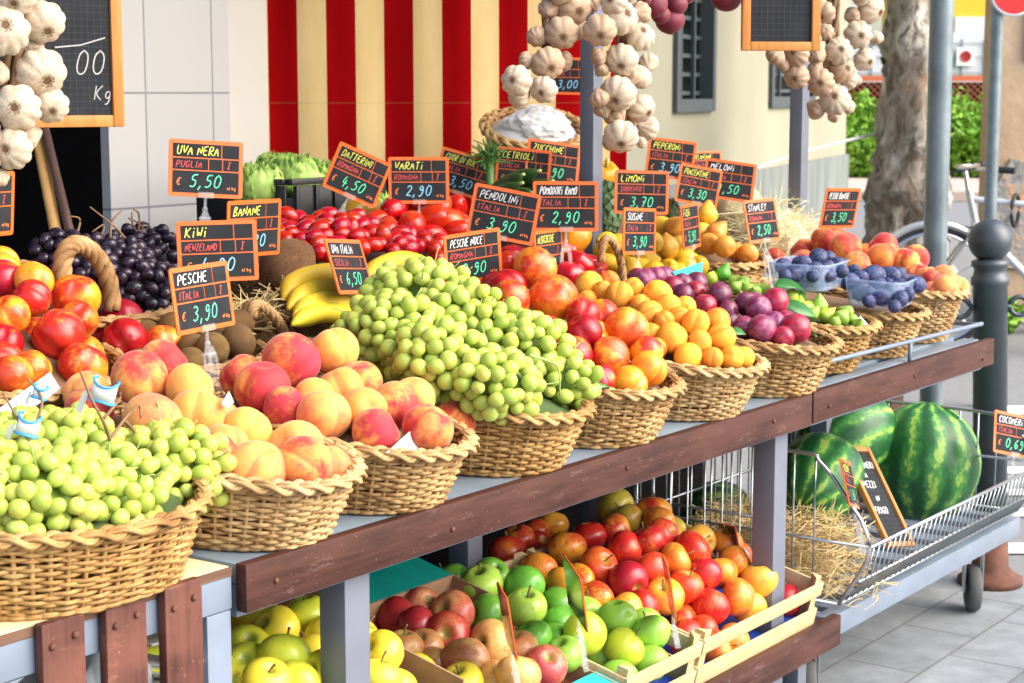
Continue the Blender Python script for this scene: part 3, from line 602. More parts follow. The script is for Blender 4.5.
# ---------------------------------------------------------------- wicker baskets
BK = {}
def basket_meshes(a, b, hf, hb, m=40, taper=.80, nrow=15, mat='wicker', rimk=1.):
    key = (a, b, hf, hb, m, taper, nrow, mat, rimk)
    if key in BK: return BK[key]
    th = np.arange(m*4)*2*PI/(m*4); Ht = hf+(hb-hf)*(.5+.5*np.sin(th))
    pw = 2.3
    ex = np.sign(np.cos(th))*np.abs(np.cos(th))**(2/pw); ey = np.sign(np.sin(th))*np.abs(np.sin(th))**(2/pw)
    rg = np.random.default_rng(len(BK)+3)
    w = MB()
    for k in range(nrow):
        t = (k+.5)/nrow; s = taper+(1-taper)*t**.8
        wob = rg.normal(0, .0006, 8)
        off = .0036*np.cos(m/2*th+k*PI)+sum(wob[j]*np.cos((j+1)*th+j*k) for j in range(8))*1.0
        z = t*Ht+sum(wob[7-j]*np.cos((j+1)*th+k*j) for j in range(8))*.9
        P = np.stack([(a*s+off)*ex, (b*s+off)*ey, z], 1)
        w.tube(P, rg.uniform(.0030, .0039)*(hf+hb)/2/(nrow*.0074)*1.0, 6, True)
    st = MB()
    for j in range(m):
        i = j*4; P = np.array([((a*(taper+(1-taper)*t**.8))*ex[i], (b*(taper+(1-taper)*t**.8))*ey[i], t*Ht[i]) for t in np.linspace(0, 1, 7)]); st.tube(P, .0032, 6)
    rm = MB(); n = 360; tt = np.arange(n)*2*PI/n; L = 2*PI*math.sqrt((a*a+b*b)/2); nb = max(6, int(round(L/.105)))
    Hr = hf+(hb-hf)*(.5+.5*np.sin(tt)); cx = np.sign(np.cos(tt))*np.abs(np.cos(tt))**(2/pw); cy = np.sign(np.sin(tt))*np.abs(np.sin(tt))**(2/pw)
    for q in range(3):
        ph = nb*tt+q*2*PI/3
        for e in (-1, 0, 1):
            lat = rimk*.0125*np.sin(ph)+e*rimk*.0052*np.abs(np.cos(ph))**.3+.006; ver = .0045*np.sin(2*ph)+.006-.0025*np.abs(lat-.006)/.012-.0015*abs(e)
            P = np.stack([(a+lat)*cx, (b+lat)*cy, Hr+ver-.35*np.clip(lat-.006, 0, 1)], 1); rm.tube(P, .0036*(.5+.5*rimk), 6, True)
    # lower twist under the braid
    for q in range(2):
        ph = 3*nb*tt+q*PI; P = np.stack([(a+.003+.0035*np.cos(ph))*cx, (b+.003+.0035*np.cos(ph))*cy, Hr-.006+.003*np.sin(ph)], 1); rm.tube(P, .0032, 5, True)
    bs = MB(); ring = [(a*taper*x, b*taper*y) for x, y in zip(ex[::4], ey[::4])]; bs.prism(ring, .004, 'z'); bs.move((0, 0, .003))
    for q in range(2):
        ph = m/2*th+q*PI; bs.tube(np.stack([(a*taper+.002+.003*np.cos(ph))*ex, (b*taper+.002+.003*np.cos(ph))*ey, .004+0*th], 1), .0036, 5, True)
    BK[key] = [x.mesh(nm, MATS[mat]) for nm, x in (('woven_side', w), ('stakes', st), ('braided_rim', rm), ('base', bs))]
    return BK[key]
def basket(loc, a, b, hf, hb, label, rot=(0, 0, 0), m=48, taper=.80, nrow=18, mat='wicker', liner='liner_kraft', dome=.03, group='wicker baskets of fruit', name='wicker_basket', inner=.93, rimk=.74):
    t = thing(name, label, 'basket', loc, rot, group)
    for me, nm in zip(basket_meshes(a, b, hf, hb, m, taper, nrow, mat, rimk), ('woven_side', 'stakes', 'braided_rim', 'base')): put(nm, me, t)
    if liner:
        L = MB(); n = 40; V = []; F = []
        for i in range(7):
            q = i/6*inner; 
            for j in range(n):
                an = 2*PI*j/n; x, y = math.cos(an), math.sin(an); V.append((a*q*x, b*q*y, hf+(hb-hf)*(.5+.5*q*y)+dome*(1-(q/inner)**2)*1.0-.012))
        for i in range(6):
            for j in range(n): F.append((i*n+j, i*n+(j+1) % n, (i+1)*n+(j+1) % n, (i+1)*n+j))
        L.add(V, F); L.build('lining', MATS[liner], t, True)
    return t
def rope_handle(t, p, q, h, lean=(0, 0, 0), r=.008, mat='wicker'):
    """twisted loop handle from p to q (in the basket's space), rising h"""
    p, q = np.array(p), np.array(q); n = 46; s = np.linspace(0, PI, n)
    c = np.stack([p+(q-p)*(.5-.5*math.cos(x)) for x in s]); c[:, 2] += h*np.sin(s)**.75; c += np.outer(np.sin(s), lean)
    T = np.gradient(c, axis=0); T /= np.linalg.norm(T, axis=1)[:, None]; A = np.cross(T, np.cross(q-p, (0, 0, 1.))); A /= np.linalg.norm(A, axis=1)[:, None]; B = np.cross(T, A)
    m = MB()
    for k in range(4):
        ph = s*5.5+k*PI/2; m.tube(c+r*.62*(A*np.cos(ph)[:, None]+B*np.sin(ph)[:, None]), r*.62, 6)
    return m.build('handle', MATS[mat], t, True)
# ---------------------------------------------------------------- handwriting: stroke letters on a 4 x 6 grid
GL = {'A': '0,0 1.8,6 4,0|.8,2.2 3.2,2.4', 'B': '.3,0 .2,6 3,5.8 3.4,4.4 .4,3.2 3.8,2.4 3.4,.4 .2,0', 'C': '3.8,5.2 2.2,6 .4,4.6 .2,1.6 1.8,0 3.8,.8', 'D': '.2,0 .3,6 3,5.2 3.9,3 3,.8 .2,0',
 'E': '3.6,6 .3,5.8 .2,.1 3.8,.2|.3,3.1 3,3.2', 'F': '3.8,6 .3,5.8 .2,0|.3,3 3,3.2', 'G': '3.8,5.2 2.2,6 .4,4.6 .2,1.6 1.8,0 3.6,.8 3.7,2.6 2.2,2.6', 'H': '.3,6 .2,0|3.8,6 3.7,0|.2,3 3.8,3.2',
 'I': '2,6 2,0', '|': '2,6 2,0|.6,6 3.4,6|.6,0 3.4,0', 'i': '2,3.8 2,0|2,5.3 2.1,5.9', 'J': '3,6 3,1 1.6,0 .4,1.2', 'K': '.3,6 .2,0|3.6,6 .3,2.8 3.8,0', 'L': '.6,6 .3,.1 3.6,.2', 'M': '.1,0 .5,6 2,2.4 3.6,6 4,0',
 'N': '.2,0 .3,6 3.6,0 3.8,6', 'O': '2,6 .4,5 .2,1.4 1.8,0 3.6,1 3.8,4.8 2,6 1.7,5.8', 'P': '.3,0 .3,6 3.2,5.8 3.7,4.2 3,2.9 .3,2.7', 'Q': '2,6 .4,5 .2,1.4 1.8,0 3.6,1 3.8,4.8 2,6|2.4,1.6 4,-.4', 'R': '.3,0 .3,6 3.2,5.8 3.6,4.4 3,3.1 .4,2.9 3.9,0',
 'S': '3.6,5.2 2.2,6 .6,5.2 .8,3.8 3.2,2.6 3.6,1.1 2,0 .2,.8', 'T': '0,5.8 4,6|2,6 1.9,0', 'U': '.3,6 .3,1.4 1.6,0 3.2,.6 3.7,2 3.8,6', 'V': '.2,6 1.9,0 3.9,6', 'W': '0,6 .9,0 2,4 3.1,0 4,6', 'X': '.2,6 3.8,0|3.7,6 .2,0', 'Y': '.2,6 2,3 3.8,6|2,3 1.9,0', 'Z': '.3,6 3.7,6 .2,.1 3.8,.2',
 '0': '2,6 .5,5 .3,1.4 1.8,0 3.5,1 3.7,4.8 2,6 1.7,5.8', '1': '.8,4.6 2.2,6 2.1,0', '2': '.5,4.6 1.6,6 3.4,5.4 3.2,3.6 .3,.1 2,.5 3.8,.1', '3': '.5,5.4 2,6 3.4,5 2.6,3.5 1.4,3.2 3.2,2.8 3.6,1.2 2,0 .3,.8', '4': '1.6,6 .3,2 3.9,2.2|2.8,4 2.6,-.4', '5': '3.6,5.9 1,5.8 .8,3.4 2.8,3.6 3.6,1.8 2,0 .3,.6',
 '6': '3,6 1,4 .4,1.6 1.8,0 3.4,1.2 2.8,3 .6,2.2', '7': '.4,5.8 3.7,6 1.6,0|1,3 3,3.2', '8': '2,3.2 .7,4.6 2,6 3.3,4.7 .5,1.2 2,0 3.5,1.3 2,3.2', '9': '3.4,4.6 2,6 .6,4.4 1.8,2.8 3.4,4.6 3.2,1.4 1.8,-.6 .6,.2', ',': '1.9,.8 1.2,-1.2', '.': '1.8,.3 2,0', ' ': '', 'e': '3.8,5.2 2.4,6 1,4.8 .8,1.4 2.2,0 3.8,.8|0,3.6 2.8,3.8|0,2.4 2.6,2.6', '/': '.4,-.4 3.6,6.2', 'g': '3.4,3.2 1.6,3.8 .6,2.2 1.6,.4 3.2,1.2 3.4,3.6 3.2,-1.6 1.2,-2', 'k': '.6,6 .5,0|3,3.8 .6,1.8 3.4,0', 'l': '2,6 2,0', 'a': '3,3.6 1,3.6 .5,1.2 2,.2 3,1.6 3,3.6 3.2,0'}
def strokes(txt, x0, z0, h, w=None, gap=.30, slant=.20, seed=0, wob=.12):
    """list of polylines; w limits the overall width"""
    rg = random.Random(hash_(txt)+seed); out = []; x = 0.
    for ch in txt:
        cw = 2.2 if ch in 'iIl,. ' else (3. if ch == '|' else 4.)
        for pl in GL[ch].split('|'):
            pts = [tuple(map(float, q.split(','))) for q in pl.split()]
            if not pts: continue
            sh = (4-cw)/2
            p = np.array([(x+a-sh+rg.uniform(-wob, wob), b+rg.uniform(-wob, wob)) for a, b in pts])
            for _ in range(2):
                if len(p) > 2: p = np.vstack([p[:1], np.stack([.75*p[:-1]+.25*p[1:], .25*p[:-1]+.75*p[1:]], 1).reshape(-1, 2), p[-1:]])
            out.append(p)
        x += cw+4*gap
    tot = max(x-4*gap, 1); k = h/6.; kx = k*.82
    if w and tot*kx > w: kx = w/tot
    return [np.stack([x0+q[:, 0]*kx+slant*q[:, 1]*k, z0+q[:, 1]*k], 1) for q in out]
def hash_(s): return sum((i+1)*ord(c) for i, c in enumerate(s))
def ribbon(m, pl, w, y):
    p = np.array(pl); T = np.gradient(p, axis=0); T /= np.linalg.norm(T, axis=1)[:, None]+1e-9; N = np.stack([-T[:, 1], T[:, 0]], 1)*w/2
    a, b = p+N, p-N; n = len(p)
    V = [(q[0], y, q[1]) for q in a]+[(q[0], y, q[1]) for q in b]
    m.add(V, [(i, i+1, n+i+1, n+i) for i in range(n-1)])
def lettering(name, pls, w, mat, parent, y):
    m = MB()
    for pl in pls: ribbon(m, pl, w, y)
    return m.build(name, MATS[mat], parent, False)
def rrect(w, h, r, n=4, cx=0, cz=0):
    out = []
    for (sx, sz, a0) in ((1, 1, 0), (-1, 1, 90), (-1, -1, 180), (1, -1, 270)):
        for i in range(n+1):
            t = math.radians(a0+90*i/n); out.append((cx+sx*(w/2-r)+r*math.cos(t), cz+sz*(h/2-r)+r*math.sin(t)))
    return out
def clip_parts(t, z0, L, W=.03):
    """clear plastic holder under the card: strip, ball joint and jaw"""
    b = MB(); b.box((0, -.003, z0+.004), (W, .006, .011), bev=.001); b.build('card_strip', MATS['clear_plastic'], t)
    m = MB(); m.tube([(0, 0, z0), (0, 0.001, z0-.010), (0, .002, z0-.020)], .0028, 8); m.sphere((0, .002, z0-.022), .0055, 10, 8)
    m.prism([(-.004, -.026+z0), (-.012, -.046+z0), (-.014, z0-L), (-.007, z0-L+.004), (-.004, z0-.044), (.004, z0-.044), (.007, z0-L+.004), (.014, z0-L), (.012, -.046+z0), (.004, -.026+z0)], .010)
    m.box((0, .002, z0-.038), (.022, .013, .004), bev=.001)
    m.build('clear_clip', MATS['clear_plastic'], t)
def price_sign(pos, name_txt, origin, price, label, name_ink='ink_yellow', price_ink='ink_green', size=1., blank=False, clip=True, clipL=.075, ink2='ink_red', euro=True):
    x, y, z, yaw, pit, rol = pos
    t = thing('price_sign', label, 'price sign', (x, y, z)); W, H = .138, .105
    M = Matrix.Rotation(yaw, 3, 'Z') @ Matrix.Rotation(pit, 3, 'X') @ Matrix.Rotation(rol, 3, 'Y'); t.rotation_euler = M.to_euler(); t.scale = (size,)*3
    def board(o=0):
        b = MB(); b.prism(rrect(W, H, .005), .0024); return b
    board().build('board', MATS['orange_plastic'], t)
    bk = MB(); bk.prism(rrect(W-.004, H-.004, .004), .0006); bk.move((0, .0016, 0)); bk.build('card_back', MATS['sign_back'], t)
    p = MB(); f = -.0016
    x0, x1, xa, xb = -W/2+.0075, W/2-.0075, W/2-.040, W/2-.064
    rows = [(H/2-.0075, H/2-.032), (H/2-.0345, H/2-.055), (H/2-.0575, -H/2+.0075)]
    def cell(a, b, r): p.prism([(a, rows[r][1]), (b, rows[r][1]), (b, rows[r][0]), (a, rows[r][0])], .0008)
    cell(x0, xa-.001, 0); cell(xa+.001, x1, 0); cell(x0, xb-.001, 1); cell(xb+.001, xa-.001+.002, 1); cell(xa+.003, x1, 1); cell(x0, x1, 2)
    p.move((0, f, 0)); p.build('black_fields', MATS['panel_slate'], t)
    yy = f-.0009
    if not blank:
        lettering('name_lettering', strokes(name_txt, x0+.006, rows[0][1]+.004, .0165, xa-x0-.013), .0016 if len(name_txt) < 9 else .0013, name_ink, t, yy)
        if origin: lettering('origin_lettering', strokes(origin, x0+.005, rows[1][1]+.0035, .0125, xb-x0-.013), .0013, ink2, t, yy); lettering('grade_lettering', strokes('|', xa+.010, rows[1][1]+.004, .0125), .0017, ink2, t, yy)
        lettering('price_lettering', strokes(price, x0+.030, rows[2][1]+.010, .0235, x1-x0-.060, slant=.22), .0020, price_ink, t, yy)
        lettering('small_print', strokes('al kg', x1-.022, rows[2][1]+.008, .0055, .016, slant=0), .0012, 'ink_orange', t, yy); lettering('euro_mark', strokes('e', x0+.006, rows[2][1]+.013, .014), .0014, 'ink_orange', t, yy)
    if clip: clip_parts(t, -H/2, H/2*0+clipL)
    return t
def chalkboard(pos, w, h, label, fw=.022, cat='chalkboard'):
    x, y, z, yaw, pit, rol = pos
    t = thing('chalkboard', label, cat, (x, y, z)); M = Matrix.Rotation(yaw, 3, 'Z') @ Matrix.Rotation(pit, 3, 'X') @ Matrix.Rotation(rol, 3, 'Y'); t.rotation_euler = M.to_euler()
    f = MB()
    for s in (-1, 1): f.box((s*(w/2-fw/2), 0, 0), (fw, .014, h), bev=.003); f.box((0, 0, s*(h/2-fw/2)), (w-2*fw-.0005, .0135, fw), bev=.003)
    f.build('wooden_frame', MATS['frame_wood'], t)
    b = MB(); b.box((0, .002, 0), (w-2*fw+.004, .004, h-2*fw+.004)); b.build('slate', MATS['panel_slate'], t)
    g = []
    n = int((w-2*fw)/.0125); 
    for i in range(1, n): g.append([(-(w-2*fw)/2+i*.0125, -(h-2*fw)/2), (-(w-2*fw)/2+i*.0125, (h-2*fw)/2)])
    n = int((h-2*fw)/.0125)
    for i in range(1, n): g.append([(-(w-2*fw)/2, -(h-2*fw)/2+i*.0125), ((w-2*fw)/2, -(h-2*fw)/2+i*.0125)])
    lettering('grid_lines', g, .0006, 'handle_grid', t, -.0006)
    return t
simple('handle_grid', (.042, .054, .07), .8)
# ---------------------------------------------------------------- ground, roads, buildings behind
def sheet(name, pts, z, mat):
    m = MB(); m.add([(x, y, z) for x, y in pts], [tuple(range(len(pts)))]); return setting(m.build(name, MATS[mat], smooth=False))
sheet('ground', [(-90, -90), (130, -90), (130, 130), (-90, 130)], -.006, 'asphalt')
e0 = atZ(1024, 577, 0)[:2]; rt = RT[:2]/np.linalg.norm(RT[:2]); fw = FW[:2]
pa, pb = e0-rt*9, e0+rt*9
sheet('pavement', [(-7, -7), tuple(pb-fw*1.5), tuple(pb), tuple(e0), tuple(e0-rt*.6), (3.35, 5.2), (-7, 2.4)], .0, 'paving')
for v0, wd in ((548, .13), (512, .12), (492, .10), (470, .12), (440, .2), (410, .22)):
    c = atZ(1012, v0, 0)[:2]+rt*1.55
    sheet('road_marking', [tuple(c-rt*1.6-fw*wd/2), tuple(c+rt*1.6-fw*wd/2), tuple(c+rt*1.6+fw*wd/2), tuple(c-rt*1.6+fw*wd/2)], .0, 'road_paint')
c0, c1 = atZ(700, 200, 0)[:2], atZ(1300, 203, 0)[:2]; c2 = c1+fw*14; c3 = c0+fw*14
k = MB(); k.prism([tuple(c0), tuple(c1), tuple(c2), tuple(c3)], .12, 'z'); k.move((0, 0, .06)); setting(k.build('far_pavement', MATS['far_pavement'], smooth=False))
sheet('verge', [tuple(atZ(700, 183, 0)[:2]), tuple(atZ(1200, 183, 0)[:2]), tuple(atZ(1200, 183, 0)[:2]+fw*9), tuple(atZ(700, 183, 0)[:2]+fw*9)], .128, 'grass_soil')
# shop front: tiled pier, beige panel, dark doorway
YW = 1.75
shop = thing('shop_front', 'shop front with pale grey square wall tiles beside a dark doorway', 'shop front', (1.4, YW, 0))
def wl(name, x0, x1, y0, y1, z0, z1, mat, par=shop):
    m = MB(); m.box(((x0+x1)/2, (y0+y1)/2, (z0+z1)/2), (x1-x0, y1-y0, z1-z0))
    o = m.build(name, MATS[mat], par, False, loc=(-par.location.x, -par.location.y, -par.location.z)); return o
mt = MATS['wall_tiles'].node_tree
br = [n for n in mt.nodes if n.bl_idname == 'ShaderNodeTexBrick'][0]; br.inputs['Brick Width'].default_value = .235; br.inputs['Row Height'].default_value = .286
cx = br.inputs['Vector'].links[0].from_node
mp = mt.nodes.new('ShaderNodeMapping'); mp.inputs['Location'].default_value = (-.093, -.253, 0); mt.links.new(cx.outputs[0], mp.inputs['Vector']); mt.links.new(mp.outputs[0], br.inputs['Vector'])
wl('tiled_pier', 1.378, 1.80, YW, YW+.03, 0, 3.4, 'wall_tiles'); wl('beige_panel', 1.803, 1.96, YW+.012, YW+.5, 0, 3.4, 'beige_panel')
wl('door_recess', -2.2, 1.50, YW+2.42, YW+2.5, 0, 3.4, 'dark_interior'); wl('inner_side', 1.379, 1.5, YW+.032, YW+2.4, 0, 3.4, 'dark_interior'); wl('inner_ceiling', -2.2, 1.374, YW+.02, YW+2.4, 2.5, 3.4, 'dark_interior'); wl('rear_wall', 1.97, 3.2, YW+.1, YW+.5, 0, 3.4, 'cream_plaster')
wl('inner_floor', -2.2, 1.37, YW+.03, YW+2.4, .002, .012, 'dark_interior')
# striped curtain hung across the end of the stall, nearly facing the camera
cu = MB(); n = 150; L = 1.02; V = []; F = []
for j, z in enumerate((-1.05, -.3, .25, .7, 1.3)):
    for i in range(n+1):
        x = L*i/n; V.append((x, .006*math.sin(x*19.9+.6)+.004*math.sin(x*41+z)+.012*(1-j/4)*math.sin(x*7.5), z))
for j in range(4):
    for i in range(n): F.append((j*(n+1)+i, j*(n+1)+i+1, (j+1)*(n+1)+i+1, (j+1)*(n+1)+i))
cu.add(V, F); p0 = atD(262, 92, 4.93); p1 = atD(590, 92, 5.05)
yawc = math.atan2(p1[1]-p0[1], p1[0]-p0[0])
t = MATS['curtain_cloth']
for nd in t.node_tree.nodes:
    if nd.bl_idname == 'ShaderNodeMath':
        if nd.operation == 'MODULO': nd.inputs[1].default_value = .159
        if nd.operation == 'LESS_THAN' and not nd.inputs[0].links[0].from_node.operation == 'ABSOLUTE': nd.inputs[1].default_value = .0795
        if nd.operation == 'ADD' and nd.inputs[0].is_linked and nd.inputs[0].links[0].from_node.bl_idname == 'ShaderNodeSeparateXYZ': nd.inputs[1].default_value = .1405
cob = cu.build('striped_curtain', t, loc=(p0[0], p0[1], p0[2]), rot=(0, 0, yawc), smooth=True); tag(cob, 'red and yellow vertical striped cloth curtain hanging behind the tomatoes', 'curtain')
sl = cob.modifiers.new('thickness', 'SOLIDIFY'); sl.thickness = .003
# cream house with barred windows
A = np.array((17.11, 7.164)); B = np.array((8.873, 4.972)); dv = (A-B)/np.linalg.norm(A-B); nv = np.array((dv[1], -dv[0]))
def onfac(u, v):
    d = ray(u, v); kk = ((A-CAM[:2])@nv)/(d[:2]@nv); P = CAM+d*kk; return (P[:2]-A)@dv, P[2]
house = thing('cream_house', 'cream plastered house wall with dark barred windows', 'house', (A[0], A[1], 0)); house.rotation_euler = (0, 0, math.atan2(dv[1], dv[0]))
wins = []
for (u0, u1, vb, vt) in ((672, 711, 112, -60), (768, 812, 107, -40)):
    wins.append((onfac(u0, vb)[0], onfac(u1, vb)[0], onfac((u0+u1)/2, vb)[1], onfac((u0+u1)/2, vt)[1]))
zp = onfac(840, 155)[1]; H3 = 7.5
m = MB(); xs = [-14]+[q for w in wins for q in w[:2]]+[0]
for i in range(0, len(xs)-1):
    a, b = xs[i], xs[i+1]
    w = next((w for w in wins if abs(w[0]-a) < 1e-6), None)
    if w: m.box(((a+b)/2, .15, w[2]/2), (b-a, .3, w[2])); m.box(((a+b)/2, .15, (w[3]+H3)/2), (b-a, .3, H3-w[3]))
    else: m.box(((a+b)/2, .15, H3/2), (b-a, .3, H3))
m.box((-.15, 3.2, H3/2), (.298, 5.8, H3)); m.build('wall', MATS['cream_plaster'], house, False)
m = MB(); m.box((-7, -.02, zp/2), (14.06, .036, zp)); m.build('plinth', MATS['plinth_stone'], house, False)
m = MB(); m.box((-7, 2.9, H3+.08), (14.8, 7.2, .16)); m.build('roof', MATS['rust'], house, False)
for a, b, zb, zt in wins:
    m = MB(); w = .09
    for x in (a+w/2, b-w/2): m.box((x, .02, (zb+zt)/2), (w, .12, zt-zb))
    m.box(((a+b)/2, .02, zb+.05), (b-a-2*w-.002, .118, .1)); f = m.build('window', MATS['window_frame_paint'], house, False)
    m = MB(); m.box(((a+b)/2, .16, (zb+zt)/2), (b-a-.02, .02, zt-zb-.02)); m.build('pane', MATS['window_glass_dark'], f, False)
    m = MB()
    for i in range(1, 3): m.box((a+(b-a)*i/3, .05, (zb+zt)/2), (.035, .03, zt-zb-.1))
    for i in range(1, 9): m.box(((a+b)/2, .075, zb+(zt-zb)*i/9), (b-a-.1, .018, .03))
    m.build('bars', MATS['window_frame_paint'], f, False)
r = smooth_path([atD(757, 168, 13.2), atD(800, 153, 13.5), atD(845, 141, 14), atD(880, 133, 14.4), atD(935, 121, 15)], 6)
m = MB(); m.tube(r, .012, 6); tag(m.build('rope', MATS['rope_white']), 'thin white rope strung in front of the cream house', 'rope')
# plane tree beside the road
def leaf_cloud(m, c, R, n, s, rg, flat=.75):
    for _ in range(n):
        d = rg.normal(size=3); d /= np.linalg.norm(d); q = np.array(c)+d*np.array(R)*rg.uniform(.35, 1.)**.5
        a = rg.normal(size=3); a /= np.linalg.norm(a); b = np.cross(a, rg.normal(size=3)); b /= np.linalg.norm(b); w = s*rg.uniform(.6, 1.3); nn = np.cross(a, b)*w*.25
        m.add([q-a*w, q-b*w*.5+nn, q+a*w, q+b*w*.5+nn], [(0, 1, 2, 3)])
tb = atD(906, 250, 14.3); tb[2] = 0
tree = thing('plane_tree', 'old tree with thick knobbly grey and brown trunk beside the road', 'tree', tuple(tb))
rg = np.random.default_rng(4); m = MB(); nz, na = 60, 28; V = []; F = []
for j in range(nz):
    z = 4.2*j/(nz-1); r0 = .255-.02*z+.13*math.exp(-z/.18)
    for burl, bz, bw in ((.06, .58, .28), (.045, 1.78, .10), (.03, 1.15, .2)): r0 += burl*math.exp(-((z-bz)/bw)**2)
    for i in range(na):
        an = 2*PI*i/na; rr = r0*(1+.08*math.sin(3*an+z*2.1)+.06*math.sin(7*an-z*5)+.04*math.sin(11*an+z*13)+.10*rg.normal()*(.5+.8*math.exp(-((z-.6)/.35)**2)))
        V.append((rr*math.cos(an)+.04*math.sin(z*1.3), rr*math.sin(an), z))
for j in range(nz-1):
    for i in range(na): F.append((j*na+i, j*na+(i+1) % na, (j+1)*na+(i+1) % na, (j+1)*na+i))
m.add(V, F)
for k in range(6):
    an = k*1.07; e = np.array((2.2*math.cos(an), 2.2*math.sin(an), 6.6+.4*(k % 3))); m.tube(smooth_path([(0, 0, 3.7), (.5*math.cos(an), .5*math.sin(an), 4.7), e], 6), np.linspace(.15, .03, 13), 8)
m.build('trunk', MATS['bark'], tree, True)
m = MB()
for k in range(14):
    an = k*2.4; leaf_cloud(m, (1.9*math.cos(an)*(k % 3+1)/2.6, 1.9*math.sin(an)*(k % 3+1)/2.6, 6.2+.5*(k % 4)), (1.2, 1.2, .8), 170, .16, rg)
leaf_cloud(m, tuple((np.array(atD(893, 50, 14.2))-tb)), (.09, .09, .16), 60, .05, rg)
m.build('crown', MATS['crown_leaf'], tree, False)
# fence with lattice, ivy, buildings beyond
def onview(u, d, z):
    P = CAM+RT*((u-512)/FPX*d)+FW*d; return np.array((P[0], P[1], z))
fe = thing('lattice_fence', 'rust brown diamond lattice fence with orange top rail beyond the road', 'fence', tuple(onview(915, 29, 0)))
yawr = math.atan2(RT[1], RT[0]); fe.rotation_euler = (0, 0, yawr)
m = MB(); 
for i in range(-60, 60):
    for s in (-1, 1):
        x = i*.11; m.bar((x, 0, .75), (x+s*.85, .012*s, 1.55), .038, .012)
m.build('lattice', MATS['lattice_paint'], fe, False)
m = MB(); m.box((0, -.02, 1.61), (13.5, .06, .09)); m.build('rail', MATS['fence_rail_paint'], fe, False)
m = MB(); m.box((0, .06, .78), (13.5, .02, 1.54)); m.build('backing', MATS['dark_backing'], fe, False)
for i in range(-3, 4): m = MB(); m.box((i*2.1, .05, .8), (.08, .08, 1.6)); m.build('post', MATS['lattice_paint'], fe, False)
m = MB(); rg = np.random.default_rng(8)
for i in range(46):
    u = 825+i*4.0; hgt = rg.uniform(.45, 1.35)
    if 935 < u < 990: hgt += .15*rg.random()
    P = onview(u, 28.1+rg.uniform(-1.0, .5), 0); leaf_cloud(m, (P[0], P[1], hgt*.5+.08), (.30*rg.uniform(.6, 1.3), .3, hgt*.52), 330, .06*rg.uniform(.7, 1.3), rg)
setting(m.build('climbing_ivy', MATS['ivy_leaf'], smooth=False), 'stuff')
wb = thing('white_building', 'low white rendered building behind the lattice fence', 'building', tuple(onview(930, 34, 0))); wb.rotation_euler = (0, 0, yawr)
m = MB(); m.box((0, 1.5, 1.25), (12, 3, 2.5)); m.build('wall', MATS['white_render'], wb, False)
m = MB()
for x in np.arange(-5.8, 6, .42): m.box((x, -.02, 2.02), (.02, .03, .7))
for z in (1.75, 2.05, 2.3): m.box((0, -.045, z), (11.6, .015, .02))
m.build('window_grille', MATS['sign_grey'], wb, False)
m = MB(); m.box((.55, -.07, 2.05), (.34, .03, .34)); nb = m.build('notice', MATS['sign_white'], wb, False)
m = MB(); m.lathe([(.085, 0), (.105, 0), (.105, .01), (.085, .01), (.085, 0)], 20, (0, 0, 0), (PI/2, 0, 0)); m.box((0, -.006, 0), (.17, .006, .016), (0, .7, 0)); o = m.build('notice_mark', MATS['ink_red'], nb, False); o.location = (.55, -.088, 2.05)
yb = thing('yellow_building', 'bright yellow rendered building far behind the white wall', 'building', tuple(onview(985, 40, 0))); yb.rotation_euler = (0, 0, yawr)
m = MB(); m.box((1., 2, 3.5), (5.2, 4, 7)); m.build('wall', MATS['yellow_render'], yb, False)
m = MB(); m.box((-.45, -.03, 2.55), (.75, .06, .95)); m.build('shutter', MATS['white_render'], yb, False)
m = MB(); m.box((1., 2, 7.1), (5.6, 4.4, .2)); m.build('roof', MATS['rust'], yb, False)
# tan house corner at the right with a worn stone patch
th_ = thing('tan_house', 'tan rendered house corner with worn stone patch behind the bicycle', 'house', tuple(onview(988, 10.9, 0))); th_.rotation_euler = (0, 0, yawr)
m = MB(); m.box((1.5, .12, 2.4), (3., .24, 4.8)); m.build('wall', MATS['tan_wall'], th_, False)
rg = np.random.default_rng(3); pts = [(.0+.03*rg.random(), .36), (.45, .3), (.8, .42), (.9, .8), (.6, .95), (.35, .93+.05*rg.random()), (.12, 1.0), (.02, .8), (-.0, .6)]
m = MB(); m.prism([(max(x, .004), z) for x, z in pts], .03); m.move((0, -.012, 0)); m.build('stone_patch', MATS['stone_patch'], th_, False)
m = MB(); m.box((.33, -.02, 1.82), (.28, .03, .46)); m.build('notice_board', MATS['sign_white'], th_, False)
m = MB(); m.box((1.5, .12, 4.9), (3.1, .5, .2)); m.build('roof', MATS['rust'], th_, False)
rg = np.random.default_rng(6); P = onview(1003, 10.5, 0)
for j in range(2):
    m = MB(); leaf_cloud(m, (0, 0, .09), (.14, .1, .1), 120, .05, rg); o = m.build('weed', MATS['ivy_leaf'], smooth=False, loc=tuple(P+np.array((RT*(.02+.35*j))))); tag(o, ('low green weed at the left foot of the tan house wall', 'low green weed nearer the right edge at the tan wall foot')[j], 'weed', 'weeds along the tan wall')
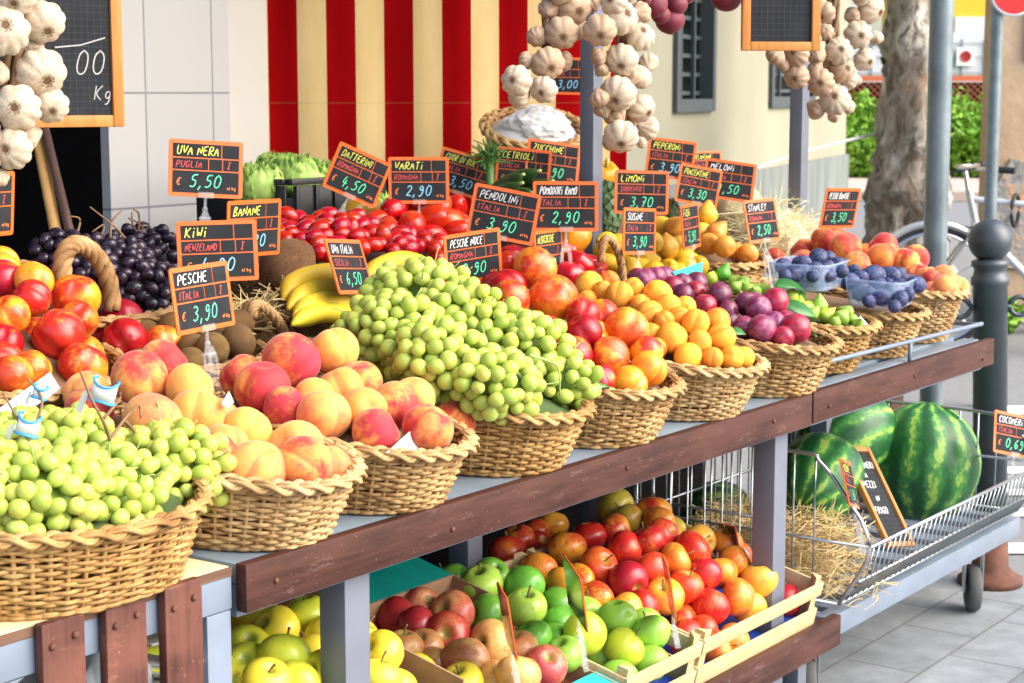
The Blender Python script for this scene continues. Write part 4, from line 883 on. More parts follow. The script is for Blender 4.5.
# poles and bollard
P = atX(935, 300, 3.3); 
m = MB(); m.tube([(0, 0, 0), (0, 0, 3.2)], .034, 20); m.tube([(0, 0, 1.9), (0, 0, 1.96)], .039, 20); o = m.build('steel_pole', MATS['galvanised'], loc=(P[0], P[1], 0), rot=(0, -.012, 0)); tag(o, 'thick galvanised steel pole rising behind the last peach basket', 'pole')
P = onview(990, 8.0, 0); sg = thing('road_sign', 'round red no entry sign on a slim grey pole', 'road sign', tuple(P)); sg.rotation_euler = (0, 0, yawr)
m = MB(); m.tube([(0, 0, 0), (0, 0, 2.1)], .028, 14); m.build('pole', MATS['galvanised'], sg)
m = MB(); m.lathe([(0, 0), (.108, 0), (.108, .006), (0, .006)], 32, (.06, -.035, 1.83), (PI/2, 0, 0)); d_ = m.build('disc', MATS['sign_grey'], sg)
m = MB(); m.lathe([(0, 0), (.102, 0), (.102, .002), (0, .002)], 32, (.06, -.0415, 1.83), (PI/2, 0, 0)); m.build('white_ring', MATS['sign_white'], d_)
m = MB(); m.lathe([(0, 0), (.094, 0), (.094, .002), (0, .002)], 32, (.06, -.044, 1.83), (PI/2, 0, 0)); m.build('red_face', MATS['sign_red'], d_)
m = MB(); m.box((.06, -.047, 1.83), (.13, .002, .034)); m.build('white_bar', MATS['sign_white'], d_)
bo = thing('bollard', 'dark grey cast iron bollard with ball top and chain rings', 'bollard', (3.225, .161, 0)); bo.rotation_euler = Matrix.Rotation(-.036, 3, Vector(tuple(FW))).to_euler()
m = MB(); m.lathe([(.048, .02), (.048, .86), (.053, .865), (.053, .885), (.047, .89), (.044, .91), (.052, .918), (.052, .93), (.03, .94)], 28); m.build('column', MATS['bollard_paint'], bo, True)
m = MB(); m.sphere((0, 0, .988), .061, 28, 18); m.build('ball', MATS['bollard_paint'], bo, True)
m = MB(); m.lathe([(.092, 0), (.092, .018), (.07, .03), (.052, .05), (.0495, .18), (.049, .18)], 28); m.build('rusty_foot', MATS['rust'], bo, True)
for s in (-1, 1):
    m = MB(); n = 20; m.tube([(RT[0]*(s*.082+.026*math.cos(2*PI*i/n)), RT[1]*(s*.082+.026*math.cos(2*PI*i/n)), .80+.026*math.sin(2*PI*i/n)) for i in range(n)], .0075, 8, True); m.tube([np.array((RT[0]*s*.04, RT[1]*s*.04, .80)), np.array((RT[0]*s*.058, RT[1]*s*.058, .80))], .008, 8); m.build('chain_ring', MATS['bollard_paint'], bo, True)
# bicycle leaning by the wall, seen side on
bk = thing('bicycle', 'silver city bicycle with black tyres parked behind the bollard', 'bicycle', tuple(onview(935, 9.7, 0))); bk.rotation_euler = (0, 0, yawr-.12)
def wheel(x):
    n = 48; m = MB(); m.tube([(x+.325*math.cos(2*PI*i/n), 0, .345+.325*math.sin(2*PI*i/n)) for i in range(n)], .017, 8, True); w = m.build('wheel', MATS['black_rubber'], bk)
    m = MB(); m.tube([(x+.300*math.cos(2*PI*i/n), 0, .345+.300*math.sin(2*PI*i/n)) for i in range(n)], .011, 6, True); m.build('rim', MATS['chrome'], w)
    m = MB(); m.tube([(x, -.04, .345), (x, .04, .345)], .02, 10)
    for i in range(28): an = 2*PI*i/28; m.tube([(x, .02*(-1)**i, .345), (x+.295*math.cos(an+.1*(-1)**i), 0, .345+.295*math.sin(an+.1*(-1)**i))], .0012, 4)
    m.build('spokes', MATS['chrome'], w)
    m = MB(); m.tube([(x+.352*math.cos(a), 0, .345+.352*math.sin(a)) for a in np.linspace(math.radians(15), math.radians(165), 24)], .02, 6, flat=1.4); m.build('mudguard', MATS['bike_silver'], w)
wheel(0); wheel(1.07)
hd, hu = np.array((.215, 0, .70)), np.array((.185, 0, .83)); bb = np.array((.62, 0, .29)); st_ = np.array((.80, 0, .80)); ra = np.array((1.07, 0, .345))
m = MB(); m.tube([hd, hu+np.array((-.012, 0, .05))], .021, 10); m.tube([hu, np.array((.5, 0, .80)), st_-np.array((.03, 0, .06))], .018, 10); m.tube([hd, bb], .021, 10); m.tube([bb, st_], .017, 10)
for s in (-1, 1): m.tube([bb+np.array((0, s*.03, 0)), ra+np.array((0, s*.06, 0))], .010, 8); m.tube([st_-np.array((.01, s*-.02, .08)), ra+np.array((0, s*.06, 0))], .009, 8)
m.build('frame', MATS['bike_silver'], bk)
m = MB()
for s in (-1, 1): m.tube(smooth_path([(0, s*.055, .345), (.10, s*.055, .52), (.20, s*.05, .66), hd+np.array((-.01, s*.02, .0))], 4), .012, 8)
m.build('fork', MATS['chrome'], bk)
m = MB(); m.tube([hu+np.array((-.01, 0, .03)), np.array((.15, 0, .985))], .014, 8); m.tube(smooth_path([(.27, -.30, 1.0), (.22, -.22, 1.0), (.12, -.09, 1.0), (.12, 0, 1.0), (.12, .09, 1.0), (.22, .22, 1.0), (.27, .30, 1.0)], 5), .011, 8); hb = m.build('handlebar', MATS['chrome'], bk)
for s in (-1, 1): m = MB(); m.tube([(.27, s*.30, 1.0), (.36, s*.34, .995)], .018, 10); m.build('grip', MATS['black_rubber'], hb)
m = MB(); m.tube(smooth_path([(.22, -.2, 1.01), (.02, -.12, .95), (-.03, -.06, .78), (.08, -.03, .60)], 6), .005, 6); m.tube(smooth_path([(.22, .2, 1.01), (.0, .1, .9), (.05, .05, .72), (.25, .03, .66)], 6), .005, 6); m.build('cables', MATS['black_rubber'], bk)
m = MB(); n = 24; m.tube([(.42+.03*math.cos(2*PI*i/n), .075*math.cos(2*PI*i/n), .77+.085*math.sin(2*PI*i/n)) for i in range(n)], .011, 8, True); m.build('lock', MATS['black_rubber'], bk)
m = MB(); m.tube([st_, st_+np.array((.03, 0, .12))], .013, 8); m.sphere((.84, 0, .94), (.14, .075, .035), 16, 10); m.build('saddle', MATS['black_rubber'], bk)
m = MB(); n = 24; m.tube([bb+np.array((.085*math.cos(2*PI*i/n), -.05, .085*math.sin(2*PI*i/n))) for i in range(n)], .008, 6, True); m.bar(bb+np.array((0, -.06, 0)), bb+np.array((.10, -.07, -.14)), .02, .014); m.box(tuple(bb+np.array((.10, -.11, -.14))), (.08, .09, .022)); m.build('crank', MATS['black_plastic'], bk)
# ---------------------------------------------------------------- the stall's furniture
ZB = .78
def bx(t, name, x0, x1, y0, y1, z0, z1, mat, bev=.002, label=None):
    m = MB(); m.box(((x0+x1)/2, (y0+y1)/2, (z0+z1)/2), (x1-x0, y1-y0, z1-z0), bev=bev)
    L = t.location; return m.build(name, MATS[mat], t, 'auto', loc=(-L.x, -L.y, -L.z), label=label)
def own(name, x0, x1, y0, y1, z0, z1, mat, label, cat, bev=.002):
    m = MB(); m.box(((x0+x1)/2, (y0+y1)/2, (z0+z1)/2), (x1-x0, y1-y0, z1-z0), bev=bev); return tag(m.build(name, MATS[mat]), label, cat)
bench = thing('display_bench', 'long blue grey metal display bench with reddish brown front boards', 'bench', (1.35, .2, 0))
bx(bench, 'top', .012, 1.672, .0, .47, ZB-.03, ZB-.002, 'bench_top'); 
for i in range(7): y = .02+i*.066; bx(bench, 'top_slat', 1.68, 2.70, y, y+.040, ZB-.03, ZB-.002, 'bench_top')
bx(bench, 'front_board', .004, 1.672, -.022, -.002, ZB-.064, ZB+.002, 'brown_board', .0025); bx(bench, 'front_board', 1.679, 2.70, -.022, -.002, ZB-.062, ZB+.004, 'brown_board', .0025)
for xs_ in (.06, .45, .95, 1.5, 1.75, 2.2, 2.62):
    m = MB(); m.lathe([(0, 0), (.004, 0), (.004, .002), (.002, .0035), (0, .0035)], 10, (xs_-1.35, -.2225, ZB-.034+.006*math.sin(xs_*9)), (PI/2, 0, 0)); m.build('screw', MATS['rust'], bench, True)
bx(bench, 'under_rail', .01, 2.68, .003, .035, ZB-.075, ZB-.031, 'blue_steel')
for x in (.262, 1.595, 2.67):
    for y in ((.03, .43) if x < 2 else (.43,)): bx(bench, 'leg', x-.028, x+.028, y-.023, y+.027, 0, ZB-.031, 'post_steel', .003)
m = MB(); P = smooth_path([(1.69, .02, ZB+.0), (1.69, .02, ZB+.047), (1.70, .006, ZB+.05)], 3); m.tube([(1.69, .01, ZB-.01), (1.69, .01, ZB+.048), (1.70, .008, ZB+.052), (2.685, .008, ZB+.040), (2.695, .012, ZB+.036), (2.695, .15, ZB+.034), (2.695, .155, ZB-.01)], .0055, 8); m.tube([(2.24, .01, ZB-.01), (2.24, .008, ZB+.045)], .005, 8)
m.build('guard_rail', MATS['blue_steel'], bench, True, loc=(-1.35, -.2, 0))
rear = thing('rear_counter', 'stepped dark wooden counter behind the front row of baskets', 'counter', (1.4, .9, 0))
for nm, y0, y1, z in (('step', .475, .86, .87), ('step', .862, 1.42, .955)):
    bx(rear, nm, -.25, 2.62, y0, y1, z-.025, z, 'dark_plank'); bx(rear, 'riser', -.25, 2.62, y0+.001, y0+.02, z-.14, z-.027, 'dark_plank')
for x in (-.2, 1.2, 2.55):
    for y in (.52, 1.36): bx(rear, 'leg', x-.025, x+.025, y-.025, y+.025, 0, .84, 'post_steel')
own('shade_sheet', -.2, 3.05, 1.0, 1.012, .02, .83, 'dark_interior', 'black sheet added as the shade behind the apple crates under the counter', 'cloth', 0)  # black sheet added to darken the space behind the crates
# posts of the market tent; the canopy is above the picture
tent = thing('market_tent', 'pale market tent on grey square posts over the rear of the stall', 'tent', (2.0, .75, 0))
for u, v, Y in ((591, 200, .76), (798, 180, .66)):
    P = atY(u, v, Y); bx(tent, 'post', P[0]-.022, P[0]+.022, Y-.02, Y+.02, 0, 2.62, 'post_steel', .003)
for x in (-.75,): bx(tent, 'post', x-.022, x+.022, .74, .78, 0, 2.62, 'post_steel', .003)
bx(tent, 'rail', -1., 3.0, .15, .19, 2.55, 2.59, 'post_steel'); bx(tent, 'rail', -1., 3.0, .74, .78, 2.625, 2.665, 'post_steel')
m = MB(); m.add([(-1.1, .1, 2.60), (3.1, .1, 2.60), (3.1, 1.72, 2.9), (-1.1, 1.72, 2.9)], [(0, 1, 2, 3)]); cn = m.build('canopy', MATS['awning_cloth'], tent, False, loc=(-2.0, -.75, 0)); cn.modifiers.new('thickness', 'SOLIDIFY').thickness = .004
# left side table
st = thing('side_table', 'cream topped blue steel table with three reddish brown upright slats', 'table', (-.5, .3, 0))
bx(st, 'top', -1.3, -.006, .0, .42, ZB-.012, ZB, 'cream_laminate', .001); bx(st, 'top_edge', -1.3, -.004, -.004, -.001, ZB-.013, ZB-.001, 'dark_plank', 0)
bx(st, 'front_rail', -1.3, -.004, -.003, .03, ZB-.058, ZB-.0135, 'blue_steel'); 
for x in (-.028, -.40, -1.27): bx(st, 'leg', x-.022, x+.022, -.0025, .035, 0, ZB-.059, 'blue_steel')
m = MB(); m.prism([(-.379, ZB-.06), (-.345, ZB-.06), (-.362, ZB-.067), (-.374, ZB-.08), (-.378, ZB-.095)], .03); m.move((0, .0155, 0)); m.build('corner_brace', MATS['blue_steel'], st, False, loc=(.5, -.3, 0))
bx(st, 'rear_frame', -1.3, -.004, .39, .42, ZB-.058, ZB-.0135, 'blue_steel')
for x in (-.03, -1.27): bx(st, 'rear_leg', x-.022, x+.022, .38, .42, 0, ZB-.059, 'blue_steel')
for i, (a, b, tz) in enumerate(((-.334, -.269, .784), (-.236, -.170, .785), (-.139, -.074, .784))):
    s = bx(st, 'slat', a, b, -.020, -.005, .08, tz-.001, 'slat_board', .003)
    for dx in (.014, .049):
        m = MB(); m.lathe([(0, .0), (.0045, .0), (.0045, .0025), (.0025, .004), (0, .004)], 12, (a+dx, -.020, tz-.030+.006*(dx > .03)), (PI/2, 0, 0)); m.build('screw', MATS['rust'], s, True)
bx(st, 'lower_shelf', -1.3, -.06, .05, .4, .36, .38, 'dark_plank')
bx(st, 'back_panel', -1.3, -.006, .425, .435, .02, .76, 'dark_interior')  # near-black panel stands in for the dark gap behind the slats
rg = np.random.default_rng(2)
for i, (x0, y0, z0, sx, sz, lab) in enumerate(((-.13, .12, .56, .06, .17, 'crumpled pale blue plastic bag behind the right slat under the table'), (-.055, .10, .52, .028, .20, 'bundle of folded white paper bags beside the table leg'))):
    m = MB()
    if i == 0:
        def fz(V): return V*(1+.12*np.sin(V[:, :1]*9+V[:, 2:]*7)+.10*np.sin(V[:, 1:2]*13+V[:, 2:]*11))
        m.sphere((0, 0, 0), (sx, .07, sz), 40, 26, fz)
    else:
        for k in range(26): a = rg.uniform(-.2, .2); m.box((rg.uniform(-.016, .016), rg.uniform(-.05, .05), -.19+k*.0145), (.046, .10, .0035), (rg.uniform(-.12, .12), .25+a, rg.uniform(-.3, .3)))
    o = m.build('plastic_bag' if i == 0 else 'paper_bag_bundle', MATS['bag_plastic' if i == 0 else 'white_card'], loc=(x0, y0, z0), smooth=i == 0); tag(o, lab, 'bag')
# ---------------------------------------------------------------- lower shelf with crates
cart = thing('lower_shelf', 'low sloping wooden shelf with brown front board carrying apple crates', 'shelf', (.9, .2, 0))
def sloped(t, name, x0, x1, y0, y1, z, thick, mat, slope=.235):
    m = MB(); m.box(((x0+x1)/2, 0, 0), (x1-x0, (y1-y0)/math.cos(slope), thick)); 
    V = m.v[0] @ np.array(Euler((slope, 0, 0)).to_matrix()).T+np.array((0, (y0+y1)/2, z+(y1-y0)/2*math.tan(slope))); m.v = [V]
    return m.build(name, MATS[mat], t, False, loc=(-t.location.x, -t.location.y, 0))
sloped(cart, 'shelf_board', -.02, 1.835, .005, .50, .236, .02, 'dark_plank')
bx(cart, 'front_board', -.02, 1.84, -.021, .0, .205, .272, 'brown_board', .0025)
for x in (.1, 1.76):
    for y, zt in ((.05, .20), (.45, .31)): bx(cart, 'leg', x-.02, x+.02, y-.02, y+.02, .115, zt, 'post_steel')
def caster(t, x, y, r, ztop, yaw=.5):
    rot = np.array(Euler((0, 0, yaw)).to_matrix())
    m = MB(); m.lathe([(r*.55, -.016), (r*.94, -.016), (r, -.010), (r, .010), (r*.94, .016), (r*.55, .016), (r*.55, -.016)], 28, (0, 0, 0), (PI/2, 0, yaw)); m.move((x, y, r)); w = m.build('caster_wheel', MATS['wheel_rubber'], t, 'auto', loc=(-t.location.x, -t.location.y, 0))
    m = MB(); m.lathe([(0, -.013), (r*.55, -.013), (r*.55, .013), (0, .013)], 24, (0, 0, 0), (PI/2, 0, yaw)); m.lathe([(0, -.024), (.008, -.024), (.008, .024), (0, .024)], 12, (0, 0, 0), (PI/2, 0, yaw)); m.move((x, y, r)); m.build('hub', MATS['galvanised'], w, 'auto', loc=(0, 0, 0))
    m = MB()
    for s in (-1, 1):
        q = MB(); q.prism([(-.014, -.012), (.014, -.012), (.030, ztop-r-.012), (-.020, ztop-r-.012)], .004); V = (q.v[0]+np.array((0, s*.024, 0))) @ rot.T; m.add(V+np.array((x, y, r)), q.f)
    m.box((x, y, ztop-.006), (.07, .06, .006), (0, 0, yaw)); m.build('caster_fork', MATS['wire_metal'], t, 'auto', loc=(-t.location.x, -t.location.y, 0))
for x, y in ((1.76, .06), (.1, .06), (1.76, .45), (.1, .45)): caster(cart, x, y, .05, .122 if y < .2 else .122)
SL = .235
def crate(x0, x1, depth, z, h, label, loc_y=.0, mat='poplar', divider=False):
    """wooden fruit crate: corner posts, thin slats with gaps, tilted towards the front"""
    w = x1-x0; t = thing('wooden_crate', label, 'crate', ((x0+x1)/2, loc_y, z), (SL, 0, 0), 'wooden apple crates')
    t['group'] = 'wooden apple crates'
    def sl(name, a, b, c, d, e, f): m = MB(); m.box(((a+b)/2, (c+d)/2, (e+f)/2), (b-a, d-c, f-e), bev=.0012); return m.build(name, MATS[mat], t, 'auto')
    for yy in (0, depth-.006):
        sl('slat', -w/2, w/2, yy, yy+.006, .004, .048); sl('slat', -w/2, w/2, yy, yy+.006, h-.030, h)
    for sx in (-1, 1):
        xx = sx*(w/2-.003)
        sl('side_slat', xx-.003, xx+.003, .0065, depth-.0065, .004, .05); sl('side_slat', xx-.003, xx+.003, .0065, depth-.0065, h-.034, h-.001)
        for yy in (.0065, depth-.0295):
            m = MB(); cx = sx*(w/2-.0065); m.prism([(cx, yy), (cx-sx*.024, yy+.0115*0), (cx, yy+.023)] if yy < .1 else [(cx, yy+.023), (cx-sx*.024, yy+.023), (cx, yy)], h+.012, 'z'); m.move((0, 0, (h+.012)/2+.002)); m.build('corner_post', MATS[mat], t, False)
    sl('bottom', -w/2+.007, w/2-.007, .007, depth-.007, .0, .0035)
    m = MB(); m.box((0, depth/2, .012), (w-.03, depth-.03, .014)); m.build('blue_liner', MATS['blue_tray'], t, False)
    return t
crate(1.232, 1.742, .44, .262, .108, 'wooden slat crate full of red and yellow apples beside the wheeled trolley')
crate(.955, 1.226, .44, .262, .108, 'wooden slat crate of bright green apples left of the red apples')
def carton(x0, x1, depth, z, h, label, inside, outside):
    w = x1-x0; t = thing('cardboard_box', label, 'box', ((x0+x1)/2, .004, z), (SL, 0, 0))
    def sl(name, a, b, c, d, e, f, mt=inside): m = MB(); m.box(((a+b)/2, (c+d)/2, (e+f)/2), (b-a, d-c, f-e)); return m.build(name, MATS[mt], t, False)
    sl('front_panel', -w/2, w/2, 0, .004, 0, h*.62); sl('back_panel', -w/2, w/2, depth-.004, depth, 0, h*1.0)
    for s in (-1, 1):
        m = MB(); x = s*(w/2-.002); m.prism([(.0045, 0), (depth-.0045, 0), (depth-.0045, h), (depth*.7, h), (depth*.55, h*.66), (depth*.25, h*.66), (.0045, h*.66)], .004, 'x'); m.move((x, 0, 0)); m.build('side_panel', MATS[inside], t, False)
    sl('bottom', -w/2+.005, w/2-.005, .005, depth-.005, 0, .003)
    return t, sl, w
t, sl, w = carton(.50, .945, .40, .262, .15, 'brown cardboard box of dull red and russet apples with teal flap', 'kraft_board', 'teal_board')
sl('flap', -w/2, w/2, .400, .49, .146, .150, 'teal_board'); sl('front_corner', w/2-.085, w/2+.006, -.003, .06, .093+.002, .098, 'cyan_board'); sl('front_face', -w/2, w/2, -.006, -.002, 0, .092, 'cyan_board')
t, sl, w = carton(.0, .49, .40, .395, .15, 'brown cardboard box of yellow apples behind the front bench leg', 'kraft_board', 'teal_board')
sl('flap', -w/2, w/2, .400, .49, .146, .150, 'teal_board')
m = MB(); m.box((.245, .20, .3205), (.46, .34, .125), (SL, 0, 0)); tag(m.build('apple_box_stand', MATS['kraft_board'], smooth=False), 'plain closed cardboard box under the yellow apples', 'box')
# ---------------------------------------------------------------- wire trolley with watermelons
tr = thing('wire_trolley', 'low wheeled wire basket trolley holding watermelons on straw', 'trolley', (2.4, .3, 0))
def trl(m, name, mat, sm=True): return m.build(name, MATS[mat], tr, sm, loc=(-2.4, -.3, 0))
ZD = .262
m = MB()
for y in (.0, .56): m.box((2.415, y+.02, ZD-.025), (1.17, .04, .05), bev=.003)
for x in (1.85, 2.98): m.box((x, .30, ZD-.025), (.04, .519, .049), bev=.003)
trl(m, 'deck_frame', 'blue_steel', 'auto')
for i in range(9): m = MB(); m.box((1.95+i*.118, .30, ZD-.014), (.066, .518, .02), bev=.002); trl(m, 'deck_slat', 'blue_steel', 'auto')
for x in (1.93, 2.93):
    for y in (.10, .50): caster(tr, x, y, .064, ZD-.05, .55)
def panel(name, O, U, W, nu, outline):
    m = MB()
    m.tube(outline, .0042, 7); trl(m, name, 'wire_metal')
def endpanel(x, dz=0.):
    f = [(x, .03, .60), (x, -.03, .545), (x, -.075, .425), (x, -.005, .30)]; m = MB()
    m.tube(smooth_path([(x, .52, .285), (x, .52, .60-dz), (x, .48, .615-dz), (x, .10, .615-dz), (x, .05, .60-dz), (x, -.01, .535-dz*.6), (x, -.075, .425), (x, -.005, .287)], 4), .0045, 7)
    m.tube([(x, .52, .425), (x, -.075, .425)], .0035, 6); m.tube([(x, .52, .287), (x, -.005, .287)], .004, 6)
    for y in np.arange(.06, .52, .052): m.tube([(x+.004, y, .287), (x+.004, y, .614-dz)], .0024, 6)
    trl(m, 'end_grid', 'wire_metal')
endpanel(1.86); endpanel(2.955, .07)
m = MB(); m.tube([(1.86, -.075, .425), (2.955, -.075, .425)], .0048, 7); m.tube([(1.86, -.005, .288), (2.955, -.005, .288)], .0045, 7); m.tube([(1.86, -.05, .345), (2.955, -.05, .345)], .0035, 6)
for x in np.arange(1.89, 2.95, .029): m.tube([(x, -.073, .428), (x, -.052, .345), (x, -.006, .288)], .0021, 6)
trl(m, 'front_grid', 'wire_metal')
m = MB(); m.tube([(1.86, .52, .613), (2.955, .52, .545)], .0045, 7); m.tube([(1.86, .52, .425), (2.955, .52, .425)], .0035, 6)
for x in np.arange(1.89, 2.95, .06): zt = .66-.07*(x-1.86)/1.1; m.tube(smooth_path([(x, .524, .287), (x, .524, zt-.03), (x+.015, .524, zt), (x+.03, .524, zt-.03), (x+.03, .524, zt-.06)], 3), .0026, 6)
trl(m, 'back_grid', 'wire_metal')
# second trolley grid standing behind the apple crates
gr = thing('wire_cage', 'dark wire mesh cage behind the red apples under the bench', 'cage', (1.9, .62, 0))
m = MB(); x0 = 1.835
for y in np.arange(.14, .62, .045): m.tube([(x0-1.9, y-.62, .02), (x0-1.9, y-.62, .70)], .0026, 6)
for z in (.06, .25, .46, .69): m.tube([(x0-1.9+.004, .14-.62, z), (x0-1.9+.004, .0, z)], .0036, 6)
m.build('side_mesh', MATS['wire_metal'], gr, True)
for i, (u, mt, lab) in enumerate(((893, 'brown_board', 'reddish brown plank standing behind the middle watermelon'), (868, 'white_card', 'white painted plank standing left of the brown planks'), (931, 'brown_board', 'narrow brown plank standing behind the largest watermelon'))):
    P = atY(u, 400, .66); own('plank', P[0]-.05, P[0]+.05, .645, .665, .0, .71, mt, lab, 'plank')
def melon(u, v, Y, wpx, k, lab, rot):
    P = atY(u, v, Y); dp = proj(P)[2]; r = wpx/2*dp/FPX
    m = MB(); m.sphere((0, 0, 0), (r, r, r*k), 56, 36, lambda V: V*(1+.012*np.sin(5*np.arctan2(V[:, 1:2], V[:, :1])))); o = m.build('watermelon', MATS['watermelon_rind'], loc=tuple(P), rot=rot, smooth=True)
    return tag(o, lab, 'watermelon', 'watermelons in the trolley')
melon(922, 462, .26, 114, 1.05, 'largest watermelon, striped dark and lime green, right of the long chalkboard', (.15, .12, 1.0))
melon(818, 480, .24, 92, 1.15, 'watermelon with pale lime streaks resting on straw at the trolley end', (.2, 1.2, .3))
melon(846, 436, .42, 92, 1.2, 'dark green watermelon lying behind between the two brighter ones', (1.3, .3, 1.1))
melon(716, 512, .66, 62, 1.15, 'dull watermelon behind the wire cage above the red apples', (1.2, .4, .2))
def straw(name, n, box, mat, rmin, rmax, L, seed, curl=.5, core=None):
    rg = np.random.default_rng(seed); m = MB()
    if core: m.sphere(core[0], core[1], 24, 14, lambda V: V*(1+.08*np.sin(V[:, :1]*9)+.08*np.sin(V[:, 1:2]*11)))
    for _ in range(n):
        c = np.array([rg.uniform(a, b) for a, b in box]); 
        if core:
            d = rg.normal(size=3); d /= np.linalg.norm(d); d[2] = abs(d[2])*(1 if rg.random() < .8 else -.4); c = np.array(core[0])+d*np.array(core[1])*rg.uniform(.85, 1.1)
        d = rg.normal(size=3); d[2] *= .45; d /= np.linalg.norm(d); e = rg.normal(size=3); l = L*rg.uniform(.5, 1.2)
        s = np.linspace(-.5, .5, 6)[:, None]; P = c+d*l*s+e*l*curl*(s**2-.1)*rg.uniform(.2, 1.); m.tube(P, rg.uniform(rmin, rmax), 4, caps=False)
    return setting(m.build(name, MATS[mat], smooth=False), 'stuff')
straw('straw_bedding', 1900, ((1.90, 2.13), (.04, .42), (.275, .43)), 'hay', .0006, .0013, .085, 5)
straw('straw_strands', 12, ((1.92, 2.12), (-.03, .0), (.265, .30)), 'hay', .0006, .0010, .10, 7)
cb = chalkboard((2.297, .105, .433, 0., -.62, .21), .125, .27, 'long wooden framed chalkboard leaning between the watermelons', .013)
for tx, zz, hh in (('COCOMERI', .078, .017), ('A', .052, .014), ('PEZZI', .024, .018), ('IN', -.012, .014), ('FRIGO', -.046, .018)):
    wd = .088 if len(tx) > 4 else .07; n = len(tx); lettering('chalk_lettering', strokes(tx, -.042 if n > 4 else (-.034 if n > 2 else -.012), zz, hh, wd), .0022, 'ink_white', cb, -.0008)
# ---------------------------------------------------------------- baskets along the front, left to right
FB = {}
def fbasket(key, xc, a, b, hf, hb, label, yc=None, **kw):
    yc = b*.8-.008 if yc is None else yc
    FB[key] = (xc, yc, ZB+(hf+hb)/2, a, b, (hb-hf)/(2*b))
    return basket((xc, yc, ZB), a, b, hf, hb, label, **kw)
fbasket('A', -.20, .205, .22, .10, .13, 'wide round wicker basket of green grapes on the cream side table', m=56, nrow=20, rimk=.6, mat='wicker_gold', liner='liner_green', dome=.04, taper=.86)
fbasket('B', .142, .135, .235, .092, .15, 'oval wicker basket of peaches beside the side table edge', dome=.02, mat='wicker_pale')
fbasket('C', .405, .135, .235, .092, .15, 'oval wicker basket of large peaches left of the big green grape heap', dome=.02)
fbasket('D', .728, .135, .25, .098, .16, 'oval wicker basket heaped high with green grapes', mat='wicker_gold', liner='liner_green', dome=.05)
fbasket('E', 1.025, .14, .235, .096, .15, 'oval wicker basket of nectarines between grapes and apricots', dome=.03)
fbasket('F', 1.345, .14, .235, .094, .15, 'oval wicker basket of apricots in the front row', mat='wicker_pale', dome=.04)
fbasket('G', 1.675, .14, .235, .098, .15, 'oval wicker basket of red and purple plums', dome=.03)
fbasket('H', 2.01, .14, .235, .098, .15, 'oval wicker basket of green figs', mat='wicker_gold', yc=.245, liner='liner_green', dome=.02)
fbasket('I', 2.295, .13, .235, .098, .15, 'oval wicker basket carrying plastic punnets of blue plums', yc=.245, dome=.01)
fbasket('J', 2.585, .115, .235, .12, .16, 'last wicker basket at the bench end holding pale peaches', mat='wicker_pale', yc=.265, dome=.03)
# second and third row
def rbasket(key, xc, yc, z, a, b, hf, hb, label, **kw):
    FB[key] = (xc, yc, z+(hf+hb)/2, a, b, (hb-hf)/(2*b)); return basket((xc, yc, z), a, b, hf, hb, label, **kw)
rbasket('NL', .13, .66, .87, .21, .20, .08, .14, 'wicker basket of nectarines at the left end of the second row', dome=.06)
bgb = rbasket('BG', .47, .90, .955, .20, .22, .055, .12, 'wicker basket with loop handle full of black grapes', mat='wicker_dark', dome=.03, liner='liner_dark')
h0 = atY(62, 283, .71)-np.array(bgb.location); h1 = atY(112, 310, .71)-np.array(bgb.location); rope_handle(bgb, h0, h1, .085, r=.014, mat='wicker_dark')
kib = rbasket('KI', .50, .60, .87, .15, .12, .07, .10, 'small brown wicker basket of kiwis', mat='wicker_dark', dome=.03)
h0 = atY(252, 318, .55)-np.array(kib.location); h1 = atY(291, 358, .55)-np.array(kib.location); rope_handle(kib, h0, h1, .045, r=.0085, mat='wicker_dark')
rbasket('BA', .86, .64, .87, .16, .13, .075, .11, 'wicker basket of bananas behind the kiwis', mat='wicker_dark', dome=.03)
rbasket('TD', 1.16, .90, .955, .24, .20, .08, .13, 'wicker basket heaped with small red datterini tomatoes', mat='wicker_dark', dome=.05, liner='liner_dark')
rbasket('TR', 1.60, .64, .87, .15, .15, .09, .13, 'wicker basket of large ribbed red tomatoes beside the tent post', mat='wicker_dark', dome=.04, liner='liner_dark')
leb = rbasket('LE', 1.93, .65, .87, .17, .17, .085, .12, 'wicker basket with loop handle full of lemons', mat='wicker_dark', dome=.03)
h0 = atY(601, 262, .50)-np.array(leb.location); h1 = atY(623, 288, .50)-np.array(leb.location); rope_handle(leb, h0, h1, .075, r=.008, mat='wicker_dark')
rbasket('PE', 2.42, .68, .87, .17, .17, .09, .12, 'wicker basket of yellow and orange pears in the second row', dome=.03)
def hp(key, H, da=0., db=0.):
    x, y, z, a, b, s = FB[key]; return (x, y, z, a+da, b+db, s, H)
PL = {}
pw = dict(y='yellow', p='pale pink', m='yellow red', r='deep red')
plan_heap('B', hp('B', .075), 'peach', 'peach_skin_', pw, 'in basket right of side table', 10, .04)
plan_heap('C', hp('C', .085), 'peach', 'peach_skin_', pw, 'in basket left of green grapes', 10, .042)
nw = dict(y='yellow', o='orange', m='red yellow', r='red', d='dark red')
plan_heap('NL', hp('NL', .11), 'nectarine', 'nectarine_skin_', nw, 'in left second-row basket', 12, .042)
plan_heap('E', hp('E', .14), 'nectarine', 'nectarine_skin_', nw, 'in basket right of green grapes', 14, .035)
plan_heap('F', hp('F', .10), 'apricot', 'apricot_skin_', dict(o='orange', r='reddish'), 'in the apricot basket', 26, .024)
plan_heap('G', hp('G', .10), 'plum', 'plum_skin_', dict(d='dark purple', p='dusty purple', r='bright red'), 'in the red plum basket', 22, .028)
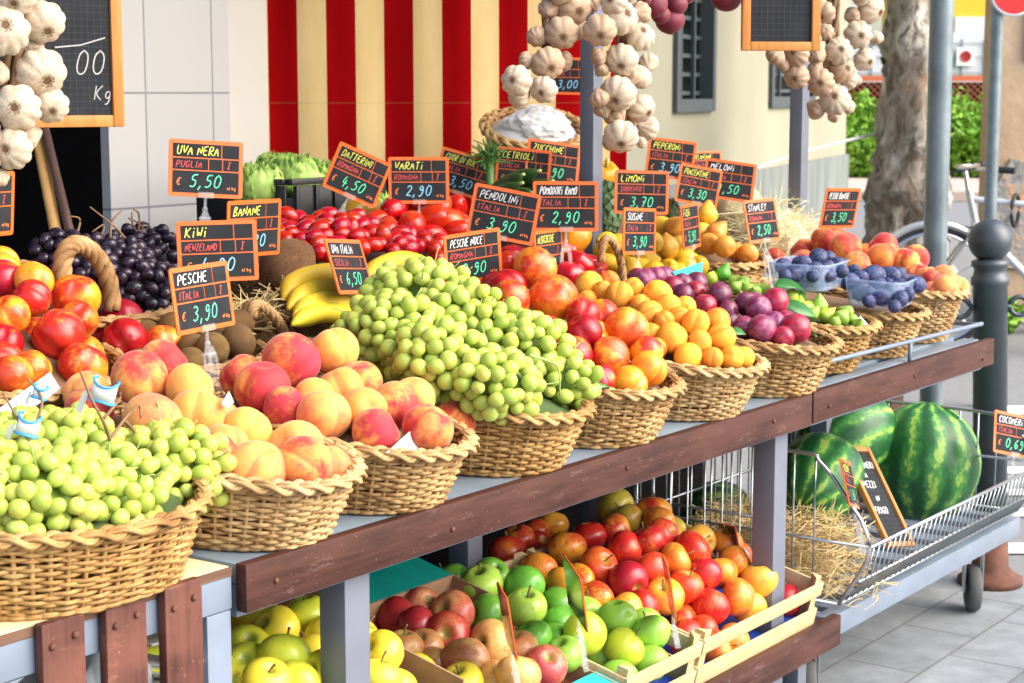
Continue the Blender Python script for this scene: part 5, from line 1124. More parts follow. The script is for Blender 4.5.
plan_heap('H', hp('H', .062), 'fig', 'fig_skin_', dict(g='green', l='lime', t='dark green upright'), 'in the fig basket', 70, .020)
plan_heap('J', (2.70, .34, .935, .26, .36, .10, .07), 'peach', 'peach_skin_', pw, 'in basket at bench end', 18, .038)
plan_heap('I1', (2.12, .24, .975, .19, .19, .05, .04), 'blue_plum', 'blueplum_skin', dict(b='blue'), 'in the rear plastic punnet', 0, .019)
plan_heap('I2', (2.33, .14, .945, .19, .17, .08, .04), 'blue_plum', 'blueplum_skin', dict(b='blue'), 'in the front plastic punnet', 0, .019)
plan_heap('TR', hp('TR', .10), 'tomato', 'tomato_skin_', dict(r='ribbed red', o='orange'), 'beside the tent post', 4, .045)
plan_heap('LE', hp('LE', .07), 'lemon', 'lemon_skin_', dict(y='bright yellow', m='brownish'), 'in the lemon basket', 16, .034)
plan_heap('PE', hp('PE', .09), 'pear', 'pear_skin_', dict(y='yellow', o='orange blushed'), 'in the pear basket', 6, .036)
plan_heap('TV', (1.58, .98, 1.06, .24, .20, .2, .11), 'plum_tomato', 'tomato_skin_', dict(r='red', o='orange red', g='greenish'), 'in heap under the VARATI sign', 10, .036)
plan_heap('KI', hp('KI', .07), 'kiwi', 'kiwi_skin', dict(k='brown'), 'in the kiwi basket', 8, .030)
AH = lambda xc, a, H: (xc, .21, .413, a, .22, .24, H)
plan_heap('AY', (.24, .21, .545, .30, .22, .24, .05), 'apple', 'apple_skin_y', dict(y='yellow', g='greenish yellow'), 'in left cardboard box', 26, .037)
plan_heap('AB', AH(.72, .30, .05), 'apple', 'apple_skin_b', dict(r='dull red', p='pink red', q='peach coloured', b='russet', g='greenish'), 'in right cardboard box', 26, .037)
plan_heap('AG', AH(1.09, .24, .06), 'apple', 'apple_skin_g', dict(l='light green', d='dark green', g='green', y='yellow green'), 'in the narrower crate', 26, .036, lim=(.98, 1.20))
plan_heap('AR', AH(1.49, .36, .07), 'apple', 'apple_skin_r', dict(r='red', d='dark red', m='red yellow striped', o='orange red', y='yellow blushed', g='greenish red'), 'in the wider crate', 50, .036, lim=(1.26, 1.71))
for f in FR:
    if f['heap'] == 'J' and f['fixed'] and f['u'] > 905 and f['v'] > 268: f['h'] = hp('J', .05); f['k'] = f['k0'] = on_heap(f['h'], f['u'], f['v'])
for (cx_, cy_, cz_, rz_, hp_) in ((2.10, .205, .950, .15, 'I1'), (2.235, .085, .905, .18, 'I2')):
    pl_ = 'in the rear plastic punnet' if hp_ == 'I1' else 'in the front plastic punnet'
    for zi in (.020, .047):
        for gx in np.linspace(-.062, .062, 5):
            for gy in (-.040, -.012, .016, .040):
                x_, y_ = gx+RNG.normal()*.003, gy+RNG.normal()*.003
                FR.append(dict(P=np.array((cx_+x_*math.cos(rz_)-y_*math.sin(rz_), cy_+x_*math.sin(rz_)+y_*math.cos(rz_), cz_+zi)), r=.0165, var='b', heap=hp_, kind='blue_plum', skin='blueplum_skin', look=dict(b='blue'), place=pl_, group=None, fixed=False))
FRUITS = settle()
for f in FRUITS: make_fruit(f)
# datterini tomatoes: a heap of small ones over two spots
hs = heap_surface((1.16, .86, 1.06, .27, .26, .12, .075)); pts = []
for s in range(30000):
    u, v = RNG.uniform(268, 452), RNG.uniform(212, 282)
    if v > 232+(u-268)*.29+8 or v < 214-(u-268)*.0 + max(0, (u-350))*.20: continue
    kk = on_heap((1.20, .84, 1.045, .30, .26, .10, .085), u, v) ; P = CAM+ray(u, v)*kk
    if P[1] < .5 or P[1] > 1.15 or (355 < u < 440 and v > 250) or (u > 370 and v < 230+(u-370)*.12): continue
    if any(np.linalg.norm(P-q) < .0265 for q in pts): continue
    pts.append(P)
for P in pts[:290]:
    f = dict(P=P+RNG.normal(size=3)*.003, r=.0195*RNG.uniform(.88, 1.1), var='', heap='TD', kind='cherry_tomato', skin='cherry_skin', look={'': 'glossy red'}, place='in the datterini basket', group=None); make_fruit(f); FRUITS.append(f)
print('datterini', len(pts))
# ---------------------------------------------------------------- grapes
gm = {k: MB().sphere((0, 0, 0), (1, 1, s), 18, 12).mesh('grape', MATS[k], True) for k, s in (('grape_green', 1.14), ('grape_yellow', 1.10), ('grape_olive', 1.18), ('grape_black', 1.22))}
GR = []
def bunch(c, R, n, r, skins, label, group, rot=(0, 0, 0), stem=None, part=.75):
    t = thing('grape_bunch', label, 'grapes', tuple(c), (0, 0, 0), group); M = np.array(Euler(rot).to_matrix()); pts = []
    n = min(99, int(n*2.1))
    for _ in range(n*90):
        if len(pts) >= n: break
        d = RNG.normal(size=3); d /= np.linalg.norm(d)
        tp = 1-.25*max(0, d[0])
        p = M @ (d*np.array(R)*np.array((1, tp, tp)))*RNG.uniform(.84, 1.09)
        if p @ np.array((-.75, -.5, .55)) < -.02: continue
        if any(np.linalg.norm(p-q) < 1.56*r for q in pts): continue
        pts.append(p)
    for p in pts:
        sk = skins[min(len(skins)-1, int(RNG.random()**1.3*len(skins)))]
        o = put('grape', gm[sk], t, tuple(p), tuple(RNG.uniform(0, 6, 3)), r*RNG.uniform(.80, 1.12)); GR.append((o, t))
    core = MB(); core.sphere((0, 0, 0), np.array(R)*.66, 20, 12, rot=rot); core.build('inner_grapes', MATS['grape_core_black' if 'black' in skins[0] else 'grape_core'], t, True)
    if 'black' not in skins[0]:
        m = MB()
        for _ in range(9):
            d = RNG.normal(size=3); d[2] = abs(d[2]); d /= np.linalg.norm(d); e = M @ (d*np.array(R)); q = RNG.normal(size=3)*.012
            m.tube(smooth_path([e*.5, e*.95+q, e*1.10+q*1.5], 3), .0011, 5)
        m.build('pedicels', MATS['stem_green'], t, True)
    if stem is not None:
        m = MB()
        for s in stem: m.tube(smooth_path(s, 6), np.linspace(.0026, .0013, (len(s)-1)*6+1), 6)
        m.build('stalk', MATS['stem_brown' if 'black' in skins[0] or group.startswith('green grape bunches on') else 'stem_green'], t, True)
    return t
gg = ['grape_green', 'grape_yellow', 'grape_olive']
def pix(u, v, Y): return atY(u, v, Y)
def local(c, *q): return [np.array(x)-np.array(c) for x in q]
# basket A: four bunches with tied stalks
G1 = 'green grape bunches on the side table'
Z0 = FB['A']
def bpx(u, v, Y, *rest, **kw): return bunch(pix(u, v, Y), *rest, **kw)
c = pix(168, 470, .12); bunch(c, (.078, .085, .060), 60, .0122, gg, 'green grape bunch at the right rim of the side table basket', G1, (0, .15, .4))
c = pix(110, 492, .05); bunch(c, (.085, .07, .052), 60, .0122, gg, 'green grape bunch at the front centre rim with the longest bare stalk', G1, (.2, 0, .1), [local(c, pix(112, 448, .07), pix(105, 425, .06), pix(92, 400, .07), pix(80, 371, .09)), local(c, pix(110, 440, .07), pix(124, 420, .08), pix(138, 405, .09), pix(141, 418, .09)), local(c, pix(124, 420, .08), pix(134, 431, .08), pix(133, 436, .08)), local(c, pix(104, 418, .07), pix(119, 400, .1), pix(120, 392, .1))])
c = pix(45, 495, .06); bunch(c, (.10, .07, .055), 66, .0122, gg, 'green grape bunch at the left front rim below blue and white ties', G1, (.2, 0, -.1), [local(c, pix(38, 465, .07), pix(30, 445, .06), pix(18, 420, .07), pix(3, 393, .09)), local(c, pix(30, 455, .07), pix(34, 430, .08), pix(42, 400, .09), pix(27, 378, .11)), local(c, pix(18, 445, .08), pix(8, 450, .09), pix(3, 462, .1))])
c = pix(62, 452, .20); bunch(c, (.13, .08, .055), 70, .0122, gg, 'green grape bunch at the back of the side table basket', G1, (.1, .1, .2))
c = pix(-20, 470, .14); bunch(c, (.08, .09, .06), 40, .0122, gg, 'green grape bunch cut by the left picture edge', G1)
def band(P, w, label):
    m = MB(); m.box((0, 0, 0), (w, .001, w*.5)); 
    n = 10; V = []; F = []
    for i in range(n+1):
        a = -2.3+4.6*i/n
        for s, wd in ((0, -.5), (1, .5)): V.append((w*.40*math.sin(a), -w*.34*math.cos(a), wd*w*.62*(1-.2*math.cos(2*a))))
    for i in range(n): F.append((2*i, 2*i+2, 2*i+3, 2*i+1))
    b = MB(); b.add(V, F); t = thing('paper_tie', label, 'paper tie', tuple(P), (.2, .3, -.9), 'paper ties on the grape stalks')
    o = b.build('band', MATS['white_card'], t, True); o.modifiers.new('thickness', 'SOLIDIFY').thickness = .0008
    for s in (-1, 1):
        e = MB(); e.tube([(V[2*i+(s > 0)][0], V[2*i+(s > 0)][1], V[2*i+(s > 0)][2]) for i in range(n+1)], .0018, 5); e.build('blue_edge', MATS['blue_print'], t, True)
    m = MB(); m.prism([(-w*.62, -.2*w), (-w*.45, -.1*w), (-w*.5, -1.*w), (-w*.72, -.9*w)], .001); m.build('tail', MATS['white_card'], t, False)
    return t
band(pix(104, 391, .075), .040, 'blue edged white paper tie around the right bare grape stalk'); band(pix(28, 425, .065), .034, 'blue edged white paper tie with curled tail at the left grape stalk'); band(pix(40, 392, .10), .022, 'small blue and white tie on the grape stalk before white paper')
# basket D: high heap
G2 = 'green grape bunches heaped in the front row'
for (u, v, Y, R, n, lab, rot, stm) in (
    (425, 300, .30, (.085, .10, .062), 66, 'topmost green grape bunch below the PESCHE NOCE sign', (0, .2, .3), None),
    (392, 335, .26, (.07, .09, .065), 58, 'green grape bunch at the left shoulder of the heap above peaches', (0, .1, .2), None),
    (470, 325, .20, (.085, .09, .065), 66, 'green grape bunch in the middle of the heap', (.1, .3, .2), None),
    (440, 362, .13, (.085, .08, .06), 60, 'green grape bunch at the lower left rim of the heap', (.1, .2, .3), None),
    (520, 352, .11, (.08, .09, .062), 62, 'green grape bunch right of centre beside the nectarines', (.1, .3, .3), None),
    (500, 385, .03, (.085, .065, .05), 56, 'green grape bunch hanging over the front rim of the heap', (.2, .2, .1), None),
    (557, 380, .035, (.050, .07, .05), 40, 'small green grape bunch at the right front corner with thin stalk', (.1, .3, .2), [(530, 355), (545, 360), (558, 368), (560, 395)])):
    c = pix(u, v, Y); bunch(c, R, n, .0134, gg, lab, G2, rot, [local(c, *[pix(a, b, Y-.055) for a, b in stm])] if stm else None)
# black grapes
G3 = 'black grape bunches'
for (u, v, Y, R, n, lab, rot) in ((112, 272, .84, (.085, .08, .058), 52, 'black grape bunch in the middle with reddish stalk', (0, 0, .2)), (150, 290, .76, (.065, .06, .05), 44, 'black grape bunch at the right front below the KIWI sign', (.2, 0, 0)), (148, 258, .92, (.08, .08, .055), 44, 'black grape bunch behind right with curly stalks', (0, .1, 0)), (62, 258, .92, (.05, .05, .045), 22, 'black grape bunch at the left behind the loop handle', (0, .1, 0)), (86, 270, .86, (.06, .06, .06), 34, 'black grape bunch seen through the loop handle', (0, 0, 0))):
    c = pix(u, v, Y); r0 = .0125
    stm = {112: [[(138, 256), (118, 230), (90, 207)], [(110, 240), (112, 222), (122, 210)]], 148: [[(145, 245), (133, 225), (132, 212)], [(152, 245), (140, 225), (128, 218)], [(138, 238), (139, 215), (133, 209)]], 62: [[(75, 240), (80, 220), (70, 216)], [(100, 240), (104, 225), (92, 232)]]}.get(u)
    bunch(c, R, n, r0, ['grape_black'], lab, G3, rot, [local(c, *[pix(a, b, Y-.02) for a, b in q]) for q in stm] if stm else None)
# ---------------------------------------------------------------- price signs
W_, Y_, G_, B_ = 'ink_white', 'ink_yellow', 'ink_green', 'ink_blue'
def sgn(pos, n, o, p, lab, ni, pi, size=1., **kw): return price_sign(pos, n, o, p, lab, ni, pi, size, **kw)
sgn((0.710,0.746,1.259,-0.56,-0.13,0.07), 'UVA NERA', 'PUGLIA', '5,50', 'orange price sign reading UVA NERA 5,50 above the black grapes', Y_, G_, clipL=.12)
sgn((0.545,0.556,1.129,-0.63,-0.11,-0.01), 'KiWi', 'NEWZELAND', '4,80', 'orange price sign reading KIWI behind the PESCHE sign', Y_, B_)
sgn((0.760,0.676,1.150,-0.03,0.06,0.01), 'BANANE', 'ECUADOR', '1,80', 'orange price sign reading BANANE behind the KIWI sign', Y_, B_, clip=False)
sgn((0.351,0.399,1.077,0.07,-0.13,-0.02), 'PESCHE', 'ITALIA', '3,90', 'orange price sign reading PESCHE 3,90 in front of the kiwis', W_, G_, clipL=.10)
sgn((0.833,0.507,1.082,0.25,-0.34,0.10), 'UVA ITALIA', 'SICILIA', '6,50', 'tilted orange price sign reading UVA ITALIA 6,50 before the bananas', W_, G_, clip=False)
sgn((1.337,0.916,1.220,-0.42,0.11,0.40), 'DATTERINI', 'ROMAGNA', '4,50', 'strongly tilted price sign reading DATTERINI 4,50 before the lettuce', Y_, G_, clipL=.085)
sgn((1.518,0.889,1.202,-0.75,-0.12,0.01), 'VARATi', 'ROMAGNA', '2,90', 'orange price sign reading VARATI 2,90 above the plum tomatoes', Y_, B_)
sgn((1.95,1.09,1.195,-0.89,-0.13,0.29), 'CUOR DI BUE', 'ITALIA', '3,50', 'tilted price sign reading CUOR DI BUE 3,50 behind PENDOLINI', Y_, B_)
sgn((1.288,0.486,1.154,-0.87,-0.16,0.20), 'PENDOLINi', 'ITALIA', '3,90', 'tilted price sign reading PENDOLINI 3,90 in front of cucumbers', W_, G_)
sgn((.995,.345,1.097,-0.36,0.03,-0.09), 'PESCHE NOCE', 'ROMAGNA', '3,90', 'orange price sign reading PESCHE NOCE 3,90 above the green grapes', W_, G_, .9, clip=False)
sgn((1.60,.545,1.152,-0.86,-0.15,0.01), 'POMODORi RAMO', 'ITALIA', '2,90', 'orange price sign reading POMODORI RAMO 2,90 in front of the tent post', W_, G_, 1.04)
sgn((2.038,0.968,1.207,-0.91,-0.13,0.10), 'CETRIOLi', 'ITALIA', '2,50', 'price sign reading CETRIOLI half behind cucumbers', Y_, B_)
sgn((2.10,0.92,1.222,-0.64,-0.15,0.15), 'ZUCCHINE', 'ROMAGNA', '2,90', 'price sign reading ZUCCHINE 2,90 left of the tent post', Y_, G_, 1.03)
sgn((2.044,0.623,1.160,-0.67,-0.08,0.04), 'LiMONi', 'SORRENTO', '3,70', 'orange price sign reading LIMONI 3,70 above the lemons', Y_, G_)
sgn((2.501,0.813,1.222,-0.65,0.03,0.12), 'PEPERONi', 'ITALIA', '3,90', 'dark price sign reading PEPERONI 3,90 behind the LIMONI sign', Y_, B_)
sgn((2.744,.842,1.194,-0.38,-0.09,.01), 'MELANZANE', 'ITALIA', '2,50', 'small dark price sign peeping out between PEPERONI and MELONI', Y_, G_, .8, clip=False)
sgn((2.50,0.726,1.154,-0.48,0.02,0.18), 'PIACENTINE', 'ITALIA', '3,30', 'tilted price sign with yellow name and price 3,30 above the pears', Y_, G_, .97)
sgn((2.588,0.683,1.165,-0.88,-0.18,0.14), 'MELONi', 'ITALIA', '1,50', 'price sign reading MELONI 50 behind the 3,30 sign', W_, G_, 1.0, clip=False)
sgn((1.812,0.486,1.087,-0.01,-0.03,0.07), 'SUSiNE', 'ITALIA', '3,90', 'narrow looking price sign reading 3,90 in front of the lemons', W_, G_, clipL=.10)
sgn((2.001,0.462,1.088,0.23,-0.09,0.), 'FiCHi', 'ITALIA', '5,90', 'narrowest price sign reading 5,90 between lemons and pears', Y_, G_, clipL=.10)
sgn((1.534,0.544,1.053,0.15,-0.07,0.01), 'ALBICOCCHE', 'ITALIA', '2,80', 'orange price sign reading ALBICOCCHE half hidden by nectarines', Y_, G_, clip=False)
sgn((2.263,0.413,1.088,-0.10,-0.20,-0.01), 'STANLEY', 'ROMAGNA', '2,50', 'orange price sign reading STANLEY 2,50 above the blue plums', W_, G_, clipL=.12)
sgn((2.607,0.368,1.102,-0.25,0.18,0.04), 'PESCHE BIANCHE', 'ROMAGNA', '3,50', 'orange price sign reading PESCHE BIANCHE 3,50 above the far peaches', W_, G_, clip=False)
sgn((2.93,.00,.497,-0.42,-0.25,0.25), 'COCOMERi', 'ITALIA', '0,69', 'orange price sign reading COCOMERI 0,69 clipped to the trolley end', W_, G_, 1.08, clipL=.09)
sgn((1.885,-.012,.553,0.34,-0.26,0.29), 'MELONE', 'ITALIA', '1,40', 'small looking orange price sign clipped to the near trolley corner', Y_, G_, 1.0, clipL=.10)
sgn((0.197,0.730,1.219,0.18,0.08,0.), 'FRAGOLE', 'ITALIA', '4,00', 'orange price sign cut by the left picture edge under the garlic', W_, G_, clip=False)
P = atY(568, 76, .95); sgn((P[0], P[1], P[2], -.85, 0., .02), 'AGLIO', 'ITALIA', '3,00', 'dark price sign hanging behind the left braid of garlic', Y_, B_, .9, clip=False)
for (u, v, Y, yaw, rol, lab, cl) in ((507, 620, .02, .76, .06, 'curved price sign seen edge on in front of the russet apples', .085), (575, 592, .06, .82, -.10, 'edge on price sign with shiny back standing before green apples', .10), (669, 588, -.02, .63, .05, 'edge on price sign standing among the front red apples', .06), (731, 548, .14, .80, .18, 'edge on price sign with dark shiny back by the bench post', .075)):
    P = atY(u, v, Y); price_sign((P[0], P[1], P[2], yaw, -.15, rol), 'MELE', 'ITALIA', '1,50', lab, Y_, G_, .98, blank=True, clipL=cl)
# chalk boards hung from the tent rail
P = atY(83, 45, .95); c1 = chalkboard((P[0]-.03, P[1], 1.535, -.32, 0, 0), .20, .40, 'tall orange framed chalkboard hanging behind the left garlic braid')
lettering('chalk_lettering', strokes('00', .005, -.105, .045, .06, slant=.2)+[np.array([(-.03, -.055), (.02, -.05), (.068, -.036)])], .0026, 'chalk_white', c1, -.001); lettering('chalk_lettering', strokes('Kg', .042, -.150, .026, .035), .0022, 'chalk_white', c1, -.001)
lettering('chalk_lettering', [np.array([(-.01, .075), (.04, .078), (.072, .086)]), np.array([(.01, .095), (.05, .102)]), np.array([(.012, .10), (.01, .14)]), np.array([(.055, .11), (.055, .16)]), np.array([(.04, .16), (.07, .165)])], .003, 'chalk_pink', c1, -.001)
P = atY(781, 4, .13); c2 = chalkboard((P[0], P[1], P[2]+.03, -.78, -.02, .0), .172, .255, 'empty orange framed chalkboard hanging before the right garlic braid', .019)
for t_, zt in ((c1, .2), (c2, .128)):
    m = MB(); w_ = .05
    m.tube([(-w_, .006, zt-.005), (0, .006, zt+.10), (0, .0, 2.575-t_.location.z)], .0012, 5); m.tube([(w_, .006, zt-.005), (0, .006, zt+.10)], .0012, 5); m.build('hanging_string', MATS['rope_white'], t_, True)
# ---------------------------------------------------------------- garlic and onions
def garlic_f(seed, nl=9):
    rg = np.random.default_rng(seed); ph0 = rg.uniform(0, 6, 4)
    def f(V):
        x, y, z = V[:, 0].copy(), V[:, 1].copy(), V[:, 2].copy(); ph = np.arctan2(y, x); s = np.hypot(x, y)
        lobe = np.abs(np.cos(nl/2*ph+.5*np.sin(2*ph+ph0[0])+ph0[1]))**.55
        k = .86+.17*lobe*(.35+.65*s)+.05*np.sin(ph+ph0[2])
        z2 = z*.80-.10*np.exp(-(s/.22)**2)*(z > 0)
        neck = (z < -.55); k = np.where(neck, k*(1-.3*(-.55-z)/.45), k); z2 = np.where(neck, z2-.28*np.clip((-.55-z)/.45, 0, 1)**1.5, z2)
        return np.stack([x*k, y*k, z2], 1)
    return f
GA = {}
for k, mt in (('w', 'garlic_skin'), ('t', 'garlic_tan')):
    for i in range(4): GA[k, i] = MB().sphere((0, 0, 0), (1, 1, 1), 54, 26, garlic_f(i*7+3, 9 if i % 2 else 8)).mesh('bulb', MATS[mt], True)
m = MB(); rg = np.random.default_rng(1)
m.lathe([(0, .0), (.25, -.04), (.27, .03), (.17, .07), (0, .075)], 16)
for i in range(90): a = rg.uniform(0, 6.28); r = .25*math.sqrt(rg.random()); m.tube([(r*math.cos(a), r*math.sin(a), .04), (1.25*r*math.cos(a+.2), 1.25*r*math.sin(a+.2), .09+.06*rg.random())], .011, 4)
ROOT = m.mesh('root_tuft', MATS['stem_brown'], False)
GARL = dict(
 L=('large white garlic braid hanging at the left picture edge', .20, (0, 0, 3.792), [(15, 110, 190, 'w'), (165, 85, 165, 'w'), (155, 272, 190, 'w'), (-20, 275, 105, 'w'), (70, 410, 175, 'w'), (195, 400, 135, 'w'), (45, 560, 155, 'w'), (0, 670, 70, 'w'), (120, 180, 90, 'w'), (100, 510, 110, 'w'), (-60, 480, 120, 'w'), (-50, 600, 110, 'w'), (60, -20, 160, 'w')], (.2, .4, 1.)),
 CL=('pinkish tan garlic braid hanging in front of the red curtain stripe', .22, (490, 0, 4.556), [(380, 30, 165, 't'), (265, 40, 95, 't'), (330, 150, 152, 't'), (215, 165, 95, 't'), (265, 285, 152, 't'), (165, 275, 80, 't'), (122, 365, 142, 'w'), (245, 405, 125, 'w'), (130, 440, 110, 'w'), (405, 130, 105, 't'), (340, 280, 90, 't'), (300, 100, 80, 't'), (180, 380, 80, 't'), (460, 10, 90, 't'), (330, -50, 140, 't')], None),
 CR=('whitish garlic braid hanging in front of the tent post', .16, (490, 0, 4.556), [(600, 82, 157, 'w'), (500, 135, 152, 't'), (685, 165, 132, 'w'), (600, 270, 152, 'w'), (492, 260, 85, 't'), (508, 315, 72, 't'), (720, 285, 90, 'w'), (685, 350, 115, 'w'), (585, 422, 165, 'w'), (500, 450, 92, 't'), (570, 520, 105, 't'), (515, 495, 85, 't'), (690, 492, 132, 'w'), (600, 622, 157, 'w'), (718, 587, 112, 'w'), (690, 650, 52, 'w'), (548, 655, 75, 't'), (640, 190, 90, 't'), (640, 350, 90, 't'), (630, 550, 80, 't'), (570, 10, 130, 'w'), (680, 60, 110, 't')], None),
 R=('garlic braid hanging behind the empty chalkboard before the tree trunk', .22, (740, 0, 5.256), [(690, 50, 152, 'w'), (620, 180, 146, 'w'), (715, 197, 82, 'w'), (520, 265, 142, 'w'), (655, 310, 122, 'w'), (540, 365, 132, 't'), (402, 290, 95, 't'), (395, 360, 78, 't'), (425, 430, 142, 't'), (300, 402, 132, 't'), (300, 285, 132, 't'), (185, 295, 105, 't'), (562, 420, 112, 'w'), (500, 522, 162, 'w'), (405, 575, 112, 't'), (490, 612, 66, 't'), (575, 562, 72, 'w'), (440, 62, 122, 't'), (450, 170, 92, 't'), (382, 195, 92, 't'), (610, 425, 64, 'w'), (470, 330, 80, 't'), (230, 340, 80, 't'), (590, 80, 90, 't'), (480, 450, 90, 't'), (640, -50, 150, 'w')], None))
for k, (lab, Y, (ox, oy, sc), L, _) in GARL.items():
    us = [q[0] for q in L]; cu_, cv_ = ox+np.mean(us)/sc, oy+L[-1][1]/sc
    c = atY(cu_, cv_, Y+.02); t = thing('garlic_braid', lab, 'garlic', tuple(c), (0, 0, 0), 'garlic braids'); rg = np.random.default_rng(len(lab))
    for (u, v, d, s) in L:
        big = d > 118
        P = atY(ox+u/sc, oy+v/sc, Y+(.0 if big else .028)+rg.uniform(-.008, .008)); dp = proj(P)[2]; r = d/sc/2*dp/FPX
        o = put('bulb', GA[s, int(rg.integers(4))], t, tuple(P-c)); o.scale = (r*1.04,)*3
        ctr = np.array((np.mean(us), v)); side = np.clip((u-ctr[0])/160., -1, 1)
        dirv = Vector(tuple(-FW*(.75)+RT*(.55*side+rg.normal()*.28)+UP*(-.25+rg.normal()*.30))) if big else Vector(tuple(rg.normal(size=3)+RT*side*1.0))
        o.rotation_euler = dirv.to_track_quat('Z', 'Y').to_euler()
        if big: put('root_tuft', ROOT, o, (0, 0, .66))
    m = MB(); top = np.array((0, .01, 2.56-c[2])); lo = atY(ox+np.mean(us)/sc, oy+max(q[1] for q in L)/sc-25, Y+.03)-c
    for q in range(5):
        s = np.linspace(0, 1, 30)[:, None]; Pm = lo+(top-lo)*s; a = s[:, 0]*22+q*1.257; Pm = Pm+np.stack([.012*np.cos(a), .012*np.sin(a), 0*a], 1); m.tube(Pm, .006, 6)
    m.build('braided_stalks', MATS['stem_brown'], t, True)
ONI = [(655, 5, 18), (670, 20, 20), (661, 15, 13), (676, 4, 16), (647, 2, 14), (684, -8, 18), (665, -12, 24)]
c = atY(665, 0, .22); t = thing('onion_braid', 'bunch of shiny dark red onions hanging beside the garlic', 'onions', tuple(c)); rg = np.random.default_rng(3)
def onion_f(V):
    x, y, z = V.T; s = np.hypot(x, y); return np.stack([x, y, z*.92+.30*np.exp(-(s/.2)**2)*np.sign(z)*(z > 0)+.06*np.exp(-(s/.2)**2)*np.sign(z)*(z < 0)], 1)
om = MB().sphere((0, 0, 0), (1, 1, 1), 30, 18, onion_f).mesh('onion', MATS['onion_skin'], True)
for u, v, d in ONI+[(726, -4, 22), (718, -14, 20)]:
    P = atY(u, v, .22+rg.uniform(-.01, .02)); r = d*1.5/2*proj(P)[2]/FPX; o = put('onion', om, t, tuple(P-c)); o.scale = (r,)*3; o.rotation_euler = (rg.normal(0, .5)+.2, rg.normal(0, .5), 0)
m = MB(); m.tube([np.array((0, .02, -.02)), np.array((0, .02, 2.56-c[2]))], .012, 8); m.tube(smooth_path([(0, .02, .1), atY(700, -60, .24)-c, atY(722, -14, .24)-c], 5), .008, 7); m.build('braided_stalks', MATS['stem_brown'], t, True)
# ---------------------------------------------------------------- bananas, coconut, melon, punnets
c = atY(300, 300, .58); ban = thing('banana_bunch', 'bunch of yellow bananas with greenish lower finger behind the peaches', 'bananas', tuple(c))
for j, (pts, Y, rad, mt) in enumerate((([(283, 300), (298, 281), (330, 274), (365, 284), (388, 302)], .60, .021, 'banana_skin'), ([(288, 309), (308, 293), (338, 290), (368, 303), (388, 320)], .565, .021, 'banana_skin'), ([(294, 317), (313, 304), (338, 303), (364, 317), (378, 332)], .535, .020, 'banana_skin'), ([(292, 325), (315, 313), (340, 314), (362, 325), (374, 336)], .515, .0185, 'banana_green'), ([(362, 285), (378, 268), (398, 261), (418, 265), (432, 276)], .66, .021, 'banana_skin'))):
    P = smooth_path([atY(u, v, Y-.012*abs(i-1.5)) for i, (u, v) in enumerate(pts)], 7); s = np.linspace(0, 1, len(P)); R = rad*np.clip(np.minimum((s/.16)**.6, ((1-s)/.20)**.7), .16, 1.)
    m = MB(); m.tube(P-c, R, 10); V = m.v[0].reshape(len(P), 10, 3); cen = V.mean(1, keepdims=True); k = 1+.07*np.cos(5*np.arange(10)*2*PI/10)[None, :, None]; m.v[0] = (cen+(V-cen)*k).reshape(-1, 3)
    b = m.build('banana', MATS[mt], ban, True)
    if j == 3: m = MB(); m.sphere(P[-9]-c+np.array((-.004, -.018, 0)), (.010, .006, .009), 12, 8); m.build('blue_sticker', MATS['blue_print'], b, True)
m = MB(); m.sphere(atY(286, 300, .6)-c, (.016, .02, .02), 12, 8); m.build('crown_stub', MATS['banana_tip'], ban, True)
P = atY(288, 266, .74); r = 42/2/520
o = put('coconut', MB().sphere((0, 0, 0), (1, 1, 1), 40, 26, lambda V: V*np.array((1, 1, 1.2))*(1+.03*np.cos(3*np.arctan2(V[:, 1:2], V[:, :1])))).mesh('coconut', MATS['coconut_skin'], True), None, tuple(P), (.4, .9, .3), r*1.25); tag(o, 'brown hairy coconut lying behind the BANANE sign', 'coconut')
m = MB()
for e in (-.3, .1, .35): m.lathe([(0, .02), (.12, 0), (.14, -.06)], 12, (e*.8, .25*abs(e), 1.16), (0, e*.5, 0))
m.build('eyes', MATS['banana_tip'], o, True)
straw('coconut_fibre', 420, ((.62, .92), (.56, .72), (.975, 1.02)), 'hay', .0006, .0013, .07, 15)
P = atY(737, 211, .80); mel = put('melon', MB().sphere((0, 0, 0), (1, 1, 1), 40, 26, lambda V: V*(1+.035*np.cos(10*np.arctan2(V[:, 1:2], V[:, :1])))).mesh('melon', MATS['melon_skin'], True), None, tuple(P), (.3, .2, 0), .078); tag(mel, 'pale ribbed melon behind the STANLEY price sign', 'melon')
m = MB(); m.tube([(0, 0, .97), (.02, .0, 1.1)], .05, 8); m.build('stalk', MATS['stem_green'], mel, True)
straw('excelsior_nest', 600, ((2.62, 3.0), (.55, .8), (.92, 1.1)), 'excelsior', .0005, .0011, .16, 16, .9, core=((2.83, .68, .99), (.115, .09, .085)))
def punnet(loc, L, W, H, rz, lab, rx=0., ry=0.):
    t = thing('plastic_punnet', lab, 'punnet', loc, (rx, ry, rz), 'plastic punnets of blue plums'); m = MB(); V = []; F = []; n = 8
    for s, z in ((.80, 0), (.86, .004), (1., H)):
        for (x, y) in rrect(L*s, W*s, .035*s, n): V.append((x, y, z))
    k = 4*(n+1)
    for j in range(2):
        for i in range(k): F.append((j*k+i, j*k+(i+1) % k, (j+1)*k+(i+1) % k, (j+1)*k+i))
    F.append(tuple(range(k))[::-1]); m.add(V, F); o = m.build('tub', MATS['punnet_plastic'], t, 'auto'); o.modifiers.new('thickness', 'SOLIDIFY').thickness = .0008
    m = MB(); m.tube([(x, y, H) for x, y in rrect(L+.003, W+.003, .036, n)], .0028, 6, True); m.build('rim', MATS['punnet_plastic'], t, True)
a0 = (atY(772, 268, .30)+atY(823, 290, .16))/2
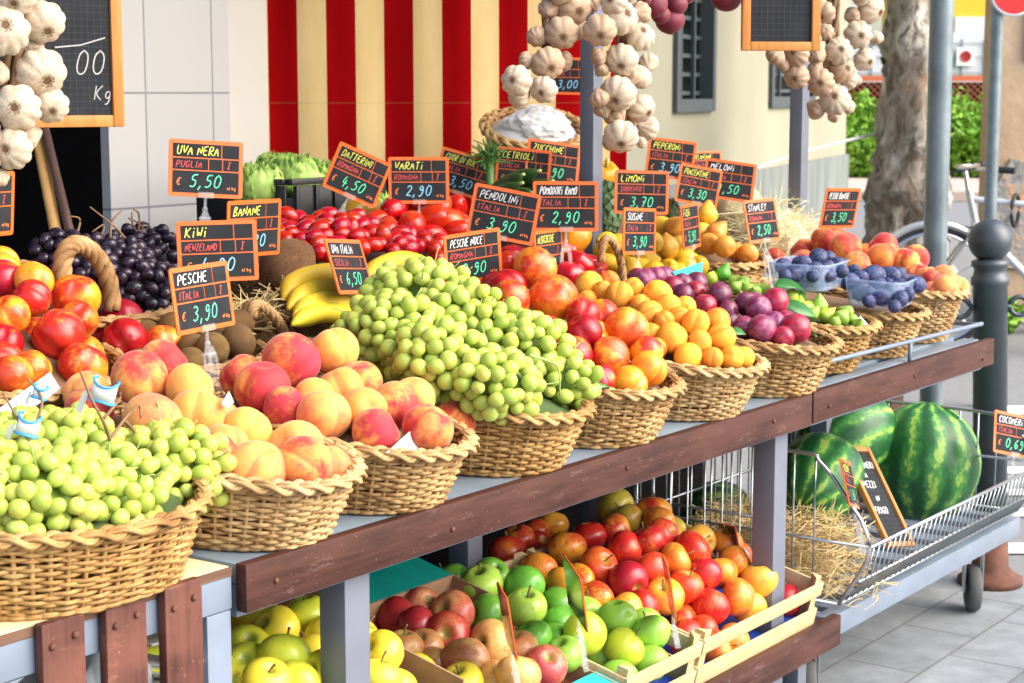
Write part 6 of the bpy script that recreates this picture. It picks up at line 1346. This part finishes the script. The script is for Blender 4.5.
punnet((2.10, .205, .950), .20, .145, .062, .15, 'rear clear plastic punnet of blue plums below the STANLEY sign', .02)
punnet((2.235, .085, .905), .20, .14, .066, .18, 'front clear plastic punnet of blue plums over the basket rim', .06)
# figs' leaves and papers
def leaf(P, L, W, rot, mat, label, cat='leaf', name='leaf'):
    m = MB(); n = 12; V = []; F = []
    for i in range(n+1):
        s = i/n; w = W*math.sin(PI*s**.8)**.9*.5+.0005
        for q in (-1, 0, 1): V.append((L*(s-.5), q*w, .12*L*math.sin(PI*s)-abs(q)*w*-.25+.02*L*math.sin(8*s+q)))
    for i in range(n):
        for q in range(2): F.append((3*i+q, 3*i+q+1, 3*i+q+4, 3*i+q+3))
    m.add(V, F); o = m.build(name, MATS[mat], loc=tuple(P), rot=rot, smooth=True); o.modifiers.new('thickness', 'SOLIDIFY').thickness = .0006; return tag(o, label, cat)
P = lambda u, v, Y: atY(u, v, Y)
leaf(P(790, 290, .17), .10, .045, (.5, .2, -.3), 'leaf_dark', 'dark green fig leaf lying at the back of the fig basket')
leaf(P(797, 312, .06), .085, .04, (.7, .3, -.8), 'leaf_dark', 'dark green leaf between the plums and the figs'); leaf(P(597, 386, .02), .075, .04, (.6, .1, .1), 'leaf_dark', 'green leaf at the front rim of the nectarine basket')
leaf(P(738, 334, .03), .05, .025, (.6, .1, -.1), 'leaf_dark', 'small green leaf at the left rim of the plum basket'); leaf(P(810, 335, .0), .05, .02, (.8, 0, .9), 'leaf_dark', 'small green leaf at the right rim of the plum basket')
def paper(pts, Y, mat, lab, name='paper_sheet', dy=0.):
    Q = [atY(u, v, Y+d) for (u, v, d) in pts]; c = sum(Q)/len(Q); m = MB(); n = len(Q)
    m.add([q-c for q in Q], [tuple(range(n))]); o = m.build(name, MATS[mat], loc=tuple(c), smooth=False); o.modifiers.new('thickness', 'SOLIDIFY').thickness = .001; return tag(o, lab, 'paper')
paper([(386, 453, 0), (410, 431, .012), (432, 450, .0)], -.02, 'tissue_paper', 'white tissue paper corner sticking up at the front peaches')
paper([(0, 408, .02), (50, 372, .08), (60, 388, .05), (45, 400, .02), (0, 425, 0.)], .24, 'tissue_paper', 'crumpled white paper under the nectarines above the green grapes'); paper([(222, 404, 0), (229, 391, .01), (234, 402, .01), (228, 408, 0)], .12, 'tissue_paper', 'tiny white paper corner between the two peach baskets')
paper([(856, 321, 0), (860, 316, .02), (869, 326, .01), (864, 329, 0)], .03, 'tissue_paper', 'white paper scrap at the right rim of the figs'); paper([(672, 272, 0), (702, 262, .04), (702, 272, .03), (680, 282, 0)], .33, 'cyan_board', 'pale turquoise paper strip between lemons and plums')
# ---------------------------------------------------------------- vegetables at the back
def lettuce(P, R, lab, seed):
    rg = np.random.default_rng(seed); t = thing('lettuce', lab, 'lettuce', tuple(P), (0, 0, 0), 'lettuces in the black crate'); m = MB()
    for q in range(22):
        a0 = q*2.4+rg.uniform(-.3, .3); lay = q/22; n = 12; V = []; F = []; w0 = .75+.25*rg.random(); top = .75+.7*(1-lay)*rg.uniform(.6, 1.2); lean = rg.uniform(-.15, .3)
        for i in range(n+1):
            s = i/n; el = -.75+(top+.75)*s
            for j in range(n+1):
                jj = (j/n-.5)*2; e = max(abs(jj), s)**5; az = a0+jj*w0*math.sin(PI*min(.86, .18+.75*s))
                r = R*(.62+.36*lay)*(1+lean*.5*s*s)+R*e*(.10*math.sin(jj*11+q*1.7)+.08*math.sin(s*23+q))*1.1+R*.02*math.sin(jj*6)*math.sin(s*5)
                V.append((r*math.cos(el)*math.cos(az), r*math.cos(el)*math.sin(az), r*math.sin(el)*.92+R*e*.05*math.sin(jj*17+q)))
        for i in range(n):
            for j in range(n): k = i*(n+1)+j; F.append((k, k+1, k+n+2, k+n+1))
        m.add(V, F)
    o = m.build('leaves', MATS['lettuce_leaf'], t, True); o.modifiers.new('thickness', 'SOLIDIFY').thickness = .0012
    m = MB(); m.lathe([(0, -.3*R), (.25*R, -.3*R), (.3*R, 0), (0, .1*R)], 12); m.build('heart', MATS['lettuce_leaf'], t, True)
for i, (u, v, Y, d, lab) in enumerate(((256, 186, 1.22, 50, 'left green lettuce between the UVA NERA sign and crate'), (296, 179, 1.27, 54, 'middle pale lettuce showing over the black crate rim'), (328, 182, 1.24, 50, 'right lettuce tucked behind the DATTERINI sign'), (376, 210, 1.12, 40, 'low lettuce glimpsed between DATTERINI and VARATI signs'), (276, 173, 1.36, 46, 'rear lettuce at the far side of the black crate'))):
    Q = atY(u, v, Y); lettuce(Q, d/2*proj(Q)[2]/FPX*1.15, lab, i)
q0 = atY(245, 182, 1.08); q1 = atY(372, 176, 1.42)
cr = thing('plastic_crate', 'black plastic crate of lettuce in front of the striped curtain', 'crate', (1.62, 1.27, 1.05))
def cbx(nm, c, d): m = MB(); m.box(c, d, bev=.002); return m.build(nm, MATS['black_plastic'], cr)
for s in (-1, 1):
    cbx('rim', (0, s*.15, .148), (.56, .02, .014)); cbx('rim', (s*.28, 0, .1478), (.02, .28, .0136)); cbx('low_rail', (0, s*.15, .02), (.56, .012, .04)); cbx('low_rail', (s*.28, 0, .02), (.012, .285, .0396))
    cbx('wall_panel', (0, s*.15, .09), (.53, .006, .098)); cbx('wall_panel', (s*.28, 0, .09), (.006, .28, .098))
    for i in range(9): cbx('rib', (-.26+.065*i, s*.157, .09), (.010, .006, .10))
cbx('bottom', (0, 0, .004), (.54, .28, .006)); cbx('crate_foot', (0, 0, -.05), (.52, .26, .088))
wbx = thing('white_tray', 'white cardboard tray with cut handle behind the datterini tomatoes', 'tray', (1.36, 1.02, 1.07))
for nm, pts, off in (('front_wall', [(-.26, 0), (.30, 0), (.30, .07), (.20, .085), (.185, .12), (.05, .125), (.035, .085), (-.04, .085), (-.055, .125), (-.17, .12), (-.19, .085), (-.26, .07)], 0.), ('rear_wall', [(-.26, 0), (.30, 0), (.30, .07), (-.26, .07)], .07)):
    m = MB(); m.prism(pts, .004); m.move((0, off, -.08)); m.build(nm, MATS['white_card'], wbx, False)
m = MB(); m.box((.02, .035, -.078), (.55, .065, .004)); m.build('bottom', MATS['white_card'], wbx, False)
lettering('red_writing', strokes('SICILIA', .20, -.02, .02, .08)+strokes('SICILIA', -.24, -.03, .02, .10), .002, 'ink_red', wbx, -.0035)
cuc = MB().sphere((0, 0, 0), (.021, .021, .085), 16, 20, lambda V: V*(1+.04*np.cos(7*np.arctan2(V[:, 1:2], V[:, :1])))).mesh('cucumber', MATS['cucumber_skin'], True)
for i, (u, v, Y, r) in enumerate(((503, 187, .86, (1.2, .2, -.5)), (513, 181, .90, (1.25, .3, -.3)), (527, 190, .88, (1.3, -.2, -.2)), (519, 197, .82, (1.4, .3, -.7)), (497, 196, .84, (1.2, .1, -.3)))):
    o = put('cucumber', cuc, None, tuple(atY(u, v, Y)), r); tag(o, f'dark green cucumber, {ORD[i]} of the pile beside the PENDOLINI sign, counting clockwise', 'cucumber', 'cucumbers beside the PENDOLINI sign')
    m = MB(); m.tube([(0, 0, .082), (.004, 0, .098)], .004, 6); m.build('stem', MATS['stem_green'], o, True)
own('veg_crate', 1.84, 2.14, .80, .99, .957, 1.085, 'dark_plank', 'dark wooden crate under the cucumbers and back price signs', 'crate')
t = thing('rosemary_tuft', 'tuft of thin green herb leaves beside the CETRIOLI sign', 'herbs', tuple(atY(490, 160, 1.0))); m = MB(); rg = np.random.default_rng(9)
for i in range(70): d = rg.normal(size=3)*np.array((.5, .5, .4))+np.array((0, 0, .7)); d /= np.linalg.norm(d); s = rg.uniform(.02, .065); m.tube([rg.normal(size=3)*.012, d*s+rg.normal(size=3)*.012], [.0022, .0012], 4)
m.build('sprigs', MATS['herb_leaf'], t, False); m = MB(); m.tube([(0, 0, -.16), (0, 0, .0)], .010, 8); m.build('bundle', MATS['herb_leaf'], t, True)
Q = atY(532, 140, 1.08); kb = basket(tuple(Q-np.array((0, 0, .075))), .125, .10, .09, .13, 'round wicker basket with crumpled white paper in front of the curtain', rot=(.25, 0, -.75), liner='tissue_paper', dome=.05, mat='wicker', nrow=10, group='wicker baskets of fruit')
def crump(V):
    r_ = np.random.default_rng(5); k = np.zeros((len(V), 1))
    for _ in range(12): d = r_.normal(size=3); d /= np.linalg.norm(d); k += np.abs(np.sin(V @ d*r_.uniform(1.5, 4)+r_.uniform(0, 6)))[:, None]*.07
    return V*(.5+k)
bmc = bmesh.new(); bmesh.ops.create_icosphere(bmc, subdivisions=4, radius=1.); bmc.verts.index_update(); Vc = crump(np.array([q.co[:] for q in bmc.verts])); rgc = np.random.default_rng(12); Vc = Vc*(1+rgc.uniform(-.05, .05, (len(Vc), 1))); m = MB(); m.add(Vc*np.array((.085, .065, .05)), [[q.index for q in f.verts] for f in bmc.faces]); bmc.free(); tag(m.build('crumpled_paper', MATS['tissue_paper'], loc=tuple(Q+np.array((-.02, -.03, .035))), rot=(.3, 0, -.75), smooth=False), 'crumpled white paper lying in the round basket by the curtain', 'paper')
own('basket_stand', Q[0]-.09, Q[0]+.09, Q[1]-.08, Q[1]+.10, .955, Q[2]-.08, 'dark_plank', 'dark wooden block carrying the round basket by the curtain', 'stand')
# yellow pepper, artichokes behind the lemons
for i, (u, v, Y, d, lab) in enumerate(((604, 203, .86, 26, 'upper green artichoke right of the tent post'), (608, 222, .80, 26, 'lower green artichoke right of the tent post'), (671, 212, .80, 16, 'small green artichoke behind the LIMONI sign corner'))):
    Q = atY(u, v, Y); r = d/2*proj(Q)[2]/FPX; t = thing('artichoke', lab, 'artichoke', tuple(Q), (.2, .2, i), 'artichokes'); m = MB(); V = []
    for k in range(5):
        for j in range(8):
            a = j*.785+k*.39; z = -.8+k*.42; rr = r*math.sqrt(max(.05, 1-z*z*.75)); b = np.array((math.cos(a), math.sin(a), 0)); tt = np.array((-math.sin(a), math.cos(a), 0)); p0 = b*rr*.92+np.array((0, 0, z*r)); w = r*.42
            m.add([p0-tt*w, p0-tt*w*.9+b*r*.12+np.array((0, 0, r*.5)), p0+np.array((0, 0, r*.95))+b*r*.02, p0+tt*w*.9+b*r*.12+np.array((0, 0, r*.5)), p0+tt*w], [(0, 1, 2, 3, 4)])
    m.build('bracts', MATS['artichoke_leaf'], t, False); m = MB(); m.sphere((0, 0, 0), (r*.9,)*3, 16, 10); m.tube([(0, 0, -r*.8), (.01, 0, -r*1.7)], r*.18, 8); m.build('heart_and_stem', MATS['artichoke_leaf'], t, True)
def pepper_f(V):
    x, y, z = V.T; ph = np.arctan2(y, x); s = np.hypot(x, y); k = (1+.10*np.cos(4*ph)*s)*(1+.12*z); return np.stack([x*k, y*k, z*1.25-.3*np.exp(-(s/.3)**2)*(z > 0)], 1)
o = put('pepper', MB().sphere((0, 0, 0), (1, 1, 1), 36, 22, pepper_f).mesh('pepper', MATS['pepper_yellow'], True), None, tuple(atY(604, 181, .90)), (.3, -.5, .2), .045); tag(o, 'orange yellow bell pepper just right of the tent post', 'pepper'); m = MB(); m.tube([(0, 0, .9), (.1, 0, 1.5)], .12, 8); m.build('stem', MATS['stem_green'], o, True)
o = put('pepper', bpy.data.meshes['pepper'], None, tuple(atY(574, 238, .60)), (.3, .5, .2), .036); tag(o, 'yellow bell pepper above the ribbed tomatoes left of the post', 'pepper'); m = MB(); m.tube([(0, 0, .9), (.1, 0, 1.5)], .12, 8); m.build('stem', MATS['stem_green'], o, True)
own('veg_box', 2.06, 2.62, .80, 1.02, .957, 1.09, 'dark_plank', 'dark box under the artichokes and back signs', 'box')
# brooms in the dark doorway, red box at the left edge
for (ua, va, ub, vb, Y, r, mt, lab) in ((30, 95, 62, 265, 1.45, .013, 'handle_wood', 'light wooden broom handle leaning in the dark doorway'), (40, 110, 78, 265, 1.42, .010, 'handle_metal', 'thin reddish metal broom handle right of the wooden one')):
    a, b = atY(ua, va, Y), atY(ub, vb, Y-.05); d = (b-a); e = b+d/np.linalg.norm(d)*1.0; k = (b[2]-.06)/(-d[2]/np.linalg.norm(d)); e = b+d/np.linalg.norm(d)*k
    t = thing('broom', lab, 'broom', tuple(e), (0, 0, 0), 'brooms in the doorway'); m = MB(); m.tube([a-e, np.zeros(3)], r, 12); m.tube([a-e-d/np.linalg.norm(d)*.02, a-e], r*.8, 12); m.build('handle', MATS[mt], t, True)
    m = MB(); m.prism([(-.02, .02), (.02, .02), (.13, -.05), (.13, -.058), (-.13, -.058), (-.13, -.05)], .05); m.build('head', MATS['black_plastic'], t, False)
Q0 = atY(-10, 275, .88); own('red_crate', -.25, .235, .90, 1.2, .957, 1.165, 'skin_red', 'red plastic crate at the left picture edge under the garlic', 'crate')
# ---------------------------------------------------------------- what the picture shows: drop fruit wholly behind other fruit, then write the labels
bpy.context.view_layer.update()
# a small depth buffer (half size): which object stands nearest along each line of sight; clear plastic is looked through
BW, BH = 512, 342
ZBUF = np.full(BW*BH, 1e9); IDB = np.full(BW*BH, -1); FAR = ('cream_house', 'plane_tree', 'lattice_fence', 'white_building', 'yellow_building', 'tan_house', 'bicycle', 'shop_front', 'striped_curtain', 'market_tent', 'climbing_ivy', 'rosemary_tuft', 'excelsior_nest', 'straw_bedding', 'coconut_fibre', 'rope')
rootof = lambda o: o if o.parent is None else rootof(o.parent)
OBS = [o for o in bpy.data.objects if o.type == 'MESH' and o.get('kind') != 'structure' and rootof(o).name.split('.')[0] not in FAR and o.name.split('.')[0] not in ('stakes', 'root_tuft', 'front_grid', 'back_grid', 'end_grid', 'side_mesh', 'lettering', 'grid_lines') and o.data.materials and o.data.materials[0].name not in ('clear_plastic', 'punnet_plastic')]
TRIS = {}
def tri_idx(me):
    if me.name not in TRIS:
        me.calc_loop_triangles(); t = np.empty(len(me.loop_triangles)*3, np.int32); me.loop_triangles.foreach_get('vertices', t); v = np.empty(len(me.vertices)*3, np.float32); me.vertices.foreach_get('co', v)
        TRIS[me.name] = (v.reshape(-1, 3), t.reshape(-1, 3))
    return TRIS[me.name]
CP, SP = math.cos(PITCH), math.sin(PITCH)
def splat(u, v, d, i):
    x = (u*.5).astype(int); y = (v*.5).astype(int); ok = (x >= 0) & (x < BW) & (y >= 0) & (y < BH) & (d > .05)
    p = y[ok]*BW+x[ok]; d = d[ok]; k = d < ZBUF[p]; p = p[k]; d = d[k]; q = np.argsort(-d); ZBUF[p[q]] = d[q]; IDB[p[q]] = i
for i, o in enumerate(OBS):
    v, t = tri_idx(o.data); M = np.array(o.matrix_world); W = v @ M[:3, :3].T+M[:3, 3]-CAM
    fx = W @ RT; fy = W @ FW; dp = fy*CP-W[:, 2]*SP; up = fy*SP+W[:, 2]*CP; dq = np.where(dp > .05, dp, np.nan)
    S = np.stack([512+FPX*fx/dq, 341.5-FPX*up/dq, dp], 1)[t]
    with np.errstate(all='ignore'):
        vis = np.isfinite(S).all((1, 2)) & (S[:, :, 0].max(1) > 0) & (S[:, :, 0].min(1) < 1024) & (S[:, :, 1].max(1) > 0) & (S[:, :, 1].min(1) < 683)
    S = S[vis]
    if not len(S): continue
    e = np.maximum(np.ptp(S[:, :, 0], axis=1), np.ptp(S[:, :, 1], axis=1)); done = np.zeros(len(S), bool)
    for k in (1, 2, 3, 4, 6, 9, 14, 22, 40, 80, 160, 400, 900):
        m_ = ~done & (e <= k*1.6); done |= m_
        if not m_.any(): continue
        if k == 1: C3 = S[m_].mean(1); splat(C3[:, 0], C3[:, 1], C3[:, 2], i); continue
        g = [(a/k, b/k) for a in range(k+1) for b in range(k+1-a)]; G = np.array([(a, b, 1-a-b) for a, b in g])
        for blk in np.array_split(S[m_], max(1, int(m_.sum()*len(G)/2e6))):
            P3 = np.einsum('gk,tkc->tgc', G, blk).reshape(-1, 3); splat(P3[:, 0], P3[:, 1], P3[:, 2], i)
hits = {}
yy, xx = np.divmod(np.arange(BW*BH), BW); cnt = np.bincount(IDB[IDB >= 0], minlength=len(OBS)); su = np.bincount(IDB[IDB >= 0], xx[IDB >= 0]*2., minlength=len(OBS)); sv = np.bincount(IDB[IDB >= 0], yy[IDB >= 0]*2., minlength=len(OBS))
for i, o in enumerate(OBS):
    if cnt[i]: hits[o.name] = [int(cnt[i]), su[i], sv[i]]
def drop(o):
    for c in list(o.children): drop(c)
    bpy.data.objects.remove(o)
groups = {}
nd = 0
for f in FRUITS:
    o = f['obj']; h = hits.get(o.name, [0, 0, 0])
    for c in o.children:
        hc = hits.get(c.name, [0, 0, 0])
        if hc[0] < 1: drop(c)
    if h[0] < 3: drop(o); nd += 1; continue
    f['n'] = h[0]; f['cu'], f['cv'] = h[1]/h[0], h[2]/h[0]; groups.setdefault(f['heap'], []).append(f)
for o, t in GR:
    if hits.get(o.name, [0])[0] < 2: drop(o)
for key, L in groups.items():
    dmed = float(np.median([2*f['r']*FPX/proj(f['P'])[2] for f in L])); L.sort(key=lambda f: -f['cv']); rows = []
    for f in L:
        if rows and rows[-1][0]['cv']-f['cv'] < dmed*.62: rows[-1].append(f)
        else: rows.append([f])
    for ri, row in enumerate(rows):
        row.sort(key=lambda f: f['cu'])
        for i, f in enumerate(row):
            o = f['obj']; lk = f['look'][f['var']]; kd = {'blue_plum': 'plum', 'cherry_tomato': 'tomato', 'plum_tomato': 'long tomato'}.get(f['kind'], f['kind'])
            rn = 'front row' if ri == 0 else f'{ORD[ri]} row'
            pos = 'alone' if len(row) == 1 else f'{ORD[i]} from left'
            o['label'] = f"{lk} {kd}, {pos} in {rn} {f['place']}"
            o['group'] = f"{f['kind'].replace('_', ' ')}s {f['place']}"
print('dropped', nd, 'left', sum(len(L) for L in groups.values()))
# ---------------------------------------------------------------- light and camera
w = bpy.data.worlds.new('World'); scene.world = w; w.use_nodes = True
nt = w.node_tree; bg = nt.nodes['Background']; sky = nt.nodes.new('ShaderNodeTexSky'); sky.sky_type = 'NISHITA'; sky.sun_disc = False
SUN_EL, SUN_AZ = 38., -72.           # degrees; azimuth measured from +x towards +y
sd = Vector((math.cos(math.radians(SUN_EL))*math.cos(math.radians(SUN_AZ)), math.cos(math.radians(SUN_EL))*math.sin(math.radians(SUN_AZ)), math.sin(math.radians(SUN_EL))))
sky.sun_elevation = math.radians(SUN_EL); sky.sun_rotation = math.atan2(sd.x, sd.y); sky.air_density = 1.; sky.dust_density = 3.; sky.ozone_density = 1.
nt.links.new(sky.outputs['Color'], bg.inputs['Color']); bg.inputs['Strength'].default_value = .15
sl = bpy.data.lights.new('sun', 'SUN'); sl.energy = 1.9; sl.angle = math.radians(75); sl.color = (1., .93, .82)
so = bpy.data.objects.new('sun', sl); COL.objects.link(so); so.rotation_euler = (-sd).to_track_quat('-Z', 'Y').to_euler(); so.location = (0, -4, 6)
cd = bpy.data.cameras.new('camera'); cd.sensor_width = 36.; cd.lens = FPX/1024*36; cd.clip_start = .05; cd.clip_end = 400.
cd.dof.use_dof = True; cd.dof.focus_distance = 2.9; cd.dof.aperture_fstop = 12.
co = bpy.data.objects.new('camera', cd); COL.objects.link(co); co.location = tuple(CAM)
fwd = Vector(ray(512, 341.5)); co.rotation_euler = fwd.to_track_quat('-Z', 'Y').to_euler(); scene.camera = co
vs = scene.view_settings; vs.view_transform = 'Standard'; vs.look = 'None'; vs.exposure = 1.4; vs.gamma = 1.; vs.use_curve_mapping = False
scene.cycles.use_denoising = True; scene.cycles.max_bounces = 6; scene.cycles.transmission_bounces = 6; scene.cycles.transparent_max_bounces = 6; scene.cycles.caustics_reflective = False; scene.cycles.caustics_refractive = False
